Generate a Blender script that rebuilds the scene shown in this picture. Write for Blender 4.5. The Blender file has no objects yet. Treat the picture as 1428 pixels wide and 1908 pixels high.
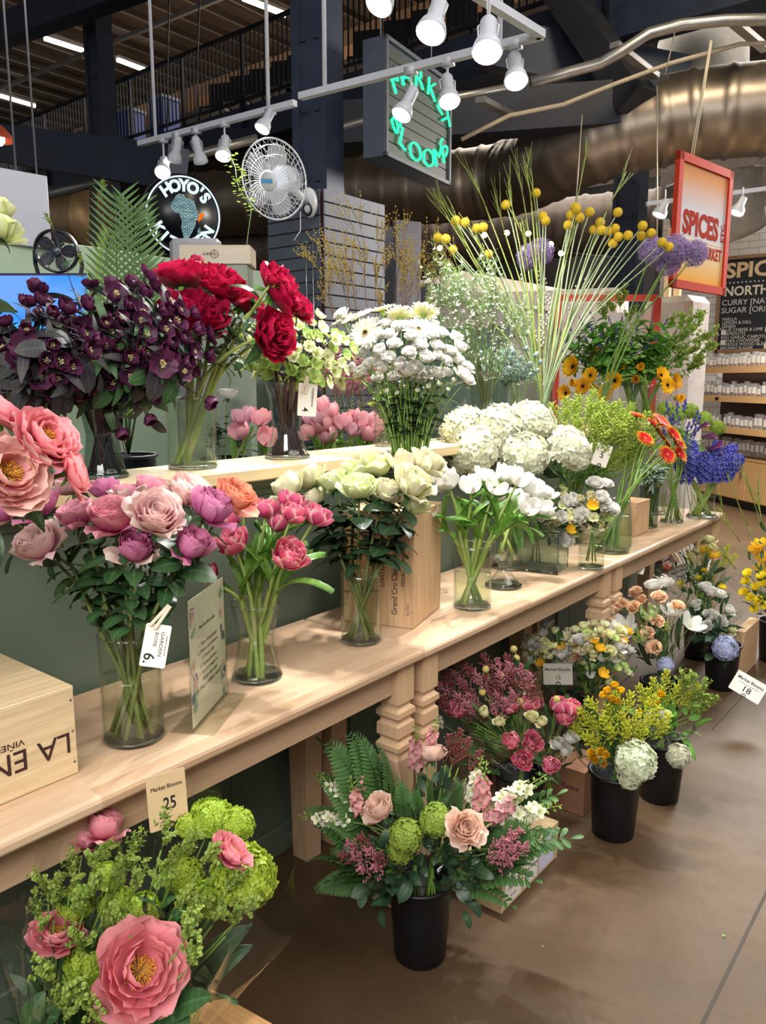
import bpy, math, random
import numpy as np
from mathutils import Vector, Matrix
random.seed(7); np.random.seed(7)
sc = bpy.context.scene
COL = sc.collection
pi = math.pi
def R(d): return math.radians(d)

# ---------------------------------------------------------------- camera, world, lights, exposure
F = 1460.; HY = 708.; CAMH = 1.55
PIT = math.atan((954 - HY) / F); YAW = math.atan(1181 / (F / math.cos(PIT)))
cd = bpy.data.cameras.new('camera'); cam = bpy.data.objects.new('camera', cd); COL.objects.link(cam)
cam.location = (0, 0, CAMH); cam.rotation_euler = (pi / 2 - PIT, 0, YAW)
cd.sensor_fit = 'VERTICAL'; cd.sensor_height = 24; cd.lens = 24 * F / 1908; cd.clip_start = .02; cd.clip_end = 200
sc.camera = cam
sc.cycles.transparent_max_bounces = 40; sc.cycles.max_bounces = 8
sc.view_settings.view_transform = 'Standard'; sc.view_settings.look = 'None'
sc.view_settings.gamma = 1; sc.view_settings.use_curve_mapping = False; sc.view_settings.exposure = 0.06
w = bpy.data.worlds.new('world'); sc.world = w; w.use_nodes = True
w.node_tree.nodes['Background'].inputs[0].default_value = (.95, .97, 1, 1)
w.node_tree.nodes['Background'].inputs[1].default_value = .21
def area(name, loc, rot, sx, sy, e, col):
    l = bpy.data.lights.new(name, 'AREA'); l.shape = 'RECTANGLE'; l.size = sx; l.size_y = sy; l.energy = e; l.color = col
    o = bpy.data.objects.new(name, l); COL.objects.link(o); o.location = loc; o.rotation_euler = rot; return o
def spot(name, loc, to, e, ang, col=(1, .975, .94), rad=.05, blend=.6):
    l = bpy.data.lights.new(name, 'SPOT'); l.energy = e; l.spot_size = R(ang); l.spot_blend = blend; l.color = col; l.shadow_soft_size = rad
    o = bpy.data.objects.new(name, l); COL.objects.link(o); o.location = loc
    d = Vector(to) - Vector(loc); o.rotation_euler = d.to_track_quat('-Z', 'Y').to_euler(); return o
# area fill standing for unseen hall, mezzanine and store lamps; front and duct fill added
area('aisle_light', (1.3, 2.4, 5.0), (0, R(20), 0), 3.0, 5.0, 210, (1, .95, .88))
area('front_fill', (.5, -1.9, 3.4), (R(46), 0, R(22)), 2.6, 1.8, 190, (1, .97, .94))  # unseen fill added behind the camera to brighten the flower fronts
area('hall_light', (-4, 12, 5.5), (0, 0, 0), 6, 5, 340, (1, .93, .84))
area('mezzanine_light', (-12, 13, 8.2), (0, 0, 0), 8, 3, 520, (1, .9, .78))
area('duct_fill', (-1.0, 5.6, 6.6), (R(50), 0, R(20)), 1.5, 1.0, 120, (1, .84, .62))  # unseen warm area light, added to brighten the wide duct
area('store_light', (-1.2, 8.6, 3.4), (R(-30), 0, 0), 2.2, 1.2, 380, (1, .95, .88))

# ---------------------------------------------------------------- points of the photograph in the place
_c, _s, _cp, _sp = math.cos(YAW), math.sin(YAW), math.cos(PIT), math.sin(PIT)
def ray(px, py):
    x = (px - 714) / F; y = -(py - 954) / F
    up = y * _cp - _sp; fw = _cp + y * _sp
    return Vector((x * _c - fw * _s, x * _s + fw * _c, up))
def at(px, py, d): return Vector((0, 0, CAMH)) + ray(px, py) * d
def onz(px, py, z): r = ray(px, py); return Vector((0, 0, CAMH)) + r * ((z - CAMH) / r.z)
def ony(px, py, y): r = ray(px, py); return Vector((0, 0, CAMH)) + r * (y / r.y)
def onx(px, py, x): r = ray(px, py); return Vector((0, 0, CAMH)) + r * (x / r.x)
def depth(p): p = Vector(p) - Vector((0, 0, CAMH)); fw = -p.x * _s + p.y * _c; return fw * _cp - p.z * _sp

# ---------------------------------------------------------------- materials
def lin(c):
    if isinstance(c, str):
        c = [int(c[i:i + 2], 16) / 255 for i in (0, 2, 4)]
        c = [v / 12.92 if v <= .04045 else ((v + .055) / 1.055) ** 2.4 for v in c]
    return (c[0], c[1], c[2], 1)
class NT:
    def __init__(s, name):
        s.m = bpy.data.materials.new(name); s.m.use_nodes = True; s.t = s.m.node_tree; s.t.nodes.clear()
        s.out = s.t.nodes.new('ShaderNodeOutputMaterial')
    def n(s, ty, **k):
        nd = s.t.nodes.new('ShaderNode' + ty)
        for a, v in k.items():
            if hasattr(nd, a): setattr(nd, a, v)
            else: s.set(nd, a.replace('_', ' '), v)
        return nd
    def set(s, nd, i, v):
        if isinstance(v, bpy.types.NodeSocket): s.t.links.new(v, nd.inputs[i])
        else: nd.inputs[i].default_value = v
    def mix(s, f, a, b, bt='MIX'):
        nd = s.t.nodes.new('ShaderNodeMix'); nd.data_type = 'RGBA'; nd.blend_type = bt
        for i, v in ((0, f), (6, a), (7, b)): s.set(nd, i, v)
        return nd.outputs[2]
    def math(s, op, a, b=0.):
        nd = s.t.nodes.new('ShaderNodeMath'); nd.operation = op; s.set(nd, 0, a); s.set(nd, 1, b); return nd.outputs[0]
    def ramp(s, f, stops):
        nd = s.t.nodes.new('ShaderNodeValToRGB'); s.set(nd, 0, f); e = nd.color_ramp.elements
        while len(e) < len(stops): e.new(.5)
        for el, (p, c) in zip(e, stops): el.position = p; el.color = c
        return nd.outputs[0]
    def noise(s, scale, detail=3., rough=.6, vec=None, stretch=None):
        tc = s.n('TexCoord').outputs['Object'] if vec is None else vec
        if stretch:
            mp = s.n('Mapping'); s.set(mp, 0, tc); mp.inputs['Scale'].default_value = stretch; tc = mp.outputs[0]
        nd = s.n('TexNoise'); s.set(nd, 'Vector', tc); s.set(nd, 'Scale', scale); s.set(nd, 'Detail', detail); s.set(nd, 'Roughness', rough)
        return nd.outputs['Fac']
    def end(s, sock): s.t.links.new(sock, s.out.inputs[0]); return s.m
MAT = {}
def mat(name, col, rough=.5, metal=0., var=.12, scale=12., spec=.5, bump=0., emit=0., stretch=None, coat=0.):
    if name in MAT: return MAT[name]
    t = NT(name); c = lin(col); f = t.noise(scale, 4, .6, stretch=stretch)
    dk = tuple(v * (1 - var) for v in c[:3]) + (1,); lt = tuple(min(1, v * (1 + var)) for v in c[:3]) + (1,)
    cc = t.ramp(f, [(.3, dk), (.7, lt)])
    b = t.n('BsdfPrincipled', Roughness=rough, Metallic=metal); t.set(b, 'Base Color', cc); t.set(b, 'Specular IOR Level', spec); t.set(b, 'Coat Weight', coat)
    if emit: t.set(b, 'Emission Color', c); t.set(b, 'Emission Strength', emit)
    if bump:
        bp = t.n('Bump'); t.set(bp, 'Height', f); t.set(bp, 'Strength', bump); t.set(bp, 'Distance', .01); t.set(b, 'Normal', bp.outputs[0])
    MAT[name] = t.end(b.outputs[0]); return MAT[name]
def petal(name, base, mid, edge, rough=.55, tl=.28, pm=.5, pe=.95, streak=.10, hv=.007, vv=.2, side=None, spec=.3):
    """petal or leaf: colour runs along the blade (uv.y); side = colour of the blade's rims (uv.x)"""
    if name in MAT: return MAT[name]
    t = NT(name); uv = t.n('UVMap'); sp = t.n('SeparateXYZ'); t.set(sp, 0, uv.outputs[0])
    f = t.noise(60, 2, .6); v = t.math('ADD', sp.outputs[1], t.math('MULTIPLY', t.math('SUBTRACT', f, .5), .35))
    c = t.ramp(v, [(.0, lin(base)), (pm, lin(mid)), (pe, lin(edge))])
    if side is not None:
        a = t.math('ABSOLUTE', t.math('SUBTRACT', sp.outputs[0], .5)); a = t.math('MULTIPLY', a, 2.)
        a = t.ramp(a, [(.6, (0, 0, 0, 1)), (.95, (1, 1, 1, 1))]); c = t.mix(a, c, lin(side))
    if 'leaf' in name: rb = t.ramp(t.math('ABSOLUTE', t.math('SUBTRACT', sp.outputs[0], .5)), [(.02, (1, 1, 1, 1)), (.07, (0, 0, 0, 1))]); c = t.mix(t.math('MULTIPLY', rb, .45), c, tuple(min(1, x * 2.6 + .03) for x in lin(mid)[:3]) + (1,)); vn = t.n('TexWave', bands_direction='Y'); t.set(vn, 'Vector', uv.outputs[0]); t.set(vn, 'Scale', 2.6); t.set(vn, 'Distortion', 2.5); c = t.mix(t.math('MULTIPLY', vn.outputs['Fac'], .22), c, tuple(min(1, x * 1.9 + .01) for x in lin(mid)[:3]) + (1,))
    wv = t.n('TexWave', bands_direction='X'); t.set(wv, 'Vector', uv.outputs[0]); t.set(wv, 'Scale', 5.); t.set(wv, 'Distortion', 1.5)
    c = t.mix(t.math('MULTIPLY', wv.outputs['Fac'], streak), c, tuple(x * .55 for x in lin(mid)[:3]) + (1,))
    oi = t.n('ObjectInfo'); h = t.n('HueSaturation'); t.set(h, 'Color', c)
    t.set(h, 'Hue', t.math('ADD', t.math('MULTIPLY', oi.outputs['Random'], hv * 2), .5 - hv))
    t.set(h, 'Value', t.math('ADD', t.math('MULTIPLY', oi.outputs['Random'], vv), 1 - vv / 2))
    c = h.outputs[0]
    b = t.n('BsdfPrincipled', Roughness=rough); t.set(b, 'Base Color', c); t.set(b, 'Specular IOR Level', spec)
    tr = t.n('BsdfTranslucent'); t.set(tr, 0, c); mx = t.n('MixShader'); t.set(mx, 0, tl)
    t.t.links.new(b.outputs[0], mx.inputs[1]); t.t.links.new(tr.outputs[0], mx.inputs[2])
    MAT[name] = t.end(mx.outputs[0]); return MAT[name]
def thin(name, tint, refl=1.6, rough=.02, edge=(.55, .62, .58), haze=0.):
    """clear glass or film built as thin walls: light passes straight through, the surface mirrors by angle"""
    t = NT(name); lw = t.n('LayerWeight'); t.set(lw, 0, .35)
    tc = t.ramp(lw.outputs['Facing'], [(.72, lin(tint)), (1., lin(edge))])
    tr = t.n('BsdfTransparent'); t.set(tr, 0, tc); g = t.n('BsdfGlossy'); t.set(g, 'Roughness', rough)
    l2 = t.n('LayerWeight'); t.set(l2, 0, .5); fr = t.math('ADD', t.math('MULTIPLY', t.math('POWER', l2.outputs['Facing'], 5.), .7 * (refl - 1) / .5), .09 * (refl - 1)); mx = t.n('MixShader'); t.set(mx, 0, fr)
    t.t.links.new(tr.outputs[0], mx.inputs[1]); t.t.links.new(g.outputs[0], mx.inputs[2]); o = mx.outputs[0]
    if haze:
        d = t.n('BsdfDiffuse'); m2 = t.n('MixShader'); t.set(m2, 0, haze); t.t.links.new(o, m2.inputs[1]); t.t.links.new(d.outputs[0], m2.inputs[2]); o = m2.outputs[0]
    MAT[name] = t.end(o); return MAT[name]
def glow(name, col, e):
    t = NT(name); b = t.n('Emission', Strength=e); t.set(b, 0, lin(col)); MAT[name] = t.end(b.outputs[0]); return MAT[name]
def wood(name, c1, c2, c3, axis='y', stave=.045, length=.55, rough=.5, grain=.35, knots=0.):
    t = NT(name); tc = t.n('TexCoord').outputs['Object']; mp = t.n('Mapping'); t.set(mp, 0, tc)
    if axis == 'y': mp.inputs['Rotation'].default_value = (0, 0, R(90))
    elif axis == 'z': mp.inputs['Rotation'].default_value = (0, R(90), 0)
    br = t.n('TexBrick'); t.set(br, 'Vector', mp.outputs[0]); br.inputs['Color1'].default_value = (0, 0, 0, 1); br.inputs['Color2'].default_value = (1, 1, 1, 1)
    br.inputs['Mortar'].default_value = (.5, .5, .5, 1); br.inputs['Mortar Size'].default_value = 0; br.inputs['Bias'].default_value = 0
    br.inputs['Scale'].default_value = 1; br.inputs['Brick Width'].default_value = length; br.inputs['Row Height'].default_value = stave
    c = t.mix(br.outputs[0], lin(c1), lin(c2))
    st = {'x': (1.2, 26, 26), 'y': (26, 1.2, 26), 'z': (26, 26, 1.2)}[axis]
    f = t.noise(3.2, 5, .65, stretch=st); f2 = t.ramp(f, [(.38, (0, 0, 0, 1)), (.72, (1, 1, 1, 1))])
    c = t.mix(t.math('MULTIPLY', f2, grain), c, lin(c3))
    if knots:
        vo = t.n('TexVoronoi'); t.set(vo, 'Vector', tc); t.set(vo, 'Scale', 5.); k = t.ramp(vo.outputs['Distance'], [(.0, (1, 1, 1, 1)), (.10, (0, 0, 0, 1))])
        c = t.mix(t.math('MULTIPLY', k, knots), c, lin('6b4a30'))
    b = t.n('BsdfPrincipled', Roughness=rough); t.set(b, 'Base Color', c); t.set(b, 'Specular IOR Level', .4)
    bp = t.n('Bump'); t.set(bp, 'Height', f); t.set(bp, 'Strength', .12); t.set(bp, 'Distance', .004); t.set(b, 'Normal', bp.outputs[0])
    MAT[name] = t.end(b.outputs[0]); return MAT[name]

# ---------------------------------------------------------------- mesh builder
class MB:
    def __init__(s): s.v = []; s.u = []; s.f = []; s.n = 0
    def add(s, v, f, uv=None, mi=0):
        v = np.asarray(v, float).reshape(-1, 3)
        if uv is None: uv = np.full((len(v), 2), .5)
        if isinstance(f, np.ndarray): s.f.append((f + s.n, mi))
        else:
            by = {}
            for q in f: by.setdefault(len(q), []).append(q)
            for q in by.values(): s.f.append((np.array(q) + s.n, mi))
        s.v.append(v); s.u.append(np.asarray(uv, float)); s.n += len(v); return s
    def merge(s, o, M=None, mi=0):
        v = np.concatenate(o.v); u = np.concatenate(o.u)
        if M is not None: A = np.array(M); v = v @ A[:3, :3].T + A[:3, 3]
        for f, m in o.f: s.f.append((f + s.n, m + mi))
        s.v.append(v); s.u.append(u); s.n += len(v); return s
    def arr(s): s.v = [np.concatenate(s.v)]; s.u = [np.concatenate(s.u)]; return s
    def mesh(s, name, mats, smooth=True):
        me = bpy.data.meshes.new(name); v = np.concatenate(s.v)
        me.vertices.add(len(v)); me.vertices.foreach_set('co', v.astype(np.float32).ravel())
        li = np.concatenate([f.ravel() for f, m in s.f]); tot = np.concatenate([np.full(len(f), f.shape[1]) for f, m in s.f])
        st = np.concatenate([[0], np.cumsum(tot)[:-1]]); mi = np.concatenate([np.full(len(f), m) for f, m in s.f])
        me.loops.add(len(li)); me.loops.foreach_set('vertex_index', li.astype(np.int32))
        me.polygons.add(len(st)); me.polygons.foreach_set('loop_start', st.astype(np.int32))
        me.polygons.foreach_set('material_index', mi.astype(np.int32)); me.polygons.foreach_set('use_smooth', np.full(len(st), smooth))
        me.update(calc_edges=True)
        ul = me.uv_layers.new(name='UVMap'); uu = np.concatenate(s.u)[li]; ul.data.foreach_set('uv', uu.astype(np.float32).ravel())
        for m in (mats if isinstance(mats, (list, tuple)) else [mats]): me.materials.append(m)
        if not smooth: pass
        return me
    # --- shapes
    def grid(s, P, uv=None, mi=0, closed=False):
        nv, nu = P.shape[:2]; i = np.arange(nv - 1)[:, None] * nu; j = np.arange(nu - (0 if closed else 1))[None]
        j2 = (j + 1) % nu
        f = np.stack([i + j, i + j2, i + nu + j2, i + nu + j], -1).reshape(-1, 4)
        if uv is None:
            uv = np.stack(np.meshgrid(np.linspace(0, 1, nu), np.linspace(0, 1, nv)), -1)
        return s.add(P.reshape(-1, 3), f, uv.reshape(-1, 2), mi)
    def tube(s, pts, rad, k=6, mi=0, cap=True):
        P = np.array([tuple(p) for p in pts], float); n = len(P); r = np.broadcast_to(np.asarray(rad, float), (n,))
        T = np.gradient(P, axis=0); T /= np.linalg.norm(T, axis=1)[:, None] + 1e-12
        ref = np.array([0, 0, 1.]) if abs(T[0][2]) < .9 else np.array([1., 0, 0])
        a = np.linspace(0, 2 * pi, k, endpoint=False); V = np.zeros((n, k, 3)); x = np.cross(T[0], ref)
        for i in range(n):
            x = x - T[i] * np.dot(x, T[i]); x /= np.linalg.norm(x) + 1e-12; y = np.cross(T[i], x)
            V[i] = P[i] + r[i] * (np.cos(a)[:, None] * x + np.sin(a)[:, None] * y)
        b = s.n; s.grid(V, mi=mi, closed=True)
        if cap: s.f.append((np.array([list(range(k))[::-1]]) + b, mi)); s.f.append((np.array([list(range(k))]) + b + (n - 1) * k, mi))
        return s
    def lathe(s, prof, k=24, mi=0, c=(0, 0, 0), sx=1., sy=1.):
        P = np.array(prof, float); a = np.linspace(0, 2 * pi, k, endpoint=False)
        V = np.stack([P[:, 0:1] * np.cos(a) * sx + c[0], P[:, 0:1] * np.sin(a) * sy + c[1], np.repeat(P[:, 1:2], k, 1) + c[2]], -1)
        return s.grid(V, mi=mi, closed=True)
    def box(s, c, d, mi=0, M=None, bev=0.):
        x, y, z = (q / 2 for q in d)
        if bev:
            b = min(bev, x * .9, y * .9, z * .9); V = []; 
            for sx in (-1, 1):
                for sy in (-1, 1):
                    for sz in (-1, 1):
                        V += [(sx * (x - b), sy * (y - b), sz * z), (sx * (x - b), sy * y, sz * (z - b)), (sx * x, sy * (y - b), sz * (z - b))]
            V = np.array(V); ix = lambda a, b_, c_: ((a > 0) * 4 + (b_ > 0) * 2 + (c_ > 0)) * 3
            f4 = []; f3 = []
            def addf(q):
                P = V[list(q)]; n = np.cross(P[1] - P[0], P[2] - P[0]); q = list(q)
                if np.dot(n, P.mean(0)) < 0: q = q[::-1]
                (f4 if len(q) == 4 else f3).append(q)
            for k in range(3):
                for sg in (-1, 1):
                    q = []
                    for a_, b_ in ((-1, -1), (1, -1), (1, 1), (-1, 1)):
                        t = {0: (sg, a_, b_), 1: (a_, sg, b_), 2: (a_, b_, sg)}[k]; q.append(ix(*t) + {2: 0, 1: 1, 0: 2}[k])
                    addf(q)
            for a_ in (-1, 1):
                for b_ in (-1, 1):
                    addf([ix(-1, a_, b_) + 0, ix(1, a_, b_) + 0, ix(1, a_, b_) + 1, ix(-1, a_, b_) + 1])
                    addf([ix(a_, -1, b_) + 0, ix(a_, 1, b_) + 0, ix(a_, 1, b_) + 2, ix(a_, -1, b_) + 2])
                    addf([ix(a_, b_, -1) + 1, ix(a_, b_, 1) + 1, ix(a_, b_, 1) + 2, ix(a_, b_, -1) + 2])
                    for c_ in (-1, 1): addf([ix(a_, b_, c_), ix(a_, b_, c_) + 1, ix(a_, b_, c_) + 2])
            F_ = f4 + f3
        else:
            V = np.array([(i, j, k) for i in (-x, x) for j in (-y, y) for k in (-z, z)])
            F_ = [(0, 1, 3, 2), (4, 6, 7, 5), (0, 4, 5, 1), (2, 3, 7, 6), (0, 2, 6, 4), (1, 5, 7, 3)]
        V = V + np.array(c)
        if M is not None: A = np.array(M); V = V @ A[:3, :3].T + A[:3, 3]
        return s.add(V, F_, mi=mi)
    def bar(s, a, b, w, h, mi=0, up=(0, 0, 1)):
        a = Vector(a); b = Vector(b); M = frame((a + b) / 2, b - a, up)
        return s.box((0, 0, 0), (w, h, (b - a).length), mi, M)
    def prism(s, poly, h0, h1, mi=0, M=None):
        n = len(poly); V = [(x, y, h0) for x, y in poly] + [(x, y, h1) for x, y in poly]
        F_ = [list(range(n))[::-1], list(range(n, 2 * n))] + [(i, (i + 1) % n, n + (i + 1) % n, n + i) for i in range(n)]
        V = np.array(V, float)
        if M is not None: A = np.array(M); V = V @ A[:3, :3].T + A[:3, 3]
        return s.add(V, F_, mi=mi)
    def ball(s, c, r, k=8, mi=0, sz=1.):
        a = np.linspace(-pi / 2, pi / 2, max(4, k // 2 + 1)); return s.lathe([(max(1e-4, r * math.cos(t)), r * sz * math.sin(t)) for t in a], k, mi, c)
def frame(o, z, up=(0, 0, 1)):
    z = Vector(z).normalized(); x = Vector(up).cross(z)
    if x.length < 1e-3: x = Vector((1, 0, 0)).cross(z)
    if x.length < 1e-3: x = Vector((0, 1, 0)).cross(z)
    x.normalize(); y = z.cross(x); M = Matrix((x, y, z)).transposed().to_4x4(); M.translation = Vector(o); return M
def trs(o, rz=0): return Matrix.Translation(Vector(o)) @ Matrix.Rotation(rz, 4, 'Z')

# ---------------------------------------------------------------- objects
def tag(o, label=None, cat=None, group=None, kind=None):
    if label: o['label'] = label
    if cat: o['category'] = cat
    if group: o['group'] = group
    if kind: o['kind'] = kind
    return o
def empty(name, loc=(0, 0, 0), rz=0., label=None, cat=None, group=None):
    o = bpy.data.objects.new(name, None); COL.objects.link(o); o.empty_display_size = .05
    o.matrix_world = trs(loc, rz) if not isinstance(loc, Matrix) else loc
    return tag(o, label, cat, group)
def ob(name, me, m=None, parent=None, M=None, smooth=True, label=None, cat=None, group=None, kind=None):
    """link one mesh object; M is its matrix in its parent's frame (or the world's)"""
    if isinstance(me, MB): me = me.mesh(name, m, smooth)
    o = bpy.data.objects.new(name, me); COL.objects.link(o)
    if parent is not None: o.parent = parent
    if M is not None: o.matrix_basis = M if isinstance(M, Matrix) else trs(M)
    return tag(o, label, cat, group, kind)
def sharp(o, ang=35):
    md = o.modifiers.new('edges', 'EDGE_SPLIT'); md.split_angle = R(ang); return o
def txt(body, size, M, m, parent=None, name='lettering', ext=.0008, sx=1., bold=0., align='CENTER', shear=0.):
    c = bpy.data.curves.new(name, 'FONT'); c.body = body; c.size = size; c.extrude = ext; c.align_x = align; c.align_y = 'CENTER'; c.offset = bold; c.shear = shear
    c.resolution_u = 3; c.materials.append(m); o = bpy.data.objects.new(name, c); COL.objects.link(o)
    if parent is not None: o.parent = parent
    o.matrix_basis = M @ Matrix.Diagonal((sx, 1, 1, 1)); return o
def struct(name, mb, m, smooth=False): return ob(name, mb, m, smooth=smooth, kind='structure')
def facing(o, normal, up=(0, 0, 1)):
    """matrix whose +Z is the normal, +Y as near to up as can be: for text and faces of signs"""
    z = Vector(normal).normalized(); x = Vector(up).cross(z).normalized(); y = z.cross(x)
    M = Matrix((x, y, z)).transposed().to_4x4(); M.translation = Vector(o); return M
# ================================================================ the setting
t = NT('stained_concrete'); f1 = t.noise(1.1, 6, .62); f2 = t.noise(34, 3, .7); f3 = t.noise(4.5, 6, .7)
c = t.ramp(f1, [(.25, lin('38291a')), (.55, lin('533e27')), (.8, lin('664d31'))])
c = t.mix(t.math('MULTIPLY', f3, .45), c, lin('574838')); c = t.mix(t.math('MULTIPLY', t.ramp(f2, [(.45, (0, 0, 0, 1)), (.7, (1, 1, 1, 1))]), .38), c, lin('3c2f22'))
b = t.n('BsdfPrincipled'); t.set(b, 'Base Color', c); t.set(b, 'Roughness', t.math('ADD', t.math('MULTIPLY', f3, .25), .42)); t.set(b, 'Specular IOR Level', .3)
bp = t.n('Bump'); t.set(bp, 'Height', f2); t.set(bp, 'Strength', .06); t.set(bp, 'Distance', .003); t.set(b, 'Normal', bp.outputs[0])
CONC = t.end(b.outputs[0])
GREEN = mat('sage_paint', '647262', .42, var=.05, scale=3, spec=.4)
DARKST = mat('dark_steel', '2a3346', .5, .2, var=.25, scale=5)
DUCTM = mat('galvanised_steel', '968a7c', .38, .85, var=.16, scale=4, bump=.1)
PIPEM = mat('conduit_metal', 'a9a8a5', .35, .7, var=.1)
CREAM = mat('cream_paint', 'd9d3c4', .6, var=.06)
WHITEP = mat('white_paint', 'eceae6', .45, var=.03)
BLACK = mat('black_plastic', '14161c', .32, var=.1, spec=.5)
DARKV = mat('dark_backdrop', '34302f', .8, var=.3, scale=1.5)
TABW = wood('rubberwood', 'cdb193', 'b9997a', 'a2846a', 'y', .05, .6, .42, .35)
APRW = wood('rubberwood_rail', 'c9ab8c', 'b8987a', '967860', 'y', .09, 1.5, .45, .4)
LEGW = wood('rubberwood_leg', 'd0ae8a', 'bd9a78', 'a07c5e', 'z', .09, 3., .45, .35)
LEDW = wood('pale_pine', 'e6cfa2', 'd8bd8c', 'b89a6c', 'y', .14, 2., .42, .3)
PINE = wood('crate_pine', 'e2cba2', 'd9bf94', 'a9855c', 'x', .5, 3., .5, .5)
PINEZ = wood('crate_pine_upright', 'd8b48c', 'cda880', '9a7450', 'z', .5, 3., .5, .6)
CABW = wood('cabinet_maple', 'dcb27c', 'd4a872', 'c2955f', 'x', .6, 2., .45, .2)

m = MB(); m.box((-9, 9, -.05), (44, 28, .1)); struct('floor', m, CONC)
m = MB(); m.box((-.437, 8, .0005), (.009, 24, .001)); struct('trim_1', m, mat('joint_filler', '3a3128', .8))
# sage green counter front that the tables stand against
m = MB(); m.box((-1.80, 2.1, .63), (.09, 5.6, 1.26)); struct('wall_counter', m, GREEN)
m = MB()
for y in (-.2, .36, .92, 1.47, 2.02, 2.57, 3.12, 3.67, 4.22, 4.86): m.box((-1.751, y, .41), (.010, .035, .68), bev=.002)
m.box((-1.75, 2.1, 1.235), (.012, 5.6, .05), bev=.002); m.box((-1.75, 2.1, .05), (.014, 5.6, .10), bev=.004); struct('trim_2', m, GREEN)

def ledge():
    o = empty('display_ledge', (-1.815, 2.1, 1.262), 0, 'long pale pine shelf board on top of the sage green counter', 'shelf')
    m = MB(); m.box((0, 0, .019), (.275, 5.7, .038), bev=.004); ob('board', m, LEDW, o, smooth=False)
    m = MB(); m.box((.075, 0, -.016), (.02, 5.6, .03), bev=.003); ob('cleat', m, GREEN, o, smooth=False)
ledge()

def sqleg(h):
    w_ = .0375; q = math.sqrt(2)
    pr = [(w_, h), (w_, h - .115), (w_ * .80, h - .122), (w_ * .80, h - .130), (w_ * 1.08, h - .140), (w_ * 1.10, h - .156), (w_ * .84, h - .168), (w_ * .84, h - .174),
          (w_ * 1.04, h - .182), (w_ * 1.06, h - .215), (w_ * .84, h - .225), (w_ * .84, h - .231), (w_ * 1.1, h - .243), (w_ * 1.08, h - .258), (w_ * .82, h - .268), (w_ * .82, h - .276), (w_, h - .287),
          (w_, h * .5), (w_ * .86, .02), (w_ * .86, 0)]
    m = MB(); pr = pr[::-1]; P = [(r * q, z) for r, z in pr]; m.lathe([(1e-4, 0)] + P, 4); M = MB(); M.merge(m, Matrix.Rotation(pi / 4, 4, 'Z')); return M
LEGM = None
def table(y0, y1, lab):
    global LEGM
    L = y1 - y0; o = empty('display_table', (-1.4925, (y0 + y1) / 2, 0), 0, lab, 'table', None)
    W = .485; hx = W / 2; hy = L / 2
    m = MB(); pr = []
    # top board with a moulded edge
    for d, z in ((.008, .756), (.002, .759), (0, .763), (.0, .775), (.003, .781), (.009, .786)): pr.append([(-hx + d, -hy + d, z), (hx - d, -hy + d, z), (hx - d, hy - d, z), (-hx + d, hy - d, z)])
    P = np.array(pr); m.grid(P, closed=True); m.add(P[-1], [(0, 1, 2, 3)]); m.add(P[0], [(3, 2, 1, 0)]); ob('table_top', m, TABW, o, smooth=False)
    if LEGM is None: LEGM = sqleg(.756).mesh('leg', LEGW, False)
    for sx in (-1, 1):
        for sy in (-1, 1): ob('leg', LEGM, None, o, (sx * (hx - .058), sy * (hy - .058), 0))
        m = MB(); m.box((sx * (hx - .05), 0, .713), (.02, L - .19, .085)); ob('apron', m, APRW, o, smooth=False)
    for sy in (-1, 1): m = MB(); m.box((0, sy * (hy - .05), .713), (W - .19, .02, .085)); ob('apron', m, APRW, o, smooth=False)
table(.30, 1.757, 'nearest pale wooden table, in the left foreground, with the pink roses and wine crate')
table(1.763, 3.185, 'middle pale wooden table with turned legs, under the white tulips and glass cube')
table(3.195, 4.78, 'farthest pale wooden table, under the blue hyacinths at its end')

# ---- hall: dark back walls, ceiling, mezzanine, columns, beams
m = MB(); m.box((-12, 16.5, 5), (40, .2, 10)); struct('wall_back', m, mat('mezzanine_wall', '8d7f70', .8, var=.2, scale=2))
m = MB(); m.box((-12, 15.2, 2.6), (24, .2, 5.3)); struct('wall_hall', m, DARKV)
CEIL = mat('ceiling_deck', '7c6e5f', .75, var=.25, scale=1.2, stretch=(4, .3, 1))
m = MB(); m.box((-12, 9, 10.2), (44, 26, .1)); struct('ceiling', m, CEIL)
m = MB(); ml = MB()
for i in range(36): x = -30 + i * .8; m.box((x, 9, 10.09), (.09, 26, .12)); ml.box((x, 9, 10.02), (.035, 26, .02))
struct('trim_3', m, mat('purlin', '5c5046', .7)); struct('trim_4', ml, mat('purlin_edge', 'b0a493', .6))
def beam(n, a, b, w_, h_, m_=None): m = MB(); m.bar(a, b, w_, h_); return struct(n, m, m_ or DARKST)
k = 5
def tr(*a, **kw):
    global k; o = beam('trim_%d' % k, *a, **kw); k += 1; return o
a = at(-60, 130, 9); b_ = at(520, -110, 9); tr(ony(-80, 90, 6.2), ony(420, -95, 6.2), .28, .34)          # beam top left
tr(ony(-60, 190, 9.6), ony(560, -65, 9.6), .07, .07, PIPEM)                                               # pipe across the ceiling
tr((-22, 9.25, 5.58), (-1.2, 9.25, 5.58), .42, .5)                                                        # mezzanine edge beam
tr((-22, 9.1, 5.30), (-1.2, 9.1, 5.30), .3, .05)
m = MB(); m.box((-12, 12.6, 5.72), (22, 6.6, .12)); struct('trim_30', m, mat('mezzanine_floor', '6a5f55', .7))
tr((-22, 13.5, 8.5), (-3, 13.5, 8.5), .5, .3, mat('tan_soffit', 'c9a079', .6))
tr(at(-40, 262, 9.5), at(330, 315, 7.6), .26, .4)                                                         # beam running towards the right below the rail
tr(at(640, 235, 8.4), at(1240, 190, 8.2), .3, .42, mat('blue_black_steel', '1e2433', .6, var=.2, scale=3))
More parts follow.
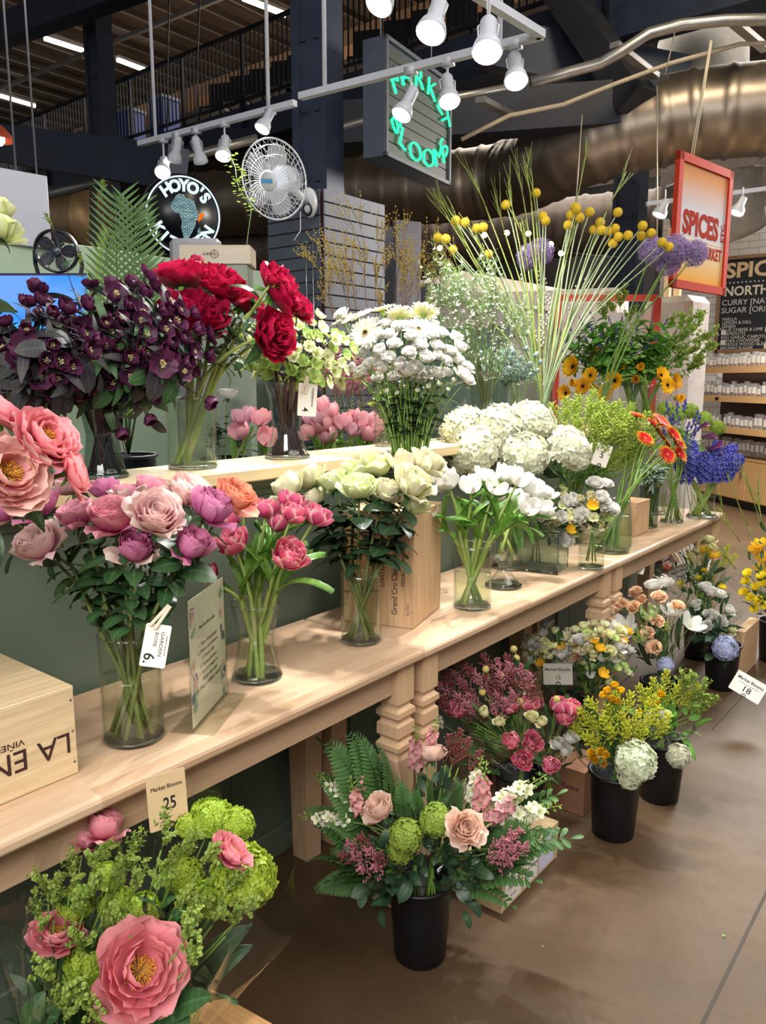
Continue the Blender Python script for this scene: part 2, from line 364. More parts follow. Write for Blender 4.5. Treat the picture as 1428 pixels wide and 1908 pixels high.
tr(at(900, 80, 9.0), at(1460, 190, 8.9), .22, .5)
tr(at(1030, -40, 8.8), at(1190, 190, 8.0), .3, .3, mat('grey_black_steel', '2b2c33', .6, var=.2, scale=3))
def ibeam(name, p, w_, d_, z0, z1, rz=0., kindn=None):
    m = MB(); m.box((0, d_ / 2, (z0 + z1) / 2), (w_, .03, z1 - z0)); m.box((0, -d_ / 2, (z0 + z1) / 2), (w_, .03, z1 - z0)); m.box((0, 0, (z0 + z1) / 2), (.025, d_, z1 - z0))
    M = MB(); M.merge(m, trs((p[0], p[1], 0), rz)); return struct(name, M, DARKST)
def ibeam_solid(name, px, dd, w_, d_, z0, z1, rz):
    p = at(px, 400, dd); m = MB(); m.box((0, 0, (z0 + z1) / 2), (w_, d_, z1 - z0)); m.box((-w_ * .5, -d_ * .5, (z0 + z1) / 2), (.05, .05, z1 - z0))
    for i in range(14): m.box((-w_ * .22, -d_ / 2 - .006, z0 + .3 + i * .42), (.035, .02, .035)); m.box((w_ * .22, -d_ / 2 - .006, z0 + .3 + i * .42), (.035, .02, .035))
    M = MB(); M.merge(m, trs((p.x, p.y, 0), rz)); return struct(name, M, DARKST)
ibeam_solid('trim_40', 600, 5.15, .22, .20, 0, 9.9, R(8)); ibeam_solid('trim_41', 203, 11.5, .26, .26, 0, 10, 0); ibeam_solid('trim_42', 1176, 10.3, .32, .3, 0, 5.2, R(0))

def railing():
    y = 9.0; o = empty('mezzanine_railing', (-10, y, 5.8), 0, 'black metal railing of the mezzanine, high at the top of the picture', 'railing')
    RM = mat('railing_black', '1b1e28', .4, .3, var=.1)
    m = MB(); m.bar((-12, 0, 1.1), (9, 0, 1.1), .06, .05); ob('top_rail', m, RM, o, smooth=False)
    m = MB(); m.bar((-12, 0, .1), (9, 0, .1), .05, .04); ob('bottom_rail', m, RM, o, smooth=False)
    bay = MB()
    for i in range(1, 15): bay.bar((i * .1, 0, .1), (i * .1, 0, 1.1), .018, .018)
    bm = bay.mesh('baluster_panel', RM, False); pm = MB().bar((0, 0, -.3), (0, 0, 1.12), .05, .05).mesh('post', RM, False)
    for i in range(15):
        x = -12 + i * 1.5; ob('post', pm, None, o, (x, 0, 0))
        if i < 14: ob('baluster_panel', bm, None, o, (x, 0, 0))
railing()
def mezz_chair(x, y, g, lab):
    o = empty('stacked_chair', (x, y, 5.78), R(25), lab, 'chair', g); m = MB(); M_ = mat('dark_seat', '1c1e26', .5)
    m.box((0, 0, .46), (.44, .44, .04)); ob('seat', m, M_, o, smooth=False)
    m = MB(); m.box((0, .21, .78), (.42, .04, .4)); ob('backrest', m, M_, o, smooth=False)
    for sx in (-1, 1):
        for sy in (-1, 1): ob('leg', MB().tube([(sx * .19, sy * .19, .45), (sx * .25, sy * .24, 0)], .015, 5), M_, o)
for i, (px, py) in enumerate(((60, 240), (105, 235), (150, 225), (400, 160), (440, 155), (478, 145), (520, 130), (552, 115), (680, 90), (735, 70), (790, 60), (855, 50), (925, 40))):
    p = ony(px, py, 9.75); mezz_chair(p.x, 9.75, 'chairs on the mezzanine', 'dark chair standing up on the mezzanine behind the black railing')
for px, w_ in ((238, .42), (302, .42)):
    p = ony(px, 200, 9.7); o = empty('storage_bin', (p.x, 9.75, 5.78), 0, 'blue wheeled bin behind the railing, %s one' % ('left' if px < 250 else 'right'), 'bin')
    m = MB(); m.box((0, 0, .45), (w_, .4, .9), bev=.02); ob('body', m, mat('bin_blue', '2247a0', .5), o, smooth=False); m = MB(); m.box((0, 0, .93), (w_ + .03, .43, .06), bev=.01); ob('lid', m, mat('bin_lid', '8fa4c4', .5), o, smooth=False)
for i, (x0, y0, x1, y1, lab) in enumerate(((83, 70, 190, 104, 'long fluorescent strip lamp on the ceiling, left of the thin black column'), (219, 110, 272, 130, 'short fluorescent strip lamp on the ceiling, right of the thin black column'), (0, 177, 65, 196, 'fluorescent strip lamp at the left edge of the ceiling'), (453, -5, 532, 26, 'fluorescent strip lamp at the top, left of the big black column'))):
    z = 9.7; p = onz(x0, y0, z); q = onz(x1, y1, z); o = empty('ceiling_lamp', p, 0, lab, 'lamp'); d = q - p
    m = MB(); m.bar((0, 0, .05), d + Vector((0, 0, .05)), .16, .07); ob('housing', m, WHITEP, o, smooth=False); ob('tube', MB().tube([(0, 0, -.02), d + Vector((0, 0, -.02))], .055, 8), glow('tube_light', 'fff4e0', 9), o)

# ---- ducts and pipes
def rib_duct(name, pts, r, lab, mt=DUCTM, step=.05, rib=.34, kindn='duct'):
    P = [Vector(p) for p in pts]; Q = []; S = []; s = 0
    for i in range(len(P) - 1):
        p0 = P[max(0, i - 1)]; p1 = P[i]; p2 = P[i + 1]; p3 = P[min(len(P) - 1, i + 2)]; n = max(2, int((p2 - p1).length / step))
        for j in range(n):
            t_ = j / n; q = .5 * ((2 * p1) + (p2 - p0) * t_ + (2 * p0 - 5 * p1 + 4 * p2 - p3) * t_ * t_ + (3 * p1 - p0 - 3 * p2 + p3) * t_ ** 3)
            if Q: s += (q - Q[-1]).length
            Q.append(q); S.append(s)
    rad = [r * (1.05 if (v % rib) < step * 1.05 else 1.) for v in S]
    return ob(name, MB().tube(Q, rad, 32), mt, label=lab, cat=kindn)
rib_duct('air_duct', [at(x, y, d) for x, y, d in ((1900, 160, 7.8), (1560, 188, 8.0), (1428, 203, 8.1), (1300, 215, 8.3), (1180, 240, 8.5), (1080, 272, 8.8), (1010, 305, 9.3), (940, 335, 10.2), (800, 352, 10.6), (640, 360, 11), (480, 375, 11.5), (330, 385, 12))], .45, 'wide round metal air duct crossing the hall at the upper right')
rib_duct('air_duct', [at(x, y, d) for x, y, d in ((-60, 425, 12), (70, 415, 11.5), (176, 408, 11))], .42, 'end of a round brown air duct behind the black table fan', mat('warm_duct', 'b49872', .45, .6, var=.1))
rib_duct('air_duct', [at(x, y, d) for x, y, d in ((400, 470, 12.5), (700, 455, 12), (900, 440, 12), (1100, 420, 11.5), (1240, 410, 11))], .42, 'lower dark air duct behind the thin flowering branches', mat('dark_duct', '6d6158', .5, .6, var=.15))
rib_duct('riser_duct', [at(1310, -90, 9.2), at(1310, 60, 9.2), at(1310, 190, 9.2)], .5, 'vertical grey duct rising at the top right corner', mat('grey_duct', '77736c', .5, .5, var=.1), rib=.9)
rib_duct('riser_duct', [at(1330, 330, 8.9), at(1335, 400, 9), at(1340, 440, 9.1)], .5, 'grey duct elbow wrapped in film above the white brick wall', mat('film_duct', '8d877f', .35, .2, var=.2), rib=.3)
def pipe(name, pts, r, lab, mt=PIPEM, cat='pipe'): return ob(name, MB().tube([at(*p) for p in pts], r, 10), mt, label=lab, cat=cat)
pipe('conduit', ((990, 154, 7.4), (1060, 135, 7.4), (1120, 118, 7.3), (1160, 95, 7.2), (1210, 62, 7.2), (1270, 46, 7.1), (1350, 38, 7), (1440, 36, 7), (1800, 60, 6.8)), .05, 'bent silver conduit above the wide air duct')
pipe('conduit', ((600, 250, 7.5), (640, 236, 7.4), (800, 190, 7.4), (985, 155, 7.4)), .03, 'straight silver conduit behind the track lights')
pipe('conduit', ((84, 365, 9), (180, 340, 9), (280, 318, 9), (360, 290, 9), (480, 258, 9)), .05, 'grey conduit left, behind the round restaurant sign')
pipe('cable_bundle', ((860, 260, 7.6), (950, 215, 7.6), (1050, 195, 7.5), (1150, 155, 7.4), (1250, 118, 7.3), (1380, 82, 7.2), (1440, 80, 7.2), (1800, 120, 7)), .02, 'pale cable bundle drooping over the wide air duct', mat('pale_cable', 'b9aa92', .6), 'cable')
for i, (x0, y0, x1, y1, lab) in enumerate(((1145, 83, 1222, 142, 'steel strut above the duct, left one'), (1360, 35, 1428, 92, 'steel strut above the duct, right one'), (895, 185, 950, 213, 'steel strut beside the neon sign'))):
    ob('steel_strut', MB().bar(at(x0, y0, 7.2), at(x1, y1, 7.9), .09, .05), PIPEM, smooth=False, label=lab, cat='strut')
for i, (x0, y0, x1, y1) in enumerate(((1225, 160, 1225, 452), (1085, 215, 1073, 385), (1258, 60, 1240, 140))):
    pipe('hanger_wire', ((x0, y0, 7), (x1, y1, 7)), .006, ('thin wire hanging down to the small spotlight left of the spice sign', 'thin wire hanging from the duct above the yellow ball flowers', 'thin wire above the duct, below the silver conduit')[i], mat('wire_steel', 'a59b8c', .5, .5), 'wire')
# brown frame under the mezzanine at the left
o = empty('door_frame', at(176, 600, 9), 0, 'brown steel frame under the mezzanine, behind the palm leaves', 'frame'); p0 = at(176, 600, 9)
ob('post', MB().bar(at(176, 600, 9) - p0, at(173, 258, 9) - p0, .07, .07), mat('rust_steel', '4c423e', .7), o, smooth=False)
ob('lintel', MB().bar(at(168, 262, 9) - p0, at(300, 300, 8.2) - p0, .07, .12), mat('rust_steel', '4c423e'), o, smooth=False)
for px in (322, 352): pass
# ---- store at the right: painted brick, chalkboard
t = NT('painted_brick'); tc = t.n('TexCoord').outputs['Object']; mp = t.n('Mapping'); t.set(mp, 0, tc); mp.inputs['Rotation'].default_value = (R(90), 0, 0)
br = t.n('TexBrick'); t.set(br, 'Vector', mp.outputs[0]); br.inputs['Color1'].default_value = lin('d8d3cb'); br.inputs['Color2'].default_value = lin('e4e0da'); br.inputs['Mortar'].default_value = lin('b9b2a8')
for n_, v_ in (('Scale', 1), ('Brick Width', .24), ('Row Height', .085), ('Mortar Size', .006)): br.inputs[n_].default_value = v_
b = t.n('BsdfPrincipled', Roughness=.7); t.set(b, 'Base Color', br.outputs[0]); bp = t.n('Bump'); t.set(bp, 'Height', br.outputs['Fac']); bp.invert = True; t.set(bp, 'Strength', .6); t.set(bp, 'Distance', .01); t.set(b, 'Normal', bp.outputs[0])
BRICK = t.end(b.outputs[0])
YB = 11.2
xl = ony(1226, 600, YB).x
zt = ony(1400, 388, YB).z
m = MB(); m.box(((xl + 4) / 2, YB + .1, zt / 2), (4 - xl, .2, zt)); struct('wall_right', m, BRICK)
m = MB(); m.box(((xl + 4) / 2, YB + .3, 4.6), (4 - xl + .3, .2, 3.4)); struct('wall_upper_right', m, mat('taupe_wall', '6b6158', .8, var=.2))

def chalkboard():
    y = YB - .03; a = ony(1328, 655, y); tl = ony(1352, 482, y); z0, z1 = a.z, tl.z; x0 = (a.x + tl.x) / 2; x1 = x0 + 1.6
    o = empty('chalkboard', ((x0 + x1) / 2, y, z0), 0, 'black chalkboard menu with a wooden frame on the white brick wall', 'chalkboard'); W = x1 - x0; Hh = z1 - z0
    m = MB(); m.box((0, 0, Hh / 2), (W, .02, Hh)); ob('board', m, mat('chalk_black', '24272c', .7, var=.1), o, smooth=False)
    fm = mat('board_frame', '9c7a58', .5)
    for c_, d_ in (((-W / 2, 0, Hh / 2), (.045, .04, Hh + .045)), ((W / 2, 0, Hh / 2), (.045, .04, Hh + .045)), ((0, 0, Hh), (W, .04, .045)), ((0, 0, 0), (W, .04, .045))):
        m = MB(); m.box(c_, d_); ob('frame', m, fm, o, smooth=False)
    ck = mat('chalk_white', 'e8e8e4', .8); cm = mat('chalk_cream', 'f0cfa0', .7)
    def T(s, x, z, sz, mt=ck, **kw): txt(s, sz, Matrix.Translation((x, -.013, z)) @ Matrix.Rotation(pi / 2, 4, 'X'), mt, o, align='LEFT', **kw)
    L = -W / 2 + .06; top = Hh
    T('SPICES etc.', L, top - .17, .26, cm, bold=.008, sx=1.1); T('• ' * 18, L, top - .32, .08); T('NORTH  MARKET', L, top - .43, .165, mat('chalk_pale', 'f4ead2', .7), bold=.004, sx=.95)
    T('CURRY [NATHAN\'S]   INFUSED', L - .02, top - .57, .10); T('SUGAR [ORIGINAL]   SUNDRIED', L - .02, top - .67, .10)
    l1 = ('PAELLA', 'LEMON & DILL', 'GREEN', 'BLUE CHEESE & LIME', 'VERMOUTH', 'RED GARLIC CHIPOTLE', 'SMOKE CHOWDER', 'FAMOUS WOOD BLEND', 'BROWN SUGAR', 'BOURBON MAPLE SYRUP', 'BOURBON PEPPERCORN', 'CALI CURRY', 'SMOKED POTATO', 'VANILLA BEAN', 'BLOOD FLAME', 'SMOKY HOT PEPPER', 'GARLIC', 'PINO FRESCA', 'FRESNO PEPPER', 'SMOKED SALT & THYME')
    l2 = ('MANDY B', 'SPANISH OLIVE', 'CHEESY POPCORN', 'STREET FOOD', 'SMOKED ORANGE', 'SWEET CHILI', 'PEACHY KEEN', 'FERMENTED CHILI', 'WHITE PEACH', 'SMOKED TEA', 'SWEET CHILI', 'TOMATO SOUP', 'RED FALL', 'ROASTED GARLIC', 'ISLAND CURRY', 'BLOOD ORANGE', 'ONION', 'JAMAICAN', 'YELLOW BELL', 'SMOKY PICATTA')
    for i in range(20): T(l1[i], L + .0, top - .78 - i * .047, .056); T(l2[i], L + .55, top - .76 - i * .047, .056)
    nt = mat('paper_white', 'f4f2ee', .6); rd = mat('tape_red', 'c23a2e', .6)
    for i, (x, z) in enumerate(((.03, .95), (.03, 1.08), (.02, 1.22), (.02, 1.5), (.0, 1.62), (.0, 1.7), (.58, .84), (.57, .93), (.57, 1.14), (.54, 1.6))):
        m = MB(); m.box((L + x, -.017, top - z), (.06, .004, .06)); ob('paper_note', m, nt, o, smooth=False, M=Matrix.Identity(4))
chalkboard()
# ---- spice cabinet with shelves of bags
ca = onz(1300, 928, 0); cb = onz(1428, 960, 0); cdv = (cb - ca); cdv.z = 0; cdv.normalize()
crz = math.atan2(cdv.y, cdv.x)
CW = 2.6
cab = empty('spice_cabinet', ca + cdv * (CW / 2 - .05), crz, 'low maple cabinet with grey handles under the spice shelves', 'cabinet')
m = MB(); m.box((0, .22, .05), (CW, .4, .1)); ob('plinth', m, BLACK, cab, smooth=False)
m = MB(); m.box((0, .22, .345), (CW, .42, .49)); ob('body', m, CABW, cab, smooth=False)
m = MB(); m.box((0, .22, .605), (CW + .03, .46, .03)); ob('worktop', m, CABW, cab, smooth=False)
for i in range(5):
    x = -CW / 2 + .27 + i * .5; m = MB(); m.box((x, -.002, .345), (.49, .02, .47), bev=.003); d = ob('door', m, CABW, cab, smooth=False)
    m = MB(); m.box((x + .17, -.025, .46), (.022, .02, .17), bev=.006); ob('handle', m, mat('handle_grey', '6c6e70', .4, .6), d, smooth=False)
shz = []
def jarshelf(z, x0, x1, lab, g, powder, yy=.1, first=False, h=.19):
    if not first:
        o = empty('spice_shelf', cab.matrix_world @ Vector(((x0 + x1) / 2, yy + .1, z)), crz, lab, 'shelf')
        m = MB(); m.box((0, 0, 0), (x1 - x0, .26, .035)); ob('board', m, CABW, o, smooth=False); m = MB(); m.box((0, -.14, .01), (x1 - x0, .02, .075)); ob('front_lip', m, CABW, o, smooth=False)
        if 'second' in lab: m = MB(); m.box((-.85, -.152, .01), (.07, .006, .035)); ob('price_card', m, BLACK, o, smooth=False)
    n = int((x1 - x0 - .08) / .083); me = {}
    for c_ in powder:
        mb = MB(); mb.box((0, 0, h * .27), (.062, .05, h * .54), bev=.006); me[c_] = mb.mesh('contents', mat('spice_' + c_, c_, .8, var=.15, scale=60), False)
    fm = MB(); fm.box((0, 0, h / 2), (.066, .054, h), bev=.006); fm = fm.mesh('bag', thin('bag_film', 'e4e0dc', 1.5, .15, edge=(.7, .7, .7), haze=.28), False)
    lm = MB(); lm.box((0, -.029, h * .56), (.056, .003, h * .42)); lm = lm.mesh('label_sticker', mat('paper_white', 'f4f2ee', .6), False)
    for i in range(n):
        x = x0 + .07 + i * .083 + random.uniform(-.006, .006)
        if random.random() < .06: continue
        o = empty('spice_bag', cab.matrix_world @ Vector((x, yy + .03, z + .019)), crz + random.uniform(-.12, .12), lab.split(',')[0].replace('board', 'bag') if 0 else ('clear bag of spice with a white label on the ' + g[1]), 'bag', g[0])
        c_ = random.choice(powder); s_ = random.uniform(.82, 1.1); o.scale = (1, 1, s_)
        ob('contents', me[c_], None, o); ob('bag', fm, None, o); ob('label_sticker', lm, None, o)
x0 = -CW / 2 + .02; x1 = CW / 2
LV = []
for (px, py) in ((1300, 683), (1300, 738), (1310, 790)):
    M_ = cab.matrix_world; LV.append((px, py))
def zat(px, py):    # height on the cabinet's front plane
    n_ = Vector((-cdv.y, cdv.x, 0)); r = ray(px, py); k_ = (cab.matrix_world.translation + n_ * .0 - Vector((0, 0, CAMH))).dot(n_) / r.dot(n_); return CAMH + r.z * k_
jarshelf(zat(1400, 690), x0, x1, 'top maple shelf for spice bags, right under the chalkboard', ('spice bags on the top shelf', 'top shelf'), ('c9a26a', 'b98a58', 'd8b98c', 'b87a3c'), yy=-.02)
jarshelf(zat(1400, 746), x0, x1, 'second maple shelf for spice bags, with orange powders', ('spice bags on the second shelf', 'second shelf from the top'), ('b5561e', '9c4318', '6b2f16', 'b8702e', '5a3020'), yy=-.04)
jarshelf(zat(1400, 806), x0, x1, 'third maple shelf for spice bags, over the cabinet top', ('spice bags on the third shelf', 'third shelf from the top'), ('8a7a58', '9c8a66', '7c7058', 'a89878'), yy=-.05)
jarshelf(.62, x0, x1, 'cabinet top', ('spice bags on the cabinet top', 'top of the maple cabinet'), ('a08a68', 'b08a5c', '8c7656', '7a3a28'), yy=.06, first=True)
m = MB(); m.box((0, .30, 1.1), (CW, .04, 1.1)); ob('back_panel', m, mat('dark_walnut', '4a3628', .7), cab, smooth=False)
# ================================================================ petals, leaves and flower heads
def pet(mb, L, W, a0, a1, phi, r0=.0, z0=0., wrap=.5, ruf=0., shp=(.8, .35), nu=5, nv=5, mi=0, curl=0., tw=0., rng=np.random):
    """one petal growing from the flower's axis: a0, a1 lean from the axis at base and tip (degrees)"""
    v = np.linspace(0, 1, nv); a = np.radians(a0 + (a1 - a0) * v + curl * np.maximum(0, v - .7) / .3); ds = L / (nv - 1)
    r = r0 + np.concatenate([[0], np.cumsum(np.sin((a[1:] + a[:-1]) / 2) * ds)]); z = z0 + np.concatenate([[0], np.cumsum(np.cos((a[1:] + a[:-1]) / 2) * ds)])
    vv = np.clip(v, .03, .985); w_ = vv ** shp[0] * (1 - vv) ** shp[1]; w_ = w_ / w_.max() * W / 2; w_[0] = max(w_[0], W * .1)
    u = np.linspace(-1, 1, nu); S = u[None] * w_[:, None]
    if abs(wrap) > 1e-3:
        rho = np.maximum(np.abs(r), W * .22)[:, None] / wrap; th = np.clip(S / rho, -2., 2.); lat = rho * np.sin(th); rad = r[:, None] - rho + rho * np.cos(th)
    else: lat = S; rad = np.repeat(r[:, None], nu, 1)
    Z = np.repeat(z[:, None], nu, 1).copy()
    if ruf:
        ph = rng.uniform(0, 6.3); d = ruf * L * (np.sin(ph + u[None] * rng.uniform(3, 5) + v[:, None] * 2) + .6 * np.sin(ph * 2 + u[None] * 9)) * (v[:, None] ** 1.5)
        na = a[:, None]; rad = rad - d * np.cos(na); Z = Z + d * np.sin(na) + ruf * L * .5 * rng.uniform(-1, 1, Z.shape) * (v[:, None] ** 3)
    if tw: Z = Z + tw * lat
    c_, s_ = math.cos(phi), math.sin(phi); P = np.stack([rad * c_ - lat * s_, rad * s_ + lat * c_, Z], -1)
    uv = np.stack([np.repeat((u[None] + 1) / 2, nv, 0), np.repeat(v[:, None], nu, 1)], -1); mb.grid(P, uv, mi); return mb
rs = np.random.RandomState
def jit(r, a): return a * (1 + r.uniform(-.12, .12))

def rose_head(seed, R_=.042, open_=.5, guard=4, swirl=1., gm=False):
    """cupped garden rose; open_ 0 is a closed bud, 1 shows all its folded heart"""
    r = rs(seed); m = MB(); H_ = R_ * 1.45
    for k_, (n, rr, ll) in enumerate(((3, .10, .78), (4, .22, .84), (5, .36, .90), (6, .52, .96), (6, .68, 1.0), (6, .82, 1.03), (5, .95, 1.0))):
        for i in range(n):
            phi = 2 * pi * i / n + k_ * .9 + r.uniform(-.25, .25); a0 = 14 + 84 * rr; h = H_ * ll * (1 - .2 * open_ * (1 - rr))
            W = R_ * (.85 + .95 * rr); tip = -20 - 16 * rr + open_ * 22 * rr + r.uniform(-5, 5)
            pet(m, h * (1 + .22 * rr), W, a0, tip, phi, R_ * .03, 0, 1.0, .04 + .025 * rr, (.5, .2), 5, 7, curl=(6 + 40 * open_ * rr) * swirl, rng=r)
    for i in range(guard):
        phi = 2 * pi * i / max(guard, 1) + r.uniform(-.5, .5)
        pet(m, H_ * 1.2, R_ * 1.5, 98, r.uniform(-12, 34), phi, R_ * .04, -.001, .9, .08, (.55, .22), 6, 7, 2 if gm and r.uniform() < .7 else 0, curl=r.uniform(20, 75), rng=r)
    return m
def sepals(m, R_, mi, n=5, a0=100, a1=150, L=None):
    for i in range(n): pet(m, L or R_ * .95, R_ * .28, a0, a1, 2 * pi * i / n, R_ * .06, -.001, .5, .03, (.5, .9), 3, 4, mi)
    m.lathe([(1e-4, -.016), (R_ * .10, -.014), (R_ * .16, -.006), (R_ * .1, .004)], 8, mi); return m
def peony_open(seed, R_=.06):
    r = rs(seed); m = MB()
    for k_, (n, L, a0, a1, wr) in enumerate(((6, .70, 78, -8, .9), (7, .85, 86, 10, .85), (8, .98, 92, 30, .75), (7, 1.02, 98, 52, .6))):
        for i in range(n):
            pet(m, R_ * L * jit(r, 1.08), R_ * jit(r, .95 + .12 * k_), a0, a1 + r.uniform(-16, 14), 2 * pi * i / n + k_ * .5 + r.uniform(-.2, .2), R_ * .06, -.002 * k_, wr * 1.15, .045, (.62, .2), 7, 8, curl=r.uniform(-30, 8), rng=r)
    return m
def stamens(seed, R_=.02, n=120, L=.018, fl=70):
    r = rs(seed); m = MB()
    for i in range(n):
        a = r.uniform(0, 2 * pi); t_ = R(fl) * math.sqrt(r.uniform(.02, 1)); d = np.array([math.sin(t_) * math.cos(a), math.sin(t_) * math.sin(a), math.cos(t_)]); l = L * r.uniform(.75, 1.1); p = d * .002; q = d * l + [0, 0, .002]
        m.tube([p, q], [.0004, .0005], 3, 0, False); m.tube([q - d * .0006, q + d * .0025 + r.uniform(-.001, .001, 3)], [.0011, .0007], 4, 1)
    return m
def peony_double(seed, R_=.058):
    r = rs(seed); m = MB()
    for i in range(95):
        t_ = math.sqrt(r.uniform(0, 1)); phi = r.uniform(0, 2 * pi)
        pet(m, R_ * jit(r, .92), R_ * r.uniform(.18, .42), 8 + 66 * t_, -12 + 40 * t_ + r.uniform(-14, 14), phi, R_ * .04, 0, .8, .13, (.7, .2), 4, 5, curl=r.uniform(-40, 40), rng=r)
    for k_, (n, L, a0, a1) in enumerate(((7, 1.15, 88, -10), (8, 1.25, 96, 8), (7, 1.2, 104, 36))):
        for i in range(n): pet(m, R_ * L * jit(r, 1), R_ * jit(r, 1.05), a0, a1 + r.uniform(-14, 14), 2 * pi * i / n + k_ * .45 + r.uniform(-.2, .2), R_ * .05, -.002, .8, .05, (.62, .2), 6, 7, curl=r.uniform(-30, 20), rng=r)
    return m
def tulip(seed, R_=.02, H_=.05, open_=0., double=0):
    r = rs(seed); m = MB(); rows = [(3, 1, 0), (3, .98, 1)] + [(5, .92 - .07 * j, 2 + j) for j in range(double)]
    for k_, (n, s_, j) in enumerate(rows):
        for i in range(n):
            phi = 2 * pi * i / n + k_ * 1.05 + r.uniform(-.1, .1)
            a0 = 88 - 10 * j * bool(double); a1 = -24 + open_ * 62 - 6 * j + r.uniform(-8, 8); sh = (.55, .36) if not double else (.6, .42)
            pet(m, H_ * 1.28 * s_, R_ * 2.05 * s_, a0, a1, phi, R_ * .08, 0, .95, .02 + .02 * bool(double), sh, 5, 7, curl=open_ * 20, rng=r)
    return m
def hellebore(seed, R_=.026, droop=0.):
    r = rs(seed); m = MB()
    for i in range(5): pet(m, R_ * 1.15, R_ * 1.25, 84, 44 + r.uniform(-12, 12) - droop, 2 * pi * i / 5 + r.uniform(-.1, .1), .001, -.001 * (i % 2), .55, .07, (.5, .28), 5, 6, rng=r)
    s_ = stamens(seed, n=22, L=R_ * .34, fl=50); m.merge(s_, None, 1); return m
def daisy(seed, R_=.04, n=22, rows=2, wid=.2, a=(88, 86), disk=.22, eye=True, up=0., tipd=0):
    r = rs(seed); m = MB()
    for k_ in range(rows):
        for i in range(n): pet(m, R_ * (1 - .13 * k_) * jit(r, .97), R_ * wid, a[0] - up, a[1] - 8 * k_ - up + r.uniform(-6, 6) + tipd, 2 * pi * (i + k_ * .5) / n + r.uniform(-.05, .05), R_ * disk * .8, .002 + .002 * k_, -.3, .02, (.45, .25), 3, 5, rng=r)
    for i in range(70):
        g = i * 2.39996; q = R_ * disk * math.sqrt(i / 70.); h = .004 + .003 * (1 - (i / 70.)); m.tube([(q * math.cos(g), q * math.sin(g), 0), (q * math.cos(g) * 1.05, q * math.sin(g) * 1.05, h + .002)], [R_ * .028, R_ * .012], 4, 1 if i > 22 else 2)
    m.lathe([(1e-4, 0), (R_ * disk, 0), (R_ * disk * 1.15, -.004), (R_ * .16, -.012), (.002, -.02)], 10, 3); return m
def floret4(R_=.008, n=4, mi=0, mic=1, seed=0, wrap=.2):
    r = rs(seed); m = MB()
    for i in range(n): pet(m, R_ * 1.05, R_ * 1.15, 70, 84, 2 * pi * i / n + .3, .0006, 0, wrap, .05, (.5, .3), 3, 3, mi, rng=r)
    m.ball((0, 0, .0006), R_ * .12, 5, mic); return m.arr()
def hydrangea(seed, R_=.06, fl=.011, n=150, flat=.75, low=-.45, squash=1.):
    r = rs(seed); m = MB(); T = [floret4(fl * q, 4, 0, 1, i) for i, q in enumerate((1., .9, 1.1))]
    for i in range(n):
        z = 1 - (1 - low) * (i + .5) / n; ph = i * 2.39996; q = math.sqrt(max(0, 1 - z * z)); d = Vector((q * math.cos(ph), q * math.sin(ph), z * flat)); rr = R_ * r.uniform(.86, 1.04)
        p = Vector((d.x * rr, d.y * rr * squash, d.z * rr + R_ * .25)); nn = (d + Vector(r.uniform(-.35, .35, 3))).normalized()
        m.merge(T[i % 3], frame(p, nn) @ Matrix.Rotation(r.uniform(0, 6.3), 4, 'Z'))
        if i % 4 == 0: m.tube([(0, 0, 0), p * .55, p], .0008, 3, 1, False)
    m.lathe([(1e-4, .0), (R_ * .55, R_ * .12), (R_ * .78, R_ * .3), (R_ * .6, R_ * .7), (1e-4, R_ * .85)], 10, 0); return m
def craspedia(seed, R_=.013):
    r = rs(seed); m = MB(); m.ball((0, 0, R_), R_ * .96, 12); 
    for i in range(110):
        z = 1 - 2 * (i + .5) / 110; ph = i * 2.39996; q = math.sqrt(1 - z * z); d = np.array([q * math.cos(ph), q * math.sin(ph), z]); m.tube([d * R_ * .9 + [0, 0, R_], d * R_ * 1.05 + [0, 0, R_]], [R_ * .1, R_ * .05], 4)
    return m
def allium(seed, R_=.042):
    r = rs(seed); m = MB(); T = MB()
    for i in range(6): pet(T, .009, .0028, 60, 80, 2 * pi * i / 6, .0004, 0, 0, .03, (.3, .5), 3, 3)
    T.arr()
    for i in range(190):
        z = 1 - 1.95 * (i + .5) / 190; ph = i * 2.39996; q = math.sqrt(max(0, 1 - z * z)); d = Vector((q * math.cos(ph), q * math.sin(ph), z)); p = d * R_ * r.uniform(.82, 1.05) + Vector((0, 0, R_ * .9)); m.merge(T, frame(p, d + Vector(r.uniform(-.4, .4, 3)))); 
        if i % 2 == 0: m.tube([(0, 0, R_ * .9), p], .0005, 3, 0, False)
    m.ball((0, 0, R_ * .9), R_ * .45, 8, 1); return m
def leaf(L, W, shp=(.6, .75), fold=.25, bend=60, a0=60, nu=5, nv=7, seed=0, ruf=.012, wave=0.):
    """a leaf blade from the origin, growing outwards (+X) and bending over"""
    m = MB(); pet(m, L, W, a0, a0 + bend, 0, 0, 0, fold, ruf, shp, nu, nv, rng=rs(seed)); m.tube([m.v[0][k_ * nu + nu // 2] * [1, 1, 1] + [0, 0, -.0006] for k_ in range(nv)], np.linspace(L * .012, L * .003, nv), 4); return m.arr()
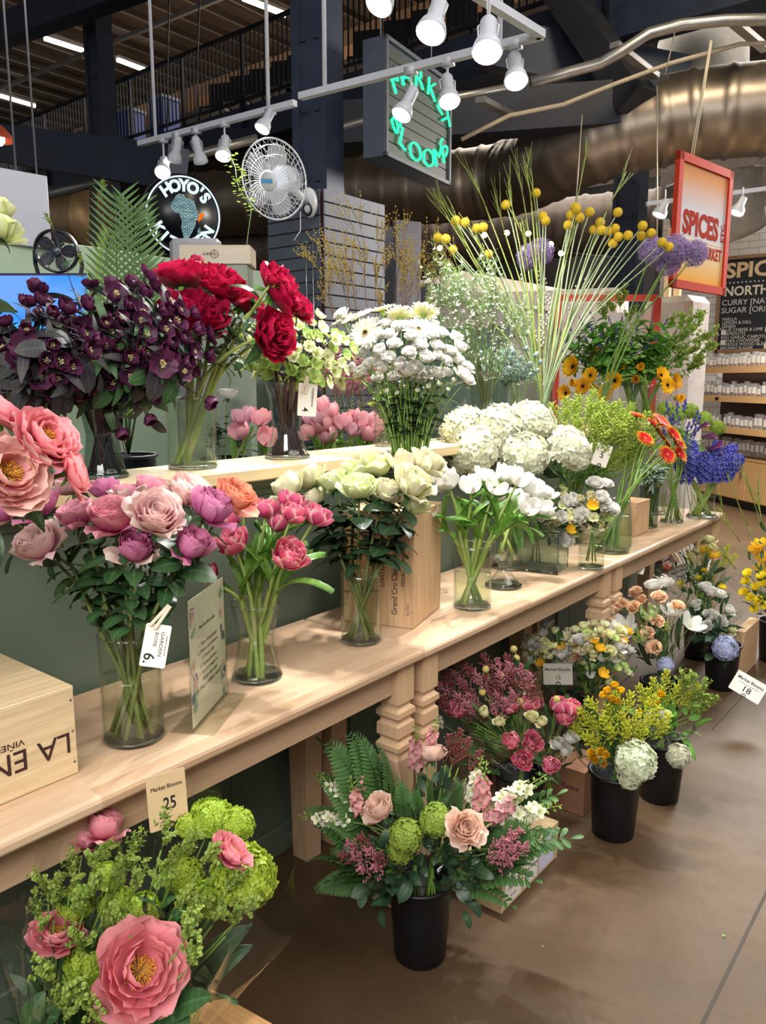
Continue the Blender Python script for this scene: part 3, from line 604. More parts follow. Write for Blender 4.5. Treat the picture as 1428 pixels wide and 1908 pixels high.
def spray(seed, n, L, leafT, spread=40, stem_r=.001, mi_leaf=1, droop=0.):
    """a thin stem with leaves set along both sides"""
    r = rs(seed); m = MB(); P = [Vector((0, 0, L * t_)) + Vector((droop * L * t_ * t_, 0, 0)) for t_ in np.linspace(0, 1, 6)]; m.tube(P, np.linspace(stem_r, stem_r * .4, 6), 4)
    for i in range(n):
        t_ = .15 + .85 * (i + .5) / n; p = P[0].lerp(P[-1], t_); p = Vector((droop * L * t_ * t_, 0, L * t_)); ph = i * 2.4 + r.uniform(-.3, .3); T = leafT[i % len(leafT)]
        m.merge(T, Matrix.Translation(p) @ Matrix.Rotation(ph, 4, 'Z') @ Matrix.Scale(r.uniform(.75, 1.15) * (1.1 - .5 * t_), 4), mi_leaf)
    return m.arr()
def fern(L=.16, n=13, W=.045, seed=0):
    m = MB(); r = rs(seed); P = [(L * t_, 0, L * .25 * math.sin(t_ * 2)) for t_ in np.linspace(0, 1, 8)]; m.tube(P, np.linspace(.0012, .0004, 8), 4)
    for i in range(n):
        t_ = .12 + .86 * i / n; x = L * t_; z = L * .25 * math.sin(t_ * 2); l = W * (1 - t_ ** 1.6) + .006
        for s_ in (-1, 1):
            for q in range(3 if l > .02 else 1):
                T = MB(); pet(T, l * (1 - .25 * q), l * .24, 80, 98, 0, 0, 0, .2, .04, (.5, .5), 3, 4, rng=r); m.merge(T, Matrix.Translation((x + l * .18 * q, 0, z)) @ Matrix.Rotation(s_ * (R(62) - q * .5), 4, 'Z'))
    return m.arr()
def pinnate(L=.14, n=8, W=.045, seed=0):
    m = MB(); r = rs(seed); m.tube([(L * t_, 0, L * .12 * math.sin(t_ * 2.6)) for t_ in np.linspace(0, 1, 7)], np.linspace(.0013, .0005, 7), 4); T = MB()
    pet(T, W, W * .42, 80, 108, 0, 0, 0, .2, .03, (.7, .35), 5, 5, rng=r); T.arr()
    for i in range(n):
        t_ = .15 + .83 * i / n
        for s_ in (-1, 1): m.merge(T, Matrix.Translation((L * t_, 0, L * .12 * math.sin(t_ * 2.6))) @ Matrix.Rotation(s_ * R(55), 4, 'Z') @ Matrix.Scale(1.1 - .6 * t_, 4))
    m.merge(T, Matrix.Translation((L, 0, L * .06)) @ Matrix.Scale(.5, 4)); return m.arr()
def twigs(seed, L, depth_=3, k_=3, r0=.0016, spread=22, ends=None, mi_end=1, tip=None, up=.0, dens=1.):
    """forked twig growing along +Z; ends(T) are put at tips and along the twigs"""
    r = rs(seed); m = MB(); tips = []
    def grow(p, d, l, dd, rad):
        P = [p]; q = p; n_ = 4
        for i in range(n_): d = (d + Vector(r.uniform(-.07, .07, 3)) + Vector((0, 0, up))).normalized(); q = q + d * (l / n_); P.append(q)
        m.tube(P, np.linspace(rad, rad * .6, n_ + 1), 4)
        for x in P[1:]: tips.append((x, d, dd))
        if dd > 0:
            for j in range(k_):
                b_ = P[r.randint(1, n_ + 1)]; ax = Vector(r.uniform(-1, 1, 3)).normalized(); d2 = (d + ax * math.tan(R(spread)) * r.uniform(.5, 1.2)).normalized(); grow(b_, d2, l * r.uniform(.5, .8), dd - 1, rad * .62)
    grow(Vector((0, 0, 0)), Vector((0, 0, 1)), L, depth_, r0)
    if ends:
        for p, d, dd in tips:
            if dd < depth_ and r.uniform() < dens: m.merge(ends[r.randint(len(ends))], frame(p, d + Vector(r.uniform(-.7, .7, 3))) @ Matrix.Scale(r.uniform(.7, 1.15), 4), mi_end)
    return m.arr()
def plume(seed, L=.1, n=16, W=.05, bead=.0022, mi=1, rise=35, beads=10):
    """feathery plume of side sprays covered in little beads (goldenrod, heather)"""
    r = rs(seed); m = MB(); B = MB(); B.ball((0, 0, 0), bead, 4, 0, 1.4); B.arr(); m.tube([(0, 0, 0), (0, 0, L)], [.0013, .0005], 4)
    for i in range(n):
        t_ = .18 + .8 * i / n; ph = i * 2.4; l = W * (1 - t_ * .75) * r.uniform(.7, 1.2); a = R(90 - rise + r.uniform(-15, 15)); d = Vector((math.cos(ph) * math.sin(a), math.sin(ph) * math.sin(a), math.cos(a))); p = Vector((0, 0, L * t_)); q = p + d * l + Vector((0, 0, l * .2))
        m.tube([p, q], [.0007, .0003], 3, 0, False)
        for j in range(beads): s_ = .2 + .85 * j / beads; m.merge(B, frame(p.lerp(q, s_) + Vector(r.uniform(-.003, .003, 3)), d), mi)
    for j in range(8): m.merge(B, frame(Vector((0, 0, L * (.8 + .03 * j))) + Vector(r.uniform(-.002, .002, 3)), (0, 0, 1)), mi)
    return m.arr()

# ---- materials of flowers
GL = petal('rose_leaf', '2c4428', '3a5c34', '34522e', .42, .16, spec=.45, streak=.18)
DL = petal('dark_leaf', '20341f', '2f4a2f', '2a422c', .4, .12, spec=.45, streak=.18)
TL = petal('tulip_leaf', '6f9a3c', '6a9838', '55823a', .42, .25, spec=.4, streak=.22)
BL = petal('bright_leaf', '5a8c34', '6ca044', '5c8c3c', .5, .25, streak=.2)
LL = petal('lime_leaf', '6a8436', '7e943e', '95a84e', .55, .3)
ML = petal('grey_leaf', '5f7a64', '748c78', '8a9f8c', .6, .2)
FERNL = petal('fern_leaf', '37512a', '40602f', '4c6c38', .5, .2)
AUBL = petal('dusky_leaf', '2c2a30', '35333a', '3f4038', .5, .12)
SG = mat('stem_green', '6d8c3a', .5, var=.2, scale=30); SD = mat('stem_dark', '66703a', .5, var=.25, scale=30); SP = mat('stem_pale', '98ab58', .5, var=.15, scale=30)
SB = mat('stem_brown', '3d2028', .45, var=.25, scale=30); TWIG = mat('twig_brown', '6e5340', .7, var=.25, scale=40); SW = mat('stem_sage', '8b9a72', .55, var=.15, scale=30)
YEL = mat('pollen_yellow', 'e0a020', .7, var=.2, scale=200); YB_ = mat('billy_yellow', 'd2b128', .75, var=.16, scale=120); YF = mat('stamen_filament', 'e8c070', .6); DK = mat('eye_brown', '2a1812', .8); PALEY = mat('pale_yellow_green', 'd8dc8c', .6)
PINKR = petal('garden_rose_pink', 'b0427c', 'd8689c', 'efb2bf', .55, .28, pm=.45, pe=1.0)
PINKR2 = petal('garden_rose_blush', 'd87c98', 'eeaabc', 'f9dcd6', .55, .3, pm=.35, pe=.9)
MAGR = petal('garden_rose_magenta', 'b04c84', 'cc6a9e', 'e294ba', .55, .28, pm=.5, pe=1.0)
CORAL = petal('peony_coral', 'c83e62', 'e2748c', 'f2a8ac', .6, .34, pm=.4, pe=1.0)
CORAL2 = petal('peony_peach', 'dc6a86', 'eca0a4', 'f6ccbc', .6, .34, pm=.35, pe=1.0)
CRIM = petal('peony_crimson', '5c0420', '960a34', 'bc1848', .5, .25, pm=.5, pe=1.0, vv=.3)
AUB = petal('hellebore_plum', '3a1830', '45183a', '5c2646', .5, .2, pm=.4, pe=.95, vv=.5, spec=.35)
HGR = petal('hellebore_green', 'b8cc78', 'c2d88a', 'a4bf62', .55, .35, pm=.5, pe=1., hv=.01)
HWH = petal('hellebore_cream', 'd4dc98', 'eef0cc', 'e0e6b4', .55, .35, pm=.4)
TULP = petal('tulip_rose', 'b8285c', 'd2477a', 'de7a94', .5, .25, pm=.5, pe=1.0, side='f2c8bc')
TULS = petal('tulip_soft_pink', 'e6c890', 'dc94a8', 'e4a8ac', .5, .3, pm=.3, pe=.95)
TULL = petal('tulip_lilac', 'e8d8b0', 'd49aae', 'dcaabc', .5, .3, pm=.3, pe=.95)
TULW = petal('tulip_white', 'c0c478', 'dedcd2', 'e2e0da', .5, .34, pm=.28, pe=.9, hv=.0, vv=.06)
IVOR = petal('rose_ivory', 'ccd696', 'e2dcb8', 'e8e0c2', .55, .34, pm=.4, pe=.95, side='e4e8b4', hv=.012, vv=.08)
IVOG = petal('rose_lime_ivory', 'c4d488', 'dde4a8', 'eaecc8', .55, .34, pm=.45, pe=.95, side='d2e090', hv=.012, vv=.08)
WHT = petal('white_petal', 'd4d8b4', 'eae9e0', 'eeece6', .55, .34, pm=.3, pe=.9, hv=0, vv=.06)
GERW = petal('gerbera_white', 'e2cc90', 'dedccc', 'e2e0d6', .6, .3, pm=.25, pe=.8, hv=0, vv=.06)
GERC = petal('gerbera_cream', 'd0cc90', 'd8d6a6', 'dedcb4', .6, .3, pm=.25, pe=.8, hv=0, vv=.06)
GERR = petal('gerbera_red_yellow', 'b01018', 'c81c18', 'f0b020', .55, .2, pm=.80, pe=.93, hv=.004)
HYW = petal('hydrangea_white', 'c4c88c', 'd8d9bc', 'dedecb', .6, .32, pm=.25, pe=.9, hv=.0, vv=.05)
HYG = petal('hydrangea_pale_green', 'c8d8a0', 'dfe8c8', 'eef0dc', .6, .32, pm=.3, hv=.005, vv=.06)
HYB = petal('hydrangea_blue', 'd6d9ee', 'c8cfec', 'bcc6ea', .6, .3, pm=.3, vv=.08)
VIB = petal('viburnum_lime', '8aa43c', '98b448', 'a6c058', .6, .3)
SUNP = petal('sunflower_gold', 'e09a10', 'f6b818', 'fac828', .6, .25, hv=.008)
BLSH = petal('rose_blush', 'e4a090', 'f2c4b8', 'f6dcca', .55, .32, pm=.4, pe=.95)
PEACH = petal('carnation_peach', 'e6b088', 'f0c49a', 'f4d2ae', .6, .3)
CRMY = petal('carnation_cream', 'dfdf98', 'f0edb8', 'f3f0c8', .6, .32, hv=.01)
FREY = petal('freesia_yellow', 'e0a818', 'f0bc28', 'f4c83c', .55, .3)
SNPK = petal('snapdragon_pink', 'd8c8a0', 'dca0a4', 'd4888c', .6, .3)
SNWH = petal('snapdragon_white', 'a8c068', 'eaeac8', 'f4f0e0', .6, .3)
PURP = petal('calla_plum', '4a1c44', '6b2c60', '7c3c70', .4, .2)
HYAC = petal('hyacinth_blue', '2c2c88', '4a4cb0', '8284cc', .5, .25, pm=.5)
ALLI = petal('allium_mauve', '8c74a8', 'a48cc0', 'b8a0cc', .6, .3)
HEATH = mat('heather_rust', '7a3c3c', .8, var=.3, scale=80); HEATP = mat('heather_pink', 'b06c78', .8, var=.3, scale=80)
GOLDR = mat('goldenrod_green', '9cb040', .75, var=.25, scale=60); GOLDY = mat('goldenrod_yellow', 'b4b82c', .75, var=.2, scale=60)
FOY = petal('forsythia_yellow', 'e0c418', 'f0d81c', 'f4e030', .55, .3); BUTY = petal('button_mum_yellow', 'd8a010', 'e8b818', 'f0c828', .6, .2)
PWIL = mat('willow_catkin', 'd8d4c8', .9, var=.1); ERYN = mat('eryngium_grey', '8fa09c', .7, var=.15, scale=80); WAXW = petal('waxflower_white', 'c8a078', 'f0f0e8', 'f4f4ee', .6, .3, pm=.2, pe=.6)

# ---- head meshes: KIND[name] = list of variants; a variant is a list of (part name, mesh)
KIND = {}
def reg(name, variants): KIND[name] = variants
def H1(mb, mats, part='bloom'): return [(part, mb.mesh(part, mats))]
def rosev(name, M_, seeds, R_, op, guard, Mv=None, pale=None):
    out = []
    for i, s_ in enumerate(seeds):
        m = rose_head(s_, R_, op[i % len(op)], guard[i % len(guard)], 1., pale is not None); sepals(m, R_, 1); out.append(H1(m, [(Mv or [M_])[i % len(Mv or [M_])], GL] + ([pale] if pale else [])))
    reg(name, out)
rosev('garden_rose', PINKR, (1, 2, 3, 4, 5, 6), .042, (.75, .35, .9, .2, .6, .5), (4, 3, 5, 2, 4, 5), [PINKR, MAGR, PINKR2, MAGR, PINKR2, PINKR], petal('garden_rose_guard', 'd8a0a8', 'e8c0bc', 'efdccb', .6, .3))
rosev('ivory_rose', IVOR, (11, 12, 13, 14), .045, (.2, .8, .3, .9), (4, 3, 4, 3), [IVOR, IVOG, IVOR, IVOG])
rosev('blush_rose', BLSH, (21, 22), .034, (.5, .8), (4, 5))
rosev('lisianthus', WHT, (31, 32, 33), .026, (.8, 1.2, .35), (3, 4, 2)); rosev('lisi_bud', HYG, (35,), .010, (0,), (0,))
rosev('cream_spray', CRMY, (41, 42), .017, (.7, .3), (3, 2)); rosev('orange_rose', petal('rose_salmon', 'd86858', 'e8887c', 'f0a488'), (45,), .04, (.7,), (4,))
rosev('coral_bud', CORAL, (46,), .034, (.1,), (3,)); rosev('ranunculus', WHT, (47, 48), .024, (.9, .7), (4, 3))
out = []
for i, s_ in enumerate((51, 52, 53)):
    m = peony_open(s_); sepals(m, .05, 1); out.append(H1(m, [(CORAL, CORAL2, CORAL)[i], BL]) + [('stamens', stamens(s_, n=170, L=.021, fl=80).mesh('stamens', [YF, YEL]))])
reg('coral_peony', out)
reg('crimson_peony', [H1(sepals(peony_double(s_), .05, 1), [CRIM, BL]) for s_ in (61, 62)])
reg('peony_bud', [H1(sepals(rose_head(65, .02, 0, 0), .03, 1, 5, 95, 10, .035), [CRIM, LL])])
reg('rose_tulip', [H1(tulip(s_, .026, .050, .30, 4), [TULP]) for s_ in (71, 72)] + [H1(tulip(74, .024, .052, -.1, 3), [TULP])])
reg('pink_tulip', [H1(tulip(s_, .018, .052, -.05), [[TULS, TULL, TULS][s_ % 3]]) for s_ in (75, 76, 77)])
reg('white_tulip', [H1(tulip(s_, .027, .062, o_, d_), [TULW]) for s_, o_, d_ in ((81, .35, 4), (82, .05, 0), (83, .45, 0), (84, .2, 3))])
reg('plum_hellebore', [H1(hellebore(s_, .027, d_), [AUB, PALEY, mat('anther_cream', 'd8c890', .7)]) for s_, d_ in ((91, 0), (92, 30), (93, 55), (94, 75))])
reg('green_hellebore', [H1(hellebore(s_, .022, d_), [(HGR, HWH)[s_ % 2], PALEY, PALEY]) for s_, d_ in ((95, 10), (96, 30), (97, 45), (98, 0))])
reg('white_gerbera', [H1(daisy(101), [GERW, petal('eye_ring', 'f0d8a8', 'e8c890', 'e8c890'), DK, SG]), H1(daisy(102, up=10), [GERC, PALEY, DK, SG])])
reg('red_gerbera', [H1(daisy(s_, .040, 30, 3, .15, disk=.2, up=u_), [GERR, mat('gerbera_ring', 'd86a3a', .7), mat('gerbera_eye', 'c8904a', .7), SG]) for s_, u_ in ((103, 0), (104, 14))])
reg('sunflower', [H1(daisy(s_, .032, 14, 3, .36, disk=.27, up=u_, tipd=t_), [SUNP, DK, DK, SG]) for s_, u_, t_ in ((105, 28, 0), (106, 60, -25), (107, 15, 10))])
reg('white_hydrangea', [H1(hydrangea(s_, .075, .0125, 230, .8, -.5), [HYW, PALEY]) for s_ in (111, 112)])
reg('green_hydrangea', [H1(hydrangea(113, .062, .012, 150, .75), [HYG, PALEY])]); reg('blue_hydrangea', [H1(hydrangea(114, .062, .012, 150, .75), [HYB, PALEY])])
reg('lime_hydrangea', [H1(hydrangea(s_, .055, .0075, 260, .7, -.4), [petal('hydrangea_lime', '8aa02c', 'a0b83c', 'b4c84c'), mat('lime_bead', 'a4b848', .6)]) for s_ in (115, 116)])
reg('viburnum', [H1(hydrangea(117, .04, .006, 200, .95, -.8), [VIB, mat('lime_bead', 'a4b848', .6)])])
reg('billy_button', [H1(craspedia(121), [YB_])]); reg('pale_billy', [H1(craspedia(122, .011), [mat('billy_pale', 'c2b26a', .8, var=.2, scale=120)])])
reg('allium', [H1(allium(125), [ALLI, mat('allium_core', '6c7a58', .7)])])
reg('carnation', [H1(sepals(rose_head(s_, .022, 1., 5, 2.), .02, 1), [M_, BL]) for s_, M_ in ((131, PEACH), (132, PEACH), (133, CRMY))])
reg('button_mum', [H1(sepals(rose_head(135, .011, .9, 0), .012, 1), [BUTY, BL])])
reg('yellow_daisy', [H1(daisy(137, .02, 16, 3, .3, disk=.25, up=25), [FOY, BUTY, BUTY, SG])])
reg('freesia', [H1(tulip(138, .011, .028, .4), [FREY]), H1(tulip(139, .01, .028, .35), [WHT])])
reg('lily', [H1(tulip(140, .03, .085, .85), [WHT])]); reg('lily_bud', [H1(tulip(141, .010, .07, -.35), [petal('lily_bud_green', '7c9a48', '9cb468', 'b8c890')])])
reg('coral_cluster', [H1(tulip(142, .02, .04, .6, 3), [CORAL])])
T_ = MB()
for i in range(6): pet(T_, .017, .008, 40, 110, 2 * pi * i / 6, .001, .004, .3, .04, (.4, .5), 3, 4)
T_.lathe([(1e-4, 0), (.004, .002), (.003, .007)], 6); T_.arr(); m = MB()
for i in range(34): z = i / 34.; ph = i * 2.4; q = .014 * (1 - .45 * z); m.merge(T_, frame((q * math.cos(ph), q * math.sin(ph), .1 * z), (math.cos(ph), math.sin(ph), .35)))
reg('hyacinth', [H1(m, [HYAC])])
m = MB(); pet(m, .09, .07, 6, 60, 0, 0, 0, 1.6, .02, (.35, .5), 9, 8); reg('calla', [H1(m, [PURP])])
def snap(seed, M_, n=22, L=.13):
    r = rs(seed); m = MB(); m.tube([(0, 0, 0), (0, 0, L)], [.002, .001], 5, 1)
    for i in range(n):
        z = i / n; ph = i * 2.4; s_ = (1 - z) ** .8; T = MB()
        if z < .6:
            for j in range(4): pet(T, .014 + .006 * s_, .014, 30, 70 + 40 * s_, 2 * pi * j / 4, .001, .004, .6, .08, (.5, .25), 3, 4, 0, rng=r)
            T.lathe([(1e-4, 0), (.004, .002), (.0045, .009)], 6, 0)
        else: T.lathe([(1e-4, 0), (.003 + .002 * s_, .004), (.001, .009 + .004 * s_)], 6, 1)
        q = .004; m.merge(T, frame((q * math.cos(ph), q * math.sin(ph), L * z * .97), (math.cos(ph), math.sin(ph), .5)))
    return m
reg('snapdragon', [H1(snap(151, SNPK), [SNPK, LL]), H1(snap(152, SNWH), [SNWH, LL])])
for nm, mb in list(dict(goldenrod=plume(161, .13, 26, .06, .0023, 1, 40, 12), goldenrod_small=plume(162, .07, 12, .03, .0022, 1)).items()): reg(nm, [H1(mb, [SG, GOLDR], 'plume')])
reg('goldenrod_gold', [H1(plume(163, .11, 20, .05, .0024, 1), [SG, GOLDY], 'plume')])
reg('heather', [H1(plume(164, .09, 14, .04, .0024, 1, 50, 8), [SD, HEATH], 'plume'), H1(plume(165, .09, 14, .04, .0024, 1, 50, 8), [SD, HEATP], 'plume')])
# euphorbia: small cupped lime bracts on fine stalks
EU = MB()
for i in range(2): pet(EU, .008, .013, 60, 78, pi * i, .0005, 0, .5, .02, (.45, .25), 3, 3)
EU.ball((0, 0, .002), .0014, 5, 0); EU.arr()
reg('euphorbia', [H1(twigs(s_, .075, 2, 4, .0012, 30, [EU], 1, dens=.8), [SP, LL], 'spray') for s_ in (171, 172)])
# leaves as templates
LF_ROSE = [leaf(.055, .034, seed=i, a0=70, bend=50 + 15 * i) for i in range(3)] + [leaf(.06, .030, seed=77, a0=75, bend=95), leaf(.05, .032, seed=78, a0=50, bend=20)]
LF_BIG = [leaf(.085, .048, (.55, .6), .2, 70, 60, seed=5 + i) for i in range(3)]
LF_OV = [leaf(.04, .024, (.5, .5), .3, 40, 60, seed=9 + i) for i in range(2)]
LF_TUL = [leaf(.17, .036, (.45, .55), .9, b_, 12, 7, 10, 12 + i, .03) for i, b_ in enumerate((60, 100, 35))]
LF_LAN = [leaf(.09, .022, (.6, .8), .4, 60, 45, 3, 8, 15 + i) for i in range(3)]
LF_PEO = [leaf(.11, .036, (.6, .8), .35, 80, 60, 5, 9, 18 + i) for i in range(3)]
LF_ASP = [leaf(.15, .075, (.5, .5), .25, 40, 40, 7, 9, 21 + i, .008) for i in range(2)]
LF_TINY = [leaf(.014, .005, (.5, .6), .2, 20, 50, 3, 3, 24 + i) for i in range(2)]
LF_FERN = [fern(.16, 19, .046, 1), fern(.13, 17, .04, 2)]; LF_PIN = [pinnate(.15, 8, .045, 1), pinnate(.12, 7, .04, 2)]
EUC = [leaf(.022, .02, (.4, .35), .15, 20, 70, 3, 4, 28)]
# ================================================================ vases, stems, bunches, bouquets
GLASS = thin('clear_glass', 'fcfefd', 1.5, .02, edge='9aaaa2'); GLASSG = thin('green_glass', 'f4faf4', 1.5, .03, edge='8aa690'); GLASSD = thin('smoky_glass', 'e6ecea', 1.5, .03, edge='7e8a84')
WATER = thin('water', 'fbfcf6', 1.3, .01, edge='b4bca6'); WATERG = thin('green_water', 'f3f8e8', 1.3, .05, edge='b4c49c', haze=.05)
FILM = thin('cellophane', 'fdfefd', 1.6, .04, edge='dfe4e2')
t = NT('solid_glass'); b = t.n('BsdfPrincipled', Roughness=.0, IOR=1.5); t.set(b, 'Base Color', lin('eef6f2')); t.set(b, 'Transmission Weight', 1.); BASEG = t.end(b.outputs[0])
rd = random.Random(5)
def vase(c, prof, H_, lab, water=.6, gm=None, wm=None, k=36, name='glass_vase', cat='vase', cards=True):
    """glass vase: prof = list of (radius, height share); thick floor, water filled to a share of the height"""
    gm = gm or GLASS; o = empty(name, c, rd.uniform(0, 1), lab, cat); z = np.linspace(0, 1, 15); r_ = np.interp(z, [p[1] for p in prof], [p[0] for p in prof])
    m = MB(); out = [(max(r, .001), q * H_) for r, q in zip(r_, z)]; inn = [(r - .003, max(q * H_, .010)) for r, q in zip(r_, z)][::-1]
    m.lathe([(1e-4, 0)] + [(out[0][0] - .004, 0)] + [(out[0][0], .004)] + out[1:] + [(out[-1][0] - .0015, H_ + .0015)] + inn + [(1e-4, .010)], k); ob('glass_body', m, gm, o)
    m = MB(); m.tube([((r_[-1] - .001) * math.cos(a_), (r_[-1] - .001) * math.sin(a_), H_ + .001) for a_ in np.linspace(0, 2 * pi, k + 1)], .0019, 6, 0, False); ob('rim', m, BASEG, o)
    m = MB(); m.lathe([(1e-4, .0006), (r_[0] - .006, .0006), (r_[0] - .0006, .003), (r_[0] - .0012, .0095), (r_[0] - .006, .0120), (1e-4, .0100)], k); ob('thick_base', m, BASEG, o)
    if water:
        hw = H_ * water; q = [t_ for t_ in z if t_ * H_ <= hw and t_ * H_ > .0135] + [water]; m = MB(); m.lathe([(1e-4, .0125)] + [(float(np.interp(t_, z, r_)) - .0036, max(.0126, t_ * H_)) for t_ in q] + [(1e-4, hw)], k); ob('water', m, wm or WATER, o)
    c = Vector(c); return dict(o=o, b=c + Vector((0, 0, .014)), rb=r_[0] * .82 - .004, rm=r_[-1] * .8, m=c + Vector((0, 0, H_)), rw=min(r_) * .8)
def bez(p0, p1, p2, p3, n=9):
    return [p0 * (1 - t_) ** 3 + p1 * 3 * t_ * (1 - t_) ** 2 + p2 * 3 * t_ * t_ * (1 - t_) + p3 * t_ ** 3 for t_ in [i / (n - 1) for i in range(n)]]
CAMP = Vector((0, 0, CAMH))
def head_axis(h, m, face, up):
    out = (h - m); out.z *= .4; tc = (CAMP - h).normalized(); return (out.normalized() * 1. + Vector((0, 0, up)) + tc * face).normalized()
def heads(kind, v, parent, pos, ax, s_=1., spin=None, lab=None):
    V = KIND[kind]; parts = V[v % len(V)]; M_ = frame(pos, ax) @ Matrix.Rotation(rd.uniform(0, 6.3) if spin is None else spin, 4, 'Z') @ Matrix.Scale(s_, 4)
    first = None
    for i, (pn, me) in enumerate(parts):
        o = ob(pn, me, None, parent if first is None else first, M_ if first is None else Matrix.Identity(4))
        if first is None: first = o; (lab and o.__setitem__('label', lab))
    return first
def stem_thing(name, cat, kind, v, h, V, lab, group, s_=1., face=.5, up=.8, sm=None, sr=.0028, lt=None, ln=0, ls=1., lr=(.25, .8), lmat=None, headon=True, hang=.35):
    h = Vector(h); out = Vector(((h - V['m']).x, (h - V['m']).y, 0)); L = (h - V['m']).length; u = out.normalized() if out.length > 1e-4 else Vector((1, 0, 0))
    rr = min(1, out.length / (L * .6 + 1e-6)); an = rd.uniform(-.9, .9); u2 = Matrix.Rotation(an, 3, 'Z') @ u
    mp = V['m'] + u2 * V['rm'] * min(1.05, rr * .85 + rd.uniform(.0, .35)); bp = V['b'] - (Matrix.Rotation(rd.uniform(-.9, .9), 3, 'Z') @ u2) * V['rb'] * math.sqrt(rd.uniform(.1, 1))
    mid = (mp + bp) / 2; c_ = Vector((V['m'].x, V['m'].y, mid.z)); dm = mid - c_
    if dm.length > V['rw']: mid = c_ + dm.normalized() * V['rw']
    ax = head_axis(h, V['m'], face, up); t0 = (mp - bp).normalized(); B = bez(mp, mp + t0 * L * .35, h - ax * L * hang, h, 9); P = [bp, (bp + mid) / 2, mid, (mid + mp) / 2] + B
    r0 = empty(name, bp, 0, lab, cat, group); Q = [p - bp for p in P]
    ob('stem', MB().tube(Q, [sr * 1.5] * 4 + list(np.linspace(sr * 1.35, sr * .8, 9)), 6), sm or SG, r0)
    if lt:
        m = MB()
        for i in range(ln):
            t_ = lr[0] + (lr[1] - lr[0]) * (i + rd.random()) / ln; k_ = min(7, int(t_ * 8)); p = B[k_].lerp(B[k_ + 1], t_ * 8 - k_) - bp; d = (B[k_ + 1] - B[k_]).normalized()
            m.merge(rd.choice(lt), frame(p, d) @ Matrix.Rotation(rd.uniform(0, 6.3), 4, 'Z') @ Matrix.Scale(ls * rd.uniform(.7, 1.2), 4))
        ob('leaves', m, lmat or GL, r0)
    if headon: heads(kind, v, r0, h - bp, ax, s_)
    return r0
def bunch(name, cat, kind, V, items, lab, group, d=None, **k):
    dv = depth(V['m'])
    for it in items:
        px, py, off = it[:3]; s_ = it[3] if len(it) > 3 else 1.; v = it[4] if len(it) > 4 and it[4] is not None else rd.randrange(50); l = it[5] if len(it) > 5 else None; kk = dict(k)
        if len(it) > 6: kk.update(it[6])
        stem_thing(name, cat, kind, v, at(px, py, dv - off), V, l or lab, None if l else group, s_ * k.get('sc', 1.), **{a: b_ for a, b_ in kk.items() if a != 'sc'})
def scat(cx, cy, rx, ry, n, off=(-.1, .12), seed=1, s_=(.85, 1.1), mind=0, top=None):
    r = random.Random(seed); out = []; tries = 0
    while len(out) < n and tries < n * 60:
        tries += 1; a = r.uniform(0, 6.283); q = math.sqrt(r.random()); x, y = cx + rx * q * math.cos(a), cy + ry * q * math.sin(a)
        if mind and any((x - o[0]) ** 2 + (y - o[1]) ** 2 < mind ** 2 for o in out): continue
        o_ = off[0] + (off[1] - off[0]) * math.sqrt(max(0, 1 - q * q)) + r.uniform(-.01, .01); out.append((x, y, o_, r.uniform(*s_)))
    return out
def wrap(name, parent, neck, cen, rad, mt=None, ruf=.14, lab=None, n=44, k=12, open_=1., seed=0):
    """clear film folded into a cone round a bouquet, in the parent's frame"""
    r = rs(seed); ax = (cen - neck); L = ax.length * 1.14; ruf *= 1.5; a = np.linspace(0, 2 * pi, n, endpoint=False); f1, f2 = r.uniform(0, 6, 2); V = []
    for i in range(k):
        t_ = i / (k - 1); rr = .03 + (rad - .03) * math.sin(t_ * 1.35) / math.sin(1.35); w_ = 1 + ruf * t_ * (np.sin(a * 5 + f1 + t_ * 2) * .6 + np.sin(a * 9 + f2) * .4 + r.uniform(-.12, .12, n)); z = L * t_ * (1 + .10 * t_ * np.sin(a * 4 + f2))
        V.append(np.stack([rr * w_ * np.cos(a), rr * w_ * np.sin(a), z], -1))
    m = MB(); m.grid(np.array(V), closed=True); M = MB(); M.merge(m, frame(neck, ax)); return ob(name, M, mt or FILM, parent)
def bucket(c, lab, rt=.088, rb=.070, H_=.235):
    o = empty('flower_bucket', c, 0, lab, 'bucket'); m = MB(); m.lathe([(1e-4, 0), (rb - .004, 0), (rb, .004), (rb + (rt - rb) * .55, H_ * .6), (rt - .004, H_ * .95), (rt, H_ * .97), (rt - .004, H_ * .965), (rb - .003, .012), (1e-4, .010)], 40); ob('body', m, mat('bucket_black', '0c0e14', .38, var=.05, spec=.5), o)
    m = MB(); m.lathe([(rt - .004, H_ - .012), (rt + .005, H_ - .010), (rt + .006, H_ - .002), (rt + .002, H_), (rt - .005, H_ - .002)], 40); ob('rim', m, mat('bucket_black', '0c0e14'), o)
    return dict(o=o, c=Vector(c), m=Vector(c) + Vector((0, 0, H_)), r=rt)
LV_SPEC = {}
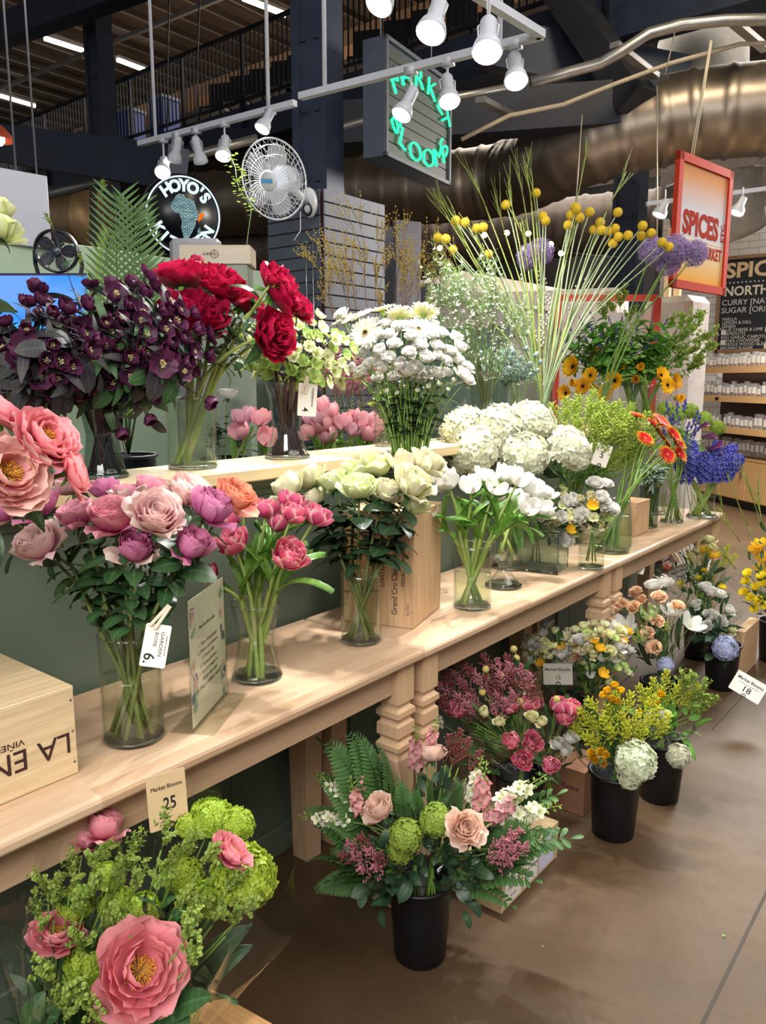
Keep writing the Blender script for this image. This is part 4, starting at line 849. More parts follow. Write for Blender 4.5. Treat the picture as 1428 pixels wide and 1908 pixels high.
def bouquet(lab, neck, items, foliage=(), wr=None, group=None, nleaf=0, lt=None, lm=None, up=.7, face=.6, name='wrapped_bouquet', film=True, dirs=None, seed=0, spread=1.):
    """one wrapped bouquet: its flowers, foliage and film are its parts; neck = where its stems are gathered"""
    neck = Vector(neck); o = empty(name, neck - Vector((0, 0, .14)), 0, lab, 'bouquet', group); base = neck - Vector((0, 0, .14)); dn = depth(neck); pts = []; sm = MB(); r = random.Random(seed)
    for it in items:
        kind, px, py, off = it[:4]; s_ = it[4] if len(it) > 4 else 1.; v = it[5] if len(it) > 5 and it[5] is not None else r.randrange(60); ex = it[6] if len(it) > 6 else {}
        h = at(px, py, dn - off); ax = head_axis(h, neck, ex.get('face', face), ex.get('up', up))
        if 'ax' in ex: ax = Vector(ex['ax']).normalized()
        heads(kind, v, o, h - base, ax, s_, lab=ex.get('lab')); pts.append(h); L = (h - neck).length
        B = bez(neck - base, (neck - base) + Vector((0, 0, L * .3)), (h - base) - ax * L * .3, h - base, 7); sm.tube(B, np.linspace(.0026, .0018, 7), 5)
    for i in range(7): a = i * .9; sm.tube([Vector((0, 0, .14)), Vector((.02 * math.cos(a), .02 * math.sin(a), .0))], .0028, 5)
    ob('stems', sm, SG, o)
    for T, mt, lst in foliage:      # explicit blades: (px, py, off, length scale, spin)
        m = MB()
        for px, py, off, s_ in lst:
            h = at(px, py, dn - off); d = (h - neck); q = neck + d * .5 - base; X = d.normalized(); M_ = frame(q, X) @ Matrix.Rotation(-pi / 2, 4, 'Y'); M_ = Matrix.Translation(q) @ (X.to_track_quat('X', 'Z')).to_matrix().to_4x4() @ Matrix.Rotation(r.uniform(-.6, .6), 4, 'X')
            m.merge(r.choice(T), M_ @ Matrix.Scale(s_ * d.length * .55 / .15, 4))
        ob('foliage', m, mt, o)
    c_ = sum(pts, Vector()) / max(1, len(pts))
    if nleaf:
        m = MB()
        for i in range(nleaf):
            h = r.choice(pts); t_ = r.uniform(.3, .84); q = neck.lerp(h, t_) + Vector((r.gauss(0, .022), r.gauss(0, .022), r.gauss(0, .015) - .02)) * spread; d = ((q - neck).normalized() + Vector((r.gauss(0, .5), r.gauss(0, .5), r.gauss(0, .4) + .1))).normalized()
            m.merge(r.choice(lt), Matrix.Translation(q - base) @ d.to_track_quat('X', 'Z').to_matrix().to_4x4() @ Matrix.Rotation(r.uniform(-1, 1), 4, 'X') @ Matrix.Scale(r.uniform(.7, 1.2), 4))
        ob('foliage', m, lm or DL, o)
    if film: wrap('cellophane', o, neck - base - Vector((0, 0, .02)), neck.lerp(c_, 1.05 if wr is None else wr[1]) - base, (.13 if wr is None else wr[0]), seed=seed)
    return o
def crate(name, c, d, rz, lab, mt, cat='crate', lid=True, nails=True, open_=False):
    """wooden wine crate; c = middle of its base"""
    L, W, Hh = d; o = empty(name, c, rz, lab, cat); t_ = .010
    for sy in (-1, 1): m = MB(); m.box((0, sy * (W / 2 - t_ / 2), Hh / 2), (L, t_, Hh - .002), bev=.0012); ob('side_board', m, mt, o, smooth=False)
    for sx in (-1, 1): m = MB(); m.box((sx * (L / 2 - t_ / 2 - .0005), 0, Hh / 2), (t_, W - 2 * t_ - .001, Hh - .006), bev=.001); ob('end_board', m, mt, o, smooth=False)
    m = MB(); m.box((0, 0, t_ / 2), (L - 2 * t_, W - 2 * t_, t_)); ob('bottom', m, mt, o, smooth=False)
    if lid: m = MB(); m.box((0, 0, Hh - t_ / 2 + .0005), (L + .001, W + .001, t_), bev=.0015); ob('lid', m, mt, o, smooth=False)
    if nails:
        m = MB()
        for sy in (-1, 1):
            for sx in (-1, 1):
                for j in range(3): q = Matrix.Translation((sx * (L / 2 - .007), sy * (W / 2 + .0002), Hh * (.15 + .35 * j))) @ Matrix.Rotation(pi / 2, 4, 'X'); n_ = MB(); n_.lathe([(1e-4, -.0006), (.0026, -.0006), (.0026, .0006), (1e-4, .0006)], 8); m.merge(n_, q)
        ob('nail', m, mat('nail_grey', '7c7a78', .5, .6), o)
    return o
INK = mat('stamp_ink', '3a1a18', .8, var=.1); INKB = mat('print_black', '15151a', .6); PAPER = mat('card_paper', 'efe8dc', .6, var=.03); PAPK = mat('kraft_card', 'd2b48c', .65, var=.05); WIRE = mat('black_wire', '0e0e10', .4)
def card(name, c, w_, h_, nrm, lab, lines, mt=PAPER, up=(0, 0, 1), roll=0., hole=None, cat='price card'):
    """flat printed card; lines = (text, size, x, y[, scale x])"""
    M_ = facing(c, nrm, up) @ Matrix.Rotation(roll, 4, 'Z'); o = empty(name, M_, 0, lab, cat); rr = .004; P = []
    for cx_, cy_, a0 in ((w_ / 2 - rr, h_ / 2 - rr, 0), (-w_ / 2 + rr, h_ / 2 - rr, 90), (-w_ / 2 + rr, -h_ / 2 + rr, 180), (w_ / 2 - rr, -h_ / 2 + rr, 270)): P += [(cx_ + rr * math.cos(R(a0 + j * 30)), cy_ + rr * math.sin(R(a0 + j * 30))) for j in range(4)]
    m = MB(); m.prism(P, -.0006, .0006); ob('board', m, mt, o, smooth=False)
    for l in lines: txt(l[0], l[1], Matrix.Translation((l[2], l[3], .0009)) @ Matrix.Rotation(l[5] if len(l) > 5 else 0, 4, 'Z'), INKB, o, ext=.0003, sx=l[4] if len(l) > 4 else 1., bold=.0004 if l[1] > .015 else 0)
    return o
def wireholder(o_card, pts, loop=.009):
    inv = o_card.matrix_world.inverted(); Q = [inv @ Vector(p) for p in pts]; m = MB(); m.tube(Q, .0012, 5)
    a = [(loop * math.cos(t_), Q[0].y + loop * math.sin(t_), .003 + .0007 * t_) for t_ in np.linspace(-1.57, 9, 26)]; m.tube([(Q[0].x + x, y, z) for x, y, z in a], .0012, 5); ob('wire_holder', m, WIRE, o_card)
T0 = .786; LZ = 1.3005
# ================================================================ things on the tables and the ledge
# --- LA EMPERATRIZ style crate, front left, turned upside down
p = onz(147, 1440, T0); ztop = onx(143, 1275, p.x).z; Hc = ztop - T0
a_ = crate('wine_crate', (p.x - .165, p.y - .25, T0), (.50, .33, Hc), R(90), 'pale pine wine crate with upside-down dark lettering, at the left edge of the nearest table', PINE)
def ctext(o, s_, size, x, z, face=-1, rot=0., mt=INK, sx=1., **k_):   # lettering on the crate side at local y = face * W/2
    pass
Mf = lambda x, z, rot: Matrix.Translation((x, -.1655, z)) @ Matrix.Rotation(pi / 2, 4, 'X') @ Matrix.Rotation(rot, 4, 'Z')
for s_, size, x, z, sx in (('LA EMPERATRIZ', .060, .012, Hc * .40, 1.), ('VIÑEDOS SINGULARES', .017, .03, Hc * .58, 1.2), ('RIOJA', .017, .01, Hc * .78, 1.2), ('FINCA', .03, .0, Hc * .20, 1.)): txt(s_, size, Mf(x + .015, z, pi), INK, a_, ext=.0003, sx=sx)
# --- Grand Cru crate standing on its end
p = onz(771, 1173, T0); hG = onx(771, 958, p.x).z - T0; ra = R(16)
g_ = crate('wine_crate', (p.x - math.cos(ra) * .12 - math.sin(ra) * .13, p.y - math.sin(ra) * .12 + math.cos(ra) * .13, T0), (.24, .26, hG), ra, 'tall pine wine crate standing on end with burned lettering, behind the ivory roses', PINEZ, nails=True)
Mg = lambda x, z, rot: Matrix.Translation((x + .045, -.1305, z)) @ Matrix.Rotation(pi / 2, 4, 'X') @ Matrix.Rotation(rot, 4, 'Z')
for s_, size, x, z, sx in (('Grand Cru Classé de Graves', .027, .012, .175, .85), ('PESSAC-LÉOGNAN', .017, .040, .20, .95), ('CHATEAU', .022, -.030, .17, .9)): txt(s_, size, Mg(x, z, pi / 2), INK, g_, ext=.0003, sx=sx)
txt('6x75cl', .014, Mg(.055, .06, pi / 2), mat('burnt_brown', '8a5a40', .8), g_, ext=.0003)
c2 = crate('wine_crate', onz(1186, 1000, T0) + Vector((-.05, .08, 0)), (.10, .17, .17), 0, 'small upright pine crate behind the red and yellow gerberas, on the far table', PINEZ, nails=True)
crate('small_box', onz(1086, 1008, T0) + Vector((-.02, .1, 0)), (.14, .12, .045), 0, 'small low wooden box between the glass cube and the gerbera vase', PINE)
# --- acrylic sign holder with the printed sheet
p = onz(359, 1368, T0); q = onz(424, 1292, T0); d = (q - p); Ls = d.length; hS = (onx(357, 1118, p.x).z - T0) * 1.0
o = empty('sign_holder', trs((p + q) / 2, math.atan2(d.y, d.x)), 0, 'clear acrylic table sign with printed florist instructions, beside the rose vase', 'sign')
ACR = thin('acrylic', 'f0f2ec', 1.45, .02, edge='b8c0b4'); m = MB(); m.box((0, .002, hS / 2), (Ls, .0015, hS)); m.box((0, -.002, hS / 2), (Ls, .0015, hS)); m.box((0, 0, .0015), (Ls + .002, .10, .003)); ob('acrylic_stand', m, ACR, o, smooth=False)
m = MB(); m.box((0, 0, hS / 2 + .004), (Ls - .008, .0006, hS - .012)); ob('printed_sheet', m, mat('sheet_cream', 'e8dfd2', .7, var=.05), o, smooth=False)
Ms = lambda x, z: Matrix.Translation((x, -.0009, z)) @ Matrix.Rotation(pi / 2, 4, 'X')
grey = mat('print_grey', '4a4a46', .8)
for i, s_ in enumerate(('How to bloom bar:', '1. Take a look around', '2. Choose your blooms', '3. Choose filler', '4. Choose greenery', '5. Have it arranged or', '   fill your own vase', '6. Bring to counter, enjoy!')): txt(s_, .0125, Ms(.0 - .004, hS * (.74 if i == 0 else .66) - i * hS * .055), grey, o, ext=.0001, sx=1.05)
for i in range(26):
    side = i % 2; x = (-1 if side else 1) * (Ls / 2 - rd.uniform(.012, .035)); z = hS * rd.uniform(.06, .95); m = MB(); c_ = rd.choice((('print_sage', '7c9a84'), ('print_blue', '4a5870'), ('print_pink', 'c09a90'))); f_ = rd.choice((floret4(.012), leaf(.03, .012))); m.merge(f_, Matrix.Translation((x, -.0012, z)) @ Matrix.Rotation(pi / 2, 4, 'X') @ Matrix.Diagonal((1, 1, .04, 1)) @ Matrix.Rotation(rd.uniform(0, 6), 4, 'Z')); ob('printed_flower', m, mat(c_[0], c_[1], .8), o)

# ---------------- vases on the tables
cyl = lambda r: [(r, 0), (r, 1)]
def vz(px, py, r, extra=0.): v = onz(px, py, T0); u = Vector((v.x, v.y, 0)).normalized(); return v + u * (r * 1.0 + extra)
# garden roses
V = vase(vz(252, 1397, .062), cyl(.064), .235, 'clear cylinder vase of pink garden roses with a GARDEN ROSE tag, on the nearest table', .62)
labs = ['pale pink quartered garden rose at the left end of the rose vase', 'magenta rose bud at the back left of the rose vase', 'small magenta rose bud, second from the left at the back of the rose vase', 'mauve pink rose seen from the side under the coral peonies', 'pink rose half hidden behind the front row, left of centre', 'wide pink rose with a curled cream guard petal, front row centre', 'light pink open rose with a swirled heart, topmost of the front row', 'lilac pink cup-shaped rose hanging lowest in the rose vase', 'pink rose bud leaning right with a drooping pale petal, lower right', 'large mauve pink rose at the right with loose pale outer petals', 'blush rose with a ruffled heart at the back right of the vase', 'dusty pink rose peeking out at the back centre of the rose vase', 'salmon orange rose at the far right of the rose vase', 'small pink rose squeezed behind the centre of the rose vase', 'dark pink rose at the far left under the coral peonies']
pts = [(84, 1012, .09, 1., 4), (141, 903, -.03, 1., 1), (200, 914, -.05, .78, 3), (84, 946, .04, 1., 3), (153, 962, .07, .9, 0), (213, 968, .10, 1.05, 0), (288, 960, .12, 1.1, 2), (251, 1020, .10, .95, 1), (349, 1015, .09, .95, 3), (383, 950, .05, 1.05, 3), (345, 918, -.01, 1., 2), (278, 914, -.04, .9, 5), (430, 926, -.01, 1., 4), (238, 925, -.04, .8, 5), (22, 952, .02, .9, 1)]
for i, (x, y, o_, s_, v) in enumerate(pts):
    bunch('garden_rose', 'rose', 'orange_rose' if i == 12 else 'garden_rose', V, [(x, y + 14, o_, s_ * .92, v, labs[i])], None, None, face=.25 + (.5 if v in (2, 4) else 0), up=.75, sm=SD, sr=.0035, lt=LF_ROSE + LF_BIG, ls=1.1, ln=10, lmat=GL, lr=(.12, .85), hang=.25)
tg = at(290, 1203, depth(V['m']) - .095); cg = card('vase_tag', tg, .050, .085, (CAMP - tg) + Vector((.2, 0, .1)), 'white tag reading GARDEN ROSE 6, clipped to the pink rose vase', [('GARDEN', .0095, .010, .004, 1.3, -pi / 2), ('ROSE', .0095, -.002, .012, 1.3, -pi / 2), ('MARKET BLOOMS', .0042, .019, .002, 1.2, -pi / 2), ('6.', .030, -.010, -.026, 1., -pi / 2)], roll=R(-14))
def peg(tagob, x=.0, y=.058, rot=-.5):
    m = MB()
    for s_ in (-1, 1): mm = MB(); mm.box((s_ * .004, 0, .004), (.007, .055, .006), bev=.001); m.merge(mm, Matrix.Translation((x, y, .001)) @ Matrix.Rotation(rot + s_ * .07, 4, 'Z'))
    ob('clothes_peg', m, mat('peg_wood', 'e2d4ba', .6), tagob, smooth=False)
peg(cg)
# rose tulips
V = vase(vz(480, 1276, .055), [(.066, 0), (.060, .12), (.046, .45), (.050, .7), (.062, 1)], .20, 'waisted clear glass vase of magenta double tulips, on the nearest table', .55)
tl = [(452, 957, -.02), (494, 965, -.02), (541, 972, .03, .9), (582, 976, .0, 1.), (538, 950, -.06), (440, 1028, .05, 1.1, None, 'magenta tulip with pale edges leaning left over the clear sign'), (531, 1050, .08, 1.2, 1, 'magenta double tulip hanging lowest at the front of its vase'), (432, 985, -.01), (397, 1080, .06, .75, None, 'small magenta tulip poking out beneath the pink roses'), (514, 990, -.03, .9)]
bunch('magenta_tulip', 'tulip', 'rose_tulip', V, tl, 'magenta double tulip with pale petal edges in the waisted vase', 'magenta tulips in the waisted vase', face=.35, up=1., sm=SP, sr=.0046, lt=LF_TUL, ln=2, lmat=TL, lr=(.0, .35), ls=1.)
# ivory roses
V = vase(vz(673, 1206, .058), cyl(.060), .205, 'clear cylinder vase of ivory garden roses, beside the standing crate', .72)
iv = [(548, 910, .03, 1., 0, 'ivory garden rose at the left end, greenish with pink-veined outer petals'), (585, 893, -.02, .95, 2, 'closed ivory rose bud, second from the left in its vase'), (626, 900, .01, .9, 1, 'pale green rose with a folded heart, third from the left'), (669, 912, .07, .95, 3, 'small round lime-white rose facing the camera, front centre'), (664, 880, -.05, .9, 1), (695, 872, -.04, 1.0, 1, 'tall pale green rose with pointed outer petals, top centre'), (716, 917, .05, .85, 0), (760, 905, .08, 1.1, 2, 'large cream yellow rose with a dense heart, right front of its vase'), (748, 868, -.02, 1., 0), (790, 866, .0, 1., 2, 'opening ivory rose with one petal dropped sideways, far right'), (762, 938, .03, .9, 3), (590, 930, .0, .75, 0)]
bunch('ivory_rose', 'rose', 'ivory_rose', V, [(a, b_ + 12, *r_) for a, b_, *r_ in iv], 'ivory garden rose tucked behind its neighbours in the cylinder vase', 'ivory roses tucked behind', sc=1.02, face=.2, up=.7, sm=SD, sr=.0036, lt=LF_ROSE + LF_BIG, ln=10, lmat=DL, lr=(.12, .78), ls=1.25, hang=.25)
# white tulips
V = vase(vz(880, 1140, .062), cyl(.064), .215, 'clear cylinder vase of white tulips with a leaf folded inside, on the middle table', .55, wm=WATERG)
wt = [(838, 912, .05, 1.15, 0, 'full double white tulip at the left of the white tulip vase'), (878, 918, .06, 1., 1), (905, 898, .0, 1.), (940, 900, -.02, 1.1), (962, 905, .04, 1.1), (985, 925, .02, 1.2, 0), (975, 955, .10, 1., 1, 'closed white tulip leaning far right at the front'), (1002, 948, .07, .9, 2, 'wide open white tulip at the far right, yellow inside'), (809, 962, .08, .62, 2, 'small open white tulip with a yellow heart, far left low'), (920, 920, .05, .9), (1012, 925, -.02, .9)]
bunch('white_tulip', 'tulip', 'white_tulip', V, wt, 'white tulip in the middle of the white tulip vase', 'white tulips in the middle of their vase', sc=.92, face=.2, up=1., sm=SP, sr=.0050, lt=LF_TUL, ln=3, lmat=TL, lr=(.0, .42), ls=1.)
# pedestal vase + second white tulips behind
V = vase(vz(938, 1100, .06), [(.070, 0), (.050, .08), (.020, .22), (.018, .30), (.055, .36), (.062, .5), (.066, 1)], .30, 'footed clear glass vase standing behind the white tulip vase', .0)
V['b'] = V['m'] - Vector((0, 0, .17)); V['rw'] = .05
bunch('white_tulip', 'tulip', 'white_tulip', V, [(1003, 960, -.05, .9), (960, 940, -.06, .9), (930, 935, -.05, .8)], 'white tulip at the back, in the footed vase', 'white tulips in the footed vase', face=.2, sm=SP, sr=.004, lt=LF_TUL, ln=2, lmat=TL, lr=(0, .4))
# white hydrangeas
V = vase((-1.56, 2.80, T0), cyl(.075), .25, 'glass vase of white hydrangeas at the back of the middle table, mostly hidden', .6)
hy = [(893, 838, .06, 1.15, 0, 'biggest white hydrangea head, lower left of the cluster'), (870, 798, .0, 1., 1, 'white hydrangea head at the upper left of the cluster'), (930, 800, .03, 1.1, 0, 'white hydrangea head in the middle of the cluster'), (985, 790, .0, 1.05, 1, 'white hydrangea head at the top right of the cluster'), (975, 848, .10, 1.0, 0, 'rounded white hydrangea head at the front right of the cluster'), (1050, 838, .02, 1.05, 1, 'white hydrangea drooping at the far right of the cluster')]
bunch('white_hydrangea', 'hydrangea', 'white_hydrangea', V, [(a, b_ + 8, *r_) for a, b_, *r_ in hy], None, None, sc=1.28, face=.5, up=.8, sm=SG, sr=.005, lt=LF_BIG, ln=3, lmat=DL, lr=(.5, .9), ls=1.5)
# glass cube with small bouquets
c_ = vz(1010, 1070, .09); rz_ = R(12); o = empty('glass_cube', c_, rz_, 'square smoky glass vase with white and yellow posies, on the middle table', 'vase'); a = .085; m = MB()
P = [(-a, -a), (a, -a), (a, a), (-a, a)]; q_ = [(x * .94, y * .94) for x, y in P]
m.add([(x, y, 0) for x, y in P] + [(x, y, .17) for x, y in P] + [(x, y, .17) for x, y in q_] + [(x, y, .012) for x, y in q_], [(3, 2, 1, 0), (0, 1, 5, 4), (1, 2, 6, 5), (2, 3, 7, 6), (3, 0, 4, 7), (4, 5, 9, 8), (5, 6, 10, 9), (6, 7, 11, 10), (7, 4, 8, 11), (8, 9, 13, 12), (9, 10, 14, 13), (10, 11, 15, 14), (11, 8, 12, 15), (12, 13, 14, 15)]); ob('glass_body', m, GLASSD, o, smooth=False)
for i_ in range(4): q0, q1 = P[i_], P[(i_ + 1) % 4]; m = MB(); m.tube([(q0[0] * .97, q0[1] * .97, .171), (q1[0] * .97, q1[1] * .97, .171)], .003, 6); m.tube([(q0[0] * .98, q0[1] * .98, .002), (q0[0] * .98, q0[1] * .98, .17)], .003, 6); ob('rim', m, BASEG, o)
m = MB(); m.box((0, 0, .006), (a * 1.84, a * 1.84, .009), bev=.003); ob('thick_base', m, BASEG, o)
m = MB(); m.box((0, 0, .075), (a * 1.86, a * 1.86, .12)); ob('water', m, WATERG, o, smooth=False)
cb_ = c_ + Vector((0, 0, .17))
vase((cb_.x + .15, cb_.y + .14, T0), cyl(.052), .165, 'small glass vase holding the film-wrapped posy beside the glass cube', .6)
def mixed(seed, cx, cy, rx, ry, n, off, kinds, mind=9): r = random.Random(seed); return [(r.choice(kinds), x, y, o_, s_) for x, y, o_, s_ in scat(cx, cy, rx, ry, n, off, seed, mind=mind)]
W3 = ['cream_spray', 'ranunculus', 'lisianthus', 'cream_spray', 'freesia', 'ranunculus', 'green_hellebore']
for i, (cx, cy, rx, ry, n, nx, nc, lb) in enumerate(((1040, 960, 42, 55, 20, -.03, 0, 'white and cream posy with yellow freesias, left one in the glass cube'), (1108, 945, 38, 48, 16, .05, .02, 'white and cream posy wrapped in film, right of the glass cube'))):
    bouquet(lb, cb_ + Vector((nx + (.10 if i else 0), nc + (.12 if i else 0), -.0)), mixed(200 + i, cx, cy, rx, ry, n, (-.02, .09), W3), nleaf=18, lt=LF_OV, lm=GL, wr=(.12, .95), seed=i, face=.8)
# gerberas, glass with green water
V = vase(vz(1140, 1034, .08), [(.078, 0), (.088, .15), (.082, .6), (.070, 1)], .235, 'wide clear vase of red and yellow gerberas at the end of the middle table', .72, GLASSG, WATERG)
gb = [(1232, 787, .02, 1.2, 0, 'red gerbera with yellow tips, topmost and facing the camera'), (1202, 818, .06, 1., 0, 'red gerbera with yellow tips at the left of the group'), (1252, 812, .05, 1.05, 1), (1243, 848, .12, 1., 0, 'red and yellow gerbera hanging lowest on the left'), (1186, 777, -.03, .85, 1), (1264, 847, .06, .95, 1), (1261, 826, .04, 1., 1), (1215, 790, -.02, .8, 1)]
bunch('red_gerbera', 'gerbera', 'red_gerbera', V, gb, 'red gerbera with yellow tips seen edge-on in the group', 'gerberas seen edge-on', face=.75, up=.3, sm=SG, sr=.0034)
bunch('gerbera_stem', 'gerbera', 'red_gerbera', V, [(1222 + i * 5, 800 + i * 7, -.04, .7) for i in range(7)], 'red gerbera half hidden at the back of the group', 'gerberas half hidden at the back', face=.5, up=.3, sm=SG, sr=.0034)
# goldenrod bucket behind
V = vase((-1.60, 3.42, T0), cyl(.07), .26, 'tall glass vase of green goldenrod behind the hydrangeas', .5, GLASSG)
bunch('goldenrod', 'goldenrod', 'goldenrod', V, scat(1108, 842, 82, 62, 58, (-.12, .15), 3, (.9, 1.25), 11), 'feathery lime green goldenrod stem in the tall vase', 'goldenrod stems', face=.1, up=1.1, sm=SG, sr=.0016, lt=LF_TINY, ln=14, ls=1.6, lmat=BL)
# small vases on the far table
V = vase(vz(1207, 985, .045), cyl(.05), .22, 'slim glass vase of greenery behind the small upright crate', .6, GLASSD)
bunch('greenery_stem', 'foliage', 'euphorbia', V, scat(1215, 880, 30, 40, 12, (-.05, .08), 5), 'grey green leafy stem beside the gerberas', 'leafy stems beside the gerberas', headon=False, sm=SG, sr=.002, lt=LF_LAN, ln=14, ls=.7, lmat=ML, up=1.)
V = vase(vz(1252, 975, .05), cyl(.062), .24, 'cylinder vase of green stems just left of the hyacinth vase', .6)
reg('veronica', [H1(plume(195, .06, 4, .01, .003, 1), [SG, mat('veronica_violet', '4c4a8c', .7, var=.2)], 'spike')])
bunch('veronica', 'veronica', 'veronica', V, scat(1265, 800, 36, 36, 16, (-.05, .08), 6, (1.1, 1.5)), 'dark violet flower spike above the hyacinths', 'violet spikes', sm=SG, sr=.002, lt=LF_LAN, ln=6, ls=.6, lmat=ML, up=.9)
V = vase(vz(1308, 967, .07), [(.085, 0), (.072, .12), (.062, .45), (.078, 1)], .20, 'flared glass vase of blue hyacinths at the far end of the tables', .6)
bunch('hyacinth', 'hyacinth', 'hyacinth', V, [(1280, 895, .03, 1., 0), (1293, 885, .05, 1.), (1312, 892, .06, 1.05), (1332, 893, .06, 1.05), (1350, 893, .03, 1.), (1300, 868, -.02, 1.), (1325, 872, -.02, 1.), (1344, 875, -.02, 1)], 'blue hyacinth in the flared glass vase', 'blue hyacinths', face=.1, up=1.6, sm=SP, sr=.0065, sc=1.5)
V2 = dict(V); V2['b'] = V['b'] + Vector((-.25, -.05, 0)); V2['m'] = V['m'] + Vector((-.25, -.05, .05)); 
V3 = vase(V2['b'] - Vector((0, 0, .014)), cyl(.06), .25, 'plain glass vase of plum callas behind the hyacinths', .5); 
bunch('calla_lily', 'calla lily', 'calla', V3, [(1300, 800, .05, 1., 0, 'plum calla lily highest of the group'), (1318, 838, .12, 1.1, 0, 'plum calla lily drooping over the hyacinths'), (1335, 850, .1, 1., 0, 'plum calla lily pointing right over the hyacinths'), (1310, 818, .08, 1., 0, 'plum calla lily in the middle of the group')], None, None, up=.2, face=.2, sm=SG, sr=.005)
bunch('viburnum', 'viburnum', 'viburnum', V3, [(1262, 775, -.1, 1.2), (1285, 770, -.12, 1.2), (1310, 785, -.1, 1.2), (1335, 800, -.1, 1.1), (1240, 765, -.12, 1.1)], 'lime green snowball cluster behind the plum callas', 'lime snowballs', up=.8, sm=SG, lt=LF_BIG, ln=2, ls=1.2, lmat=BL)

# ---------------- on the ledge
def lz(px, X=-1.83): # point on the ledge seen at pixel column px
    lo, hi = .2, 4.9
    for _ in range(40):
        y = (lo + hi) / 2; fw = -X * _s + y * _c; r_ = X * _c + y * _s; x_ = 714 + F * r_ / (fw * _cp - (LZ - CAMH) * _sp)
        if x_ < px: lo = y
        else: hi = y
    return Vector((X, y, LZ))
# plum hellebores
V = vase(lz(195), [(.062, 0), (.050, .15), (.040, .5), (.052, .8), (.068, 1)], .22, 'waisted glass vase of plum hellebores at the left end of the ledge', .55, GLASSD)
Vb = vase(lz(60), [(.062, 0), (.050, .15), (.040, .5), (.052, .8), (.068, 1)], .22, 'second vase of plum hellebores, left behind the coral peonies', .55, GLASSD)
HK = dict(face=.12, up=.1, sm=SB, sr=.0022, lt=LF_BIG + LF_OV + LF_LAN + LF_LAN, ln=7, ls=.95, lmat=AUBL, lr=(.3, .98))
bunch('plum_hellebore', 'hellebore', 'plum_hellebore', V, [(301, 678, .13, 1.25, 0, 'wide open plum hellebore with cream stamens facing the camera', dict(face=1.6)), (215, 552, .04, 1.2, 0, 'deep red hellebore with a visible eye near the top of the bunch', dict(face=1.2)), (272, 515, .02, 1.15, 1, 'rosy plum hellebore highest in the bunch'), (325, 600, .06, 1.2, 1, 'dusky mauve hellebore under the left crimson peony'), (385, 745, .06, 1.1, 3, 'plum hellebore hanging in front of the peony vase', dict(up=-.6)), (275, 775, .06, 1., 3, 'plum hellebore bell hanging below the bunch', dict(up=-.9)), (225, 800, .05, 1.1, 3, 'wilted plum hellebore hanging against its vase', dict(up=-.9))], None, None, **HK)
HK2 = dict(HK)
bunch('plum_hellebore', 'hellebore', 'plum_hellebore', V, scat(250, 640, 140, 110, 46, (-.1, .13), 11, (.9, 1.2), 20), 'plum hellebore in the dense dark bunch', 'plum hellebores in the right half of the dark bunch', **HK)
HK['lmat'] = GL; HK['ln'] = 8
bunch('plum_hellebore', 'hellebore', 'plum_hellebore', Vb, scat(85, 650, 125, 110, 40, (-.1, .12), 12, (.9, 1.2), 20), 'plum hellebore in the left part of the dark mass', 'plum hellebores in the left half of the dark bunch', **HK2)
bunch('plum_hellebore', 'hellebore', 'plum_hellebore', V, scat(205, 650, 185, 120, 26, (-.02, .14), 13, (.9, 1.15), 30), 'plum hellebore with broad green leaves in the dark bunch', 'leafy plum hellebores', **HK)
# crimson peonies
V = vase(lz(360), cyl(.070), .20, 'wide clear cylinder vase of crimson peonies on the ledge', .93, GLASS, WATERG)
PK = dict(face=.35, up=.6, sm=SP, sr=.0052, lt=LF_PEO, ln=7, ls=1., lmat=GL, lr=(.3, .92))
bunch('crimson_peony', 'peony', 'crimson_peony', V, [(342, 532, -.02, 1.3, 0, 'crimson peony at the upper left, beneath the round sign'), (408, 545, .05, 1.3, 1, 'crimson peony at the upper right of the left group'), (362, 605, .10, 1.6, 0, 'biggest crimson peony, lowest of the left group'), (508, 550, .05, 1.3, 1, 'crimson peony turned to the right, above the green hellebores', dict(face=0., up=.1)), (500, 625, .10, 1.15, 0, 'dark crimson peony hanging among the green hellebores', dict(up=-.1)), (450, 575, -.06, 1.1, 1, 'shaded crimson peony between the two red groups'), (548, 580, -.04, .95, 0, 'crimson peony peeking out at the far right')], None, None, **PK)
bunch('peony_bud', 'peony', 'peony_bud', V, [(366, 497, -.04, 1.1, 0, 'small peony bud above the crimson peonies'), (504, 530, .12, 1.0, 0, 'round green peony bud in front of the right crimson peony')], None, None, **PK)
# green hellebores
V = vase(lz(536), [(.074, 0), (.062, .10), (.046, .38), (.055, .8), (.068, 1)], .24, 'waisted glass vase of green hellebores with a price tag, on the ledge', .8, GLASS)
GK = dict(face=.6, up=.25, sm=SB, sr=.0022, lt=LF_OV + LF_LAN, ln=3, ls=.6, lmat=LL, lr=(.3, .98))
bunch('green_hellebore', 'hellebore', 'green_hellebore', V, [(472, 660, .08, 1.2, 0, 'cup-shaped pale green hellebore at the far left of its bunch'), (497, 676, .09, 1.2, 1, 'cream hellebore with a green rim, low on the left'), (585, 702, .10, 1.2, 1, 'cream green hellebore low beside the price tag'), (622, 635, .08, 1.2, 2, 'lime green hellebore facing out at the right of its bunch')], None, None, **GK)
bunch('green_hellebore', 'hellebore', 'green_hellebore', V, scat(550, 655, 108, 72, 54, (-.1, .11), 14, (.85, 1.15), 15), 'pale green hellebore in the loose round bunch', 'green hellebores in the round bunch', **GK)
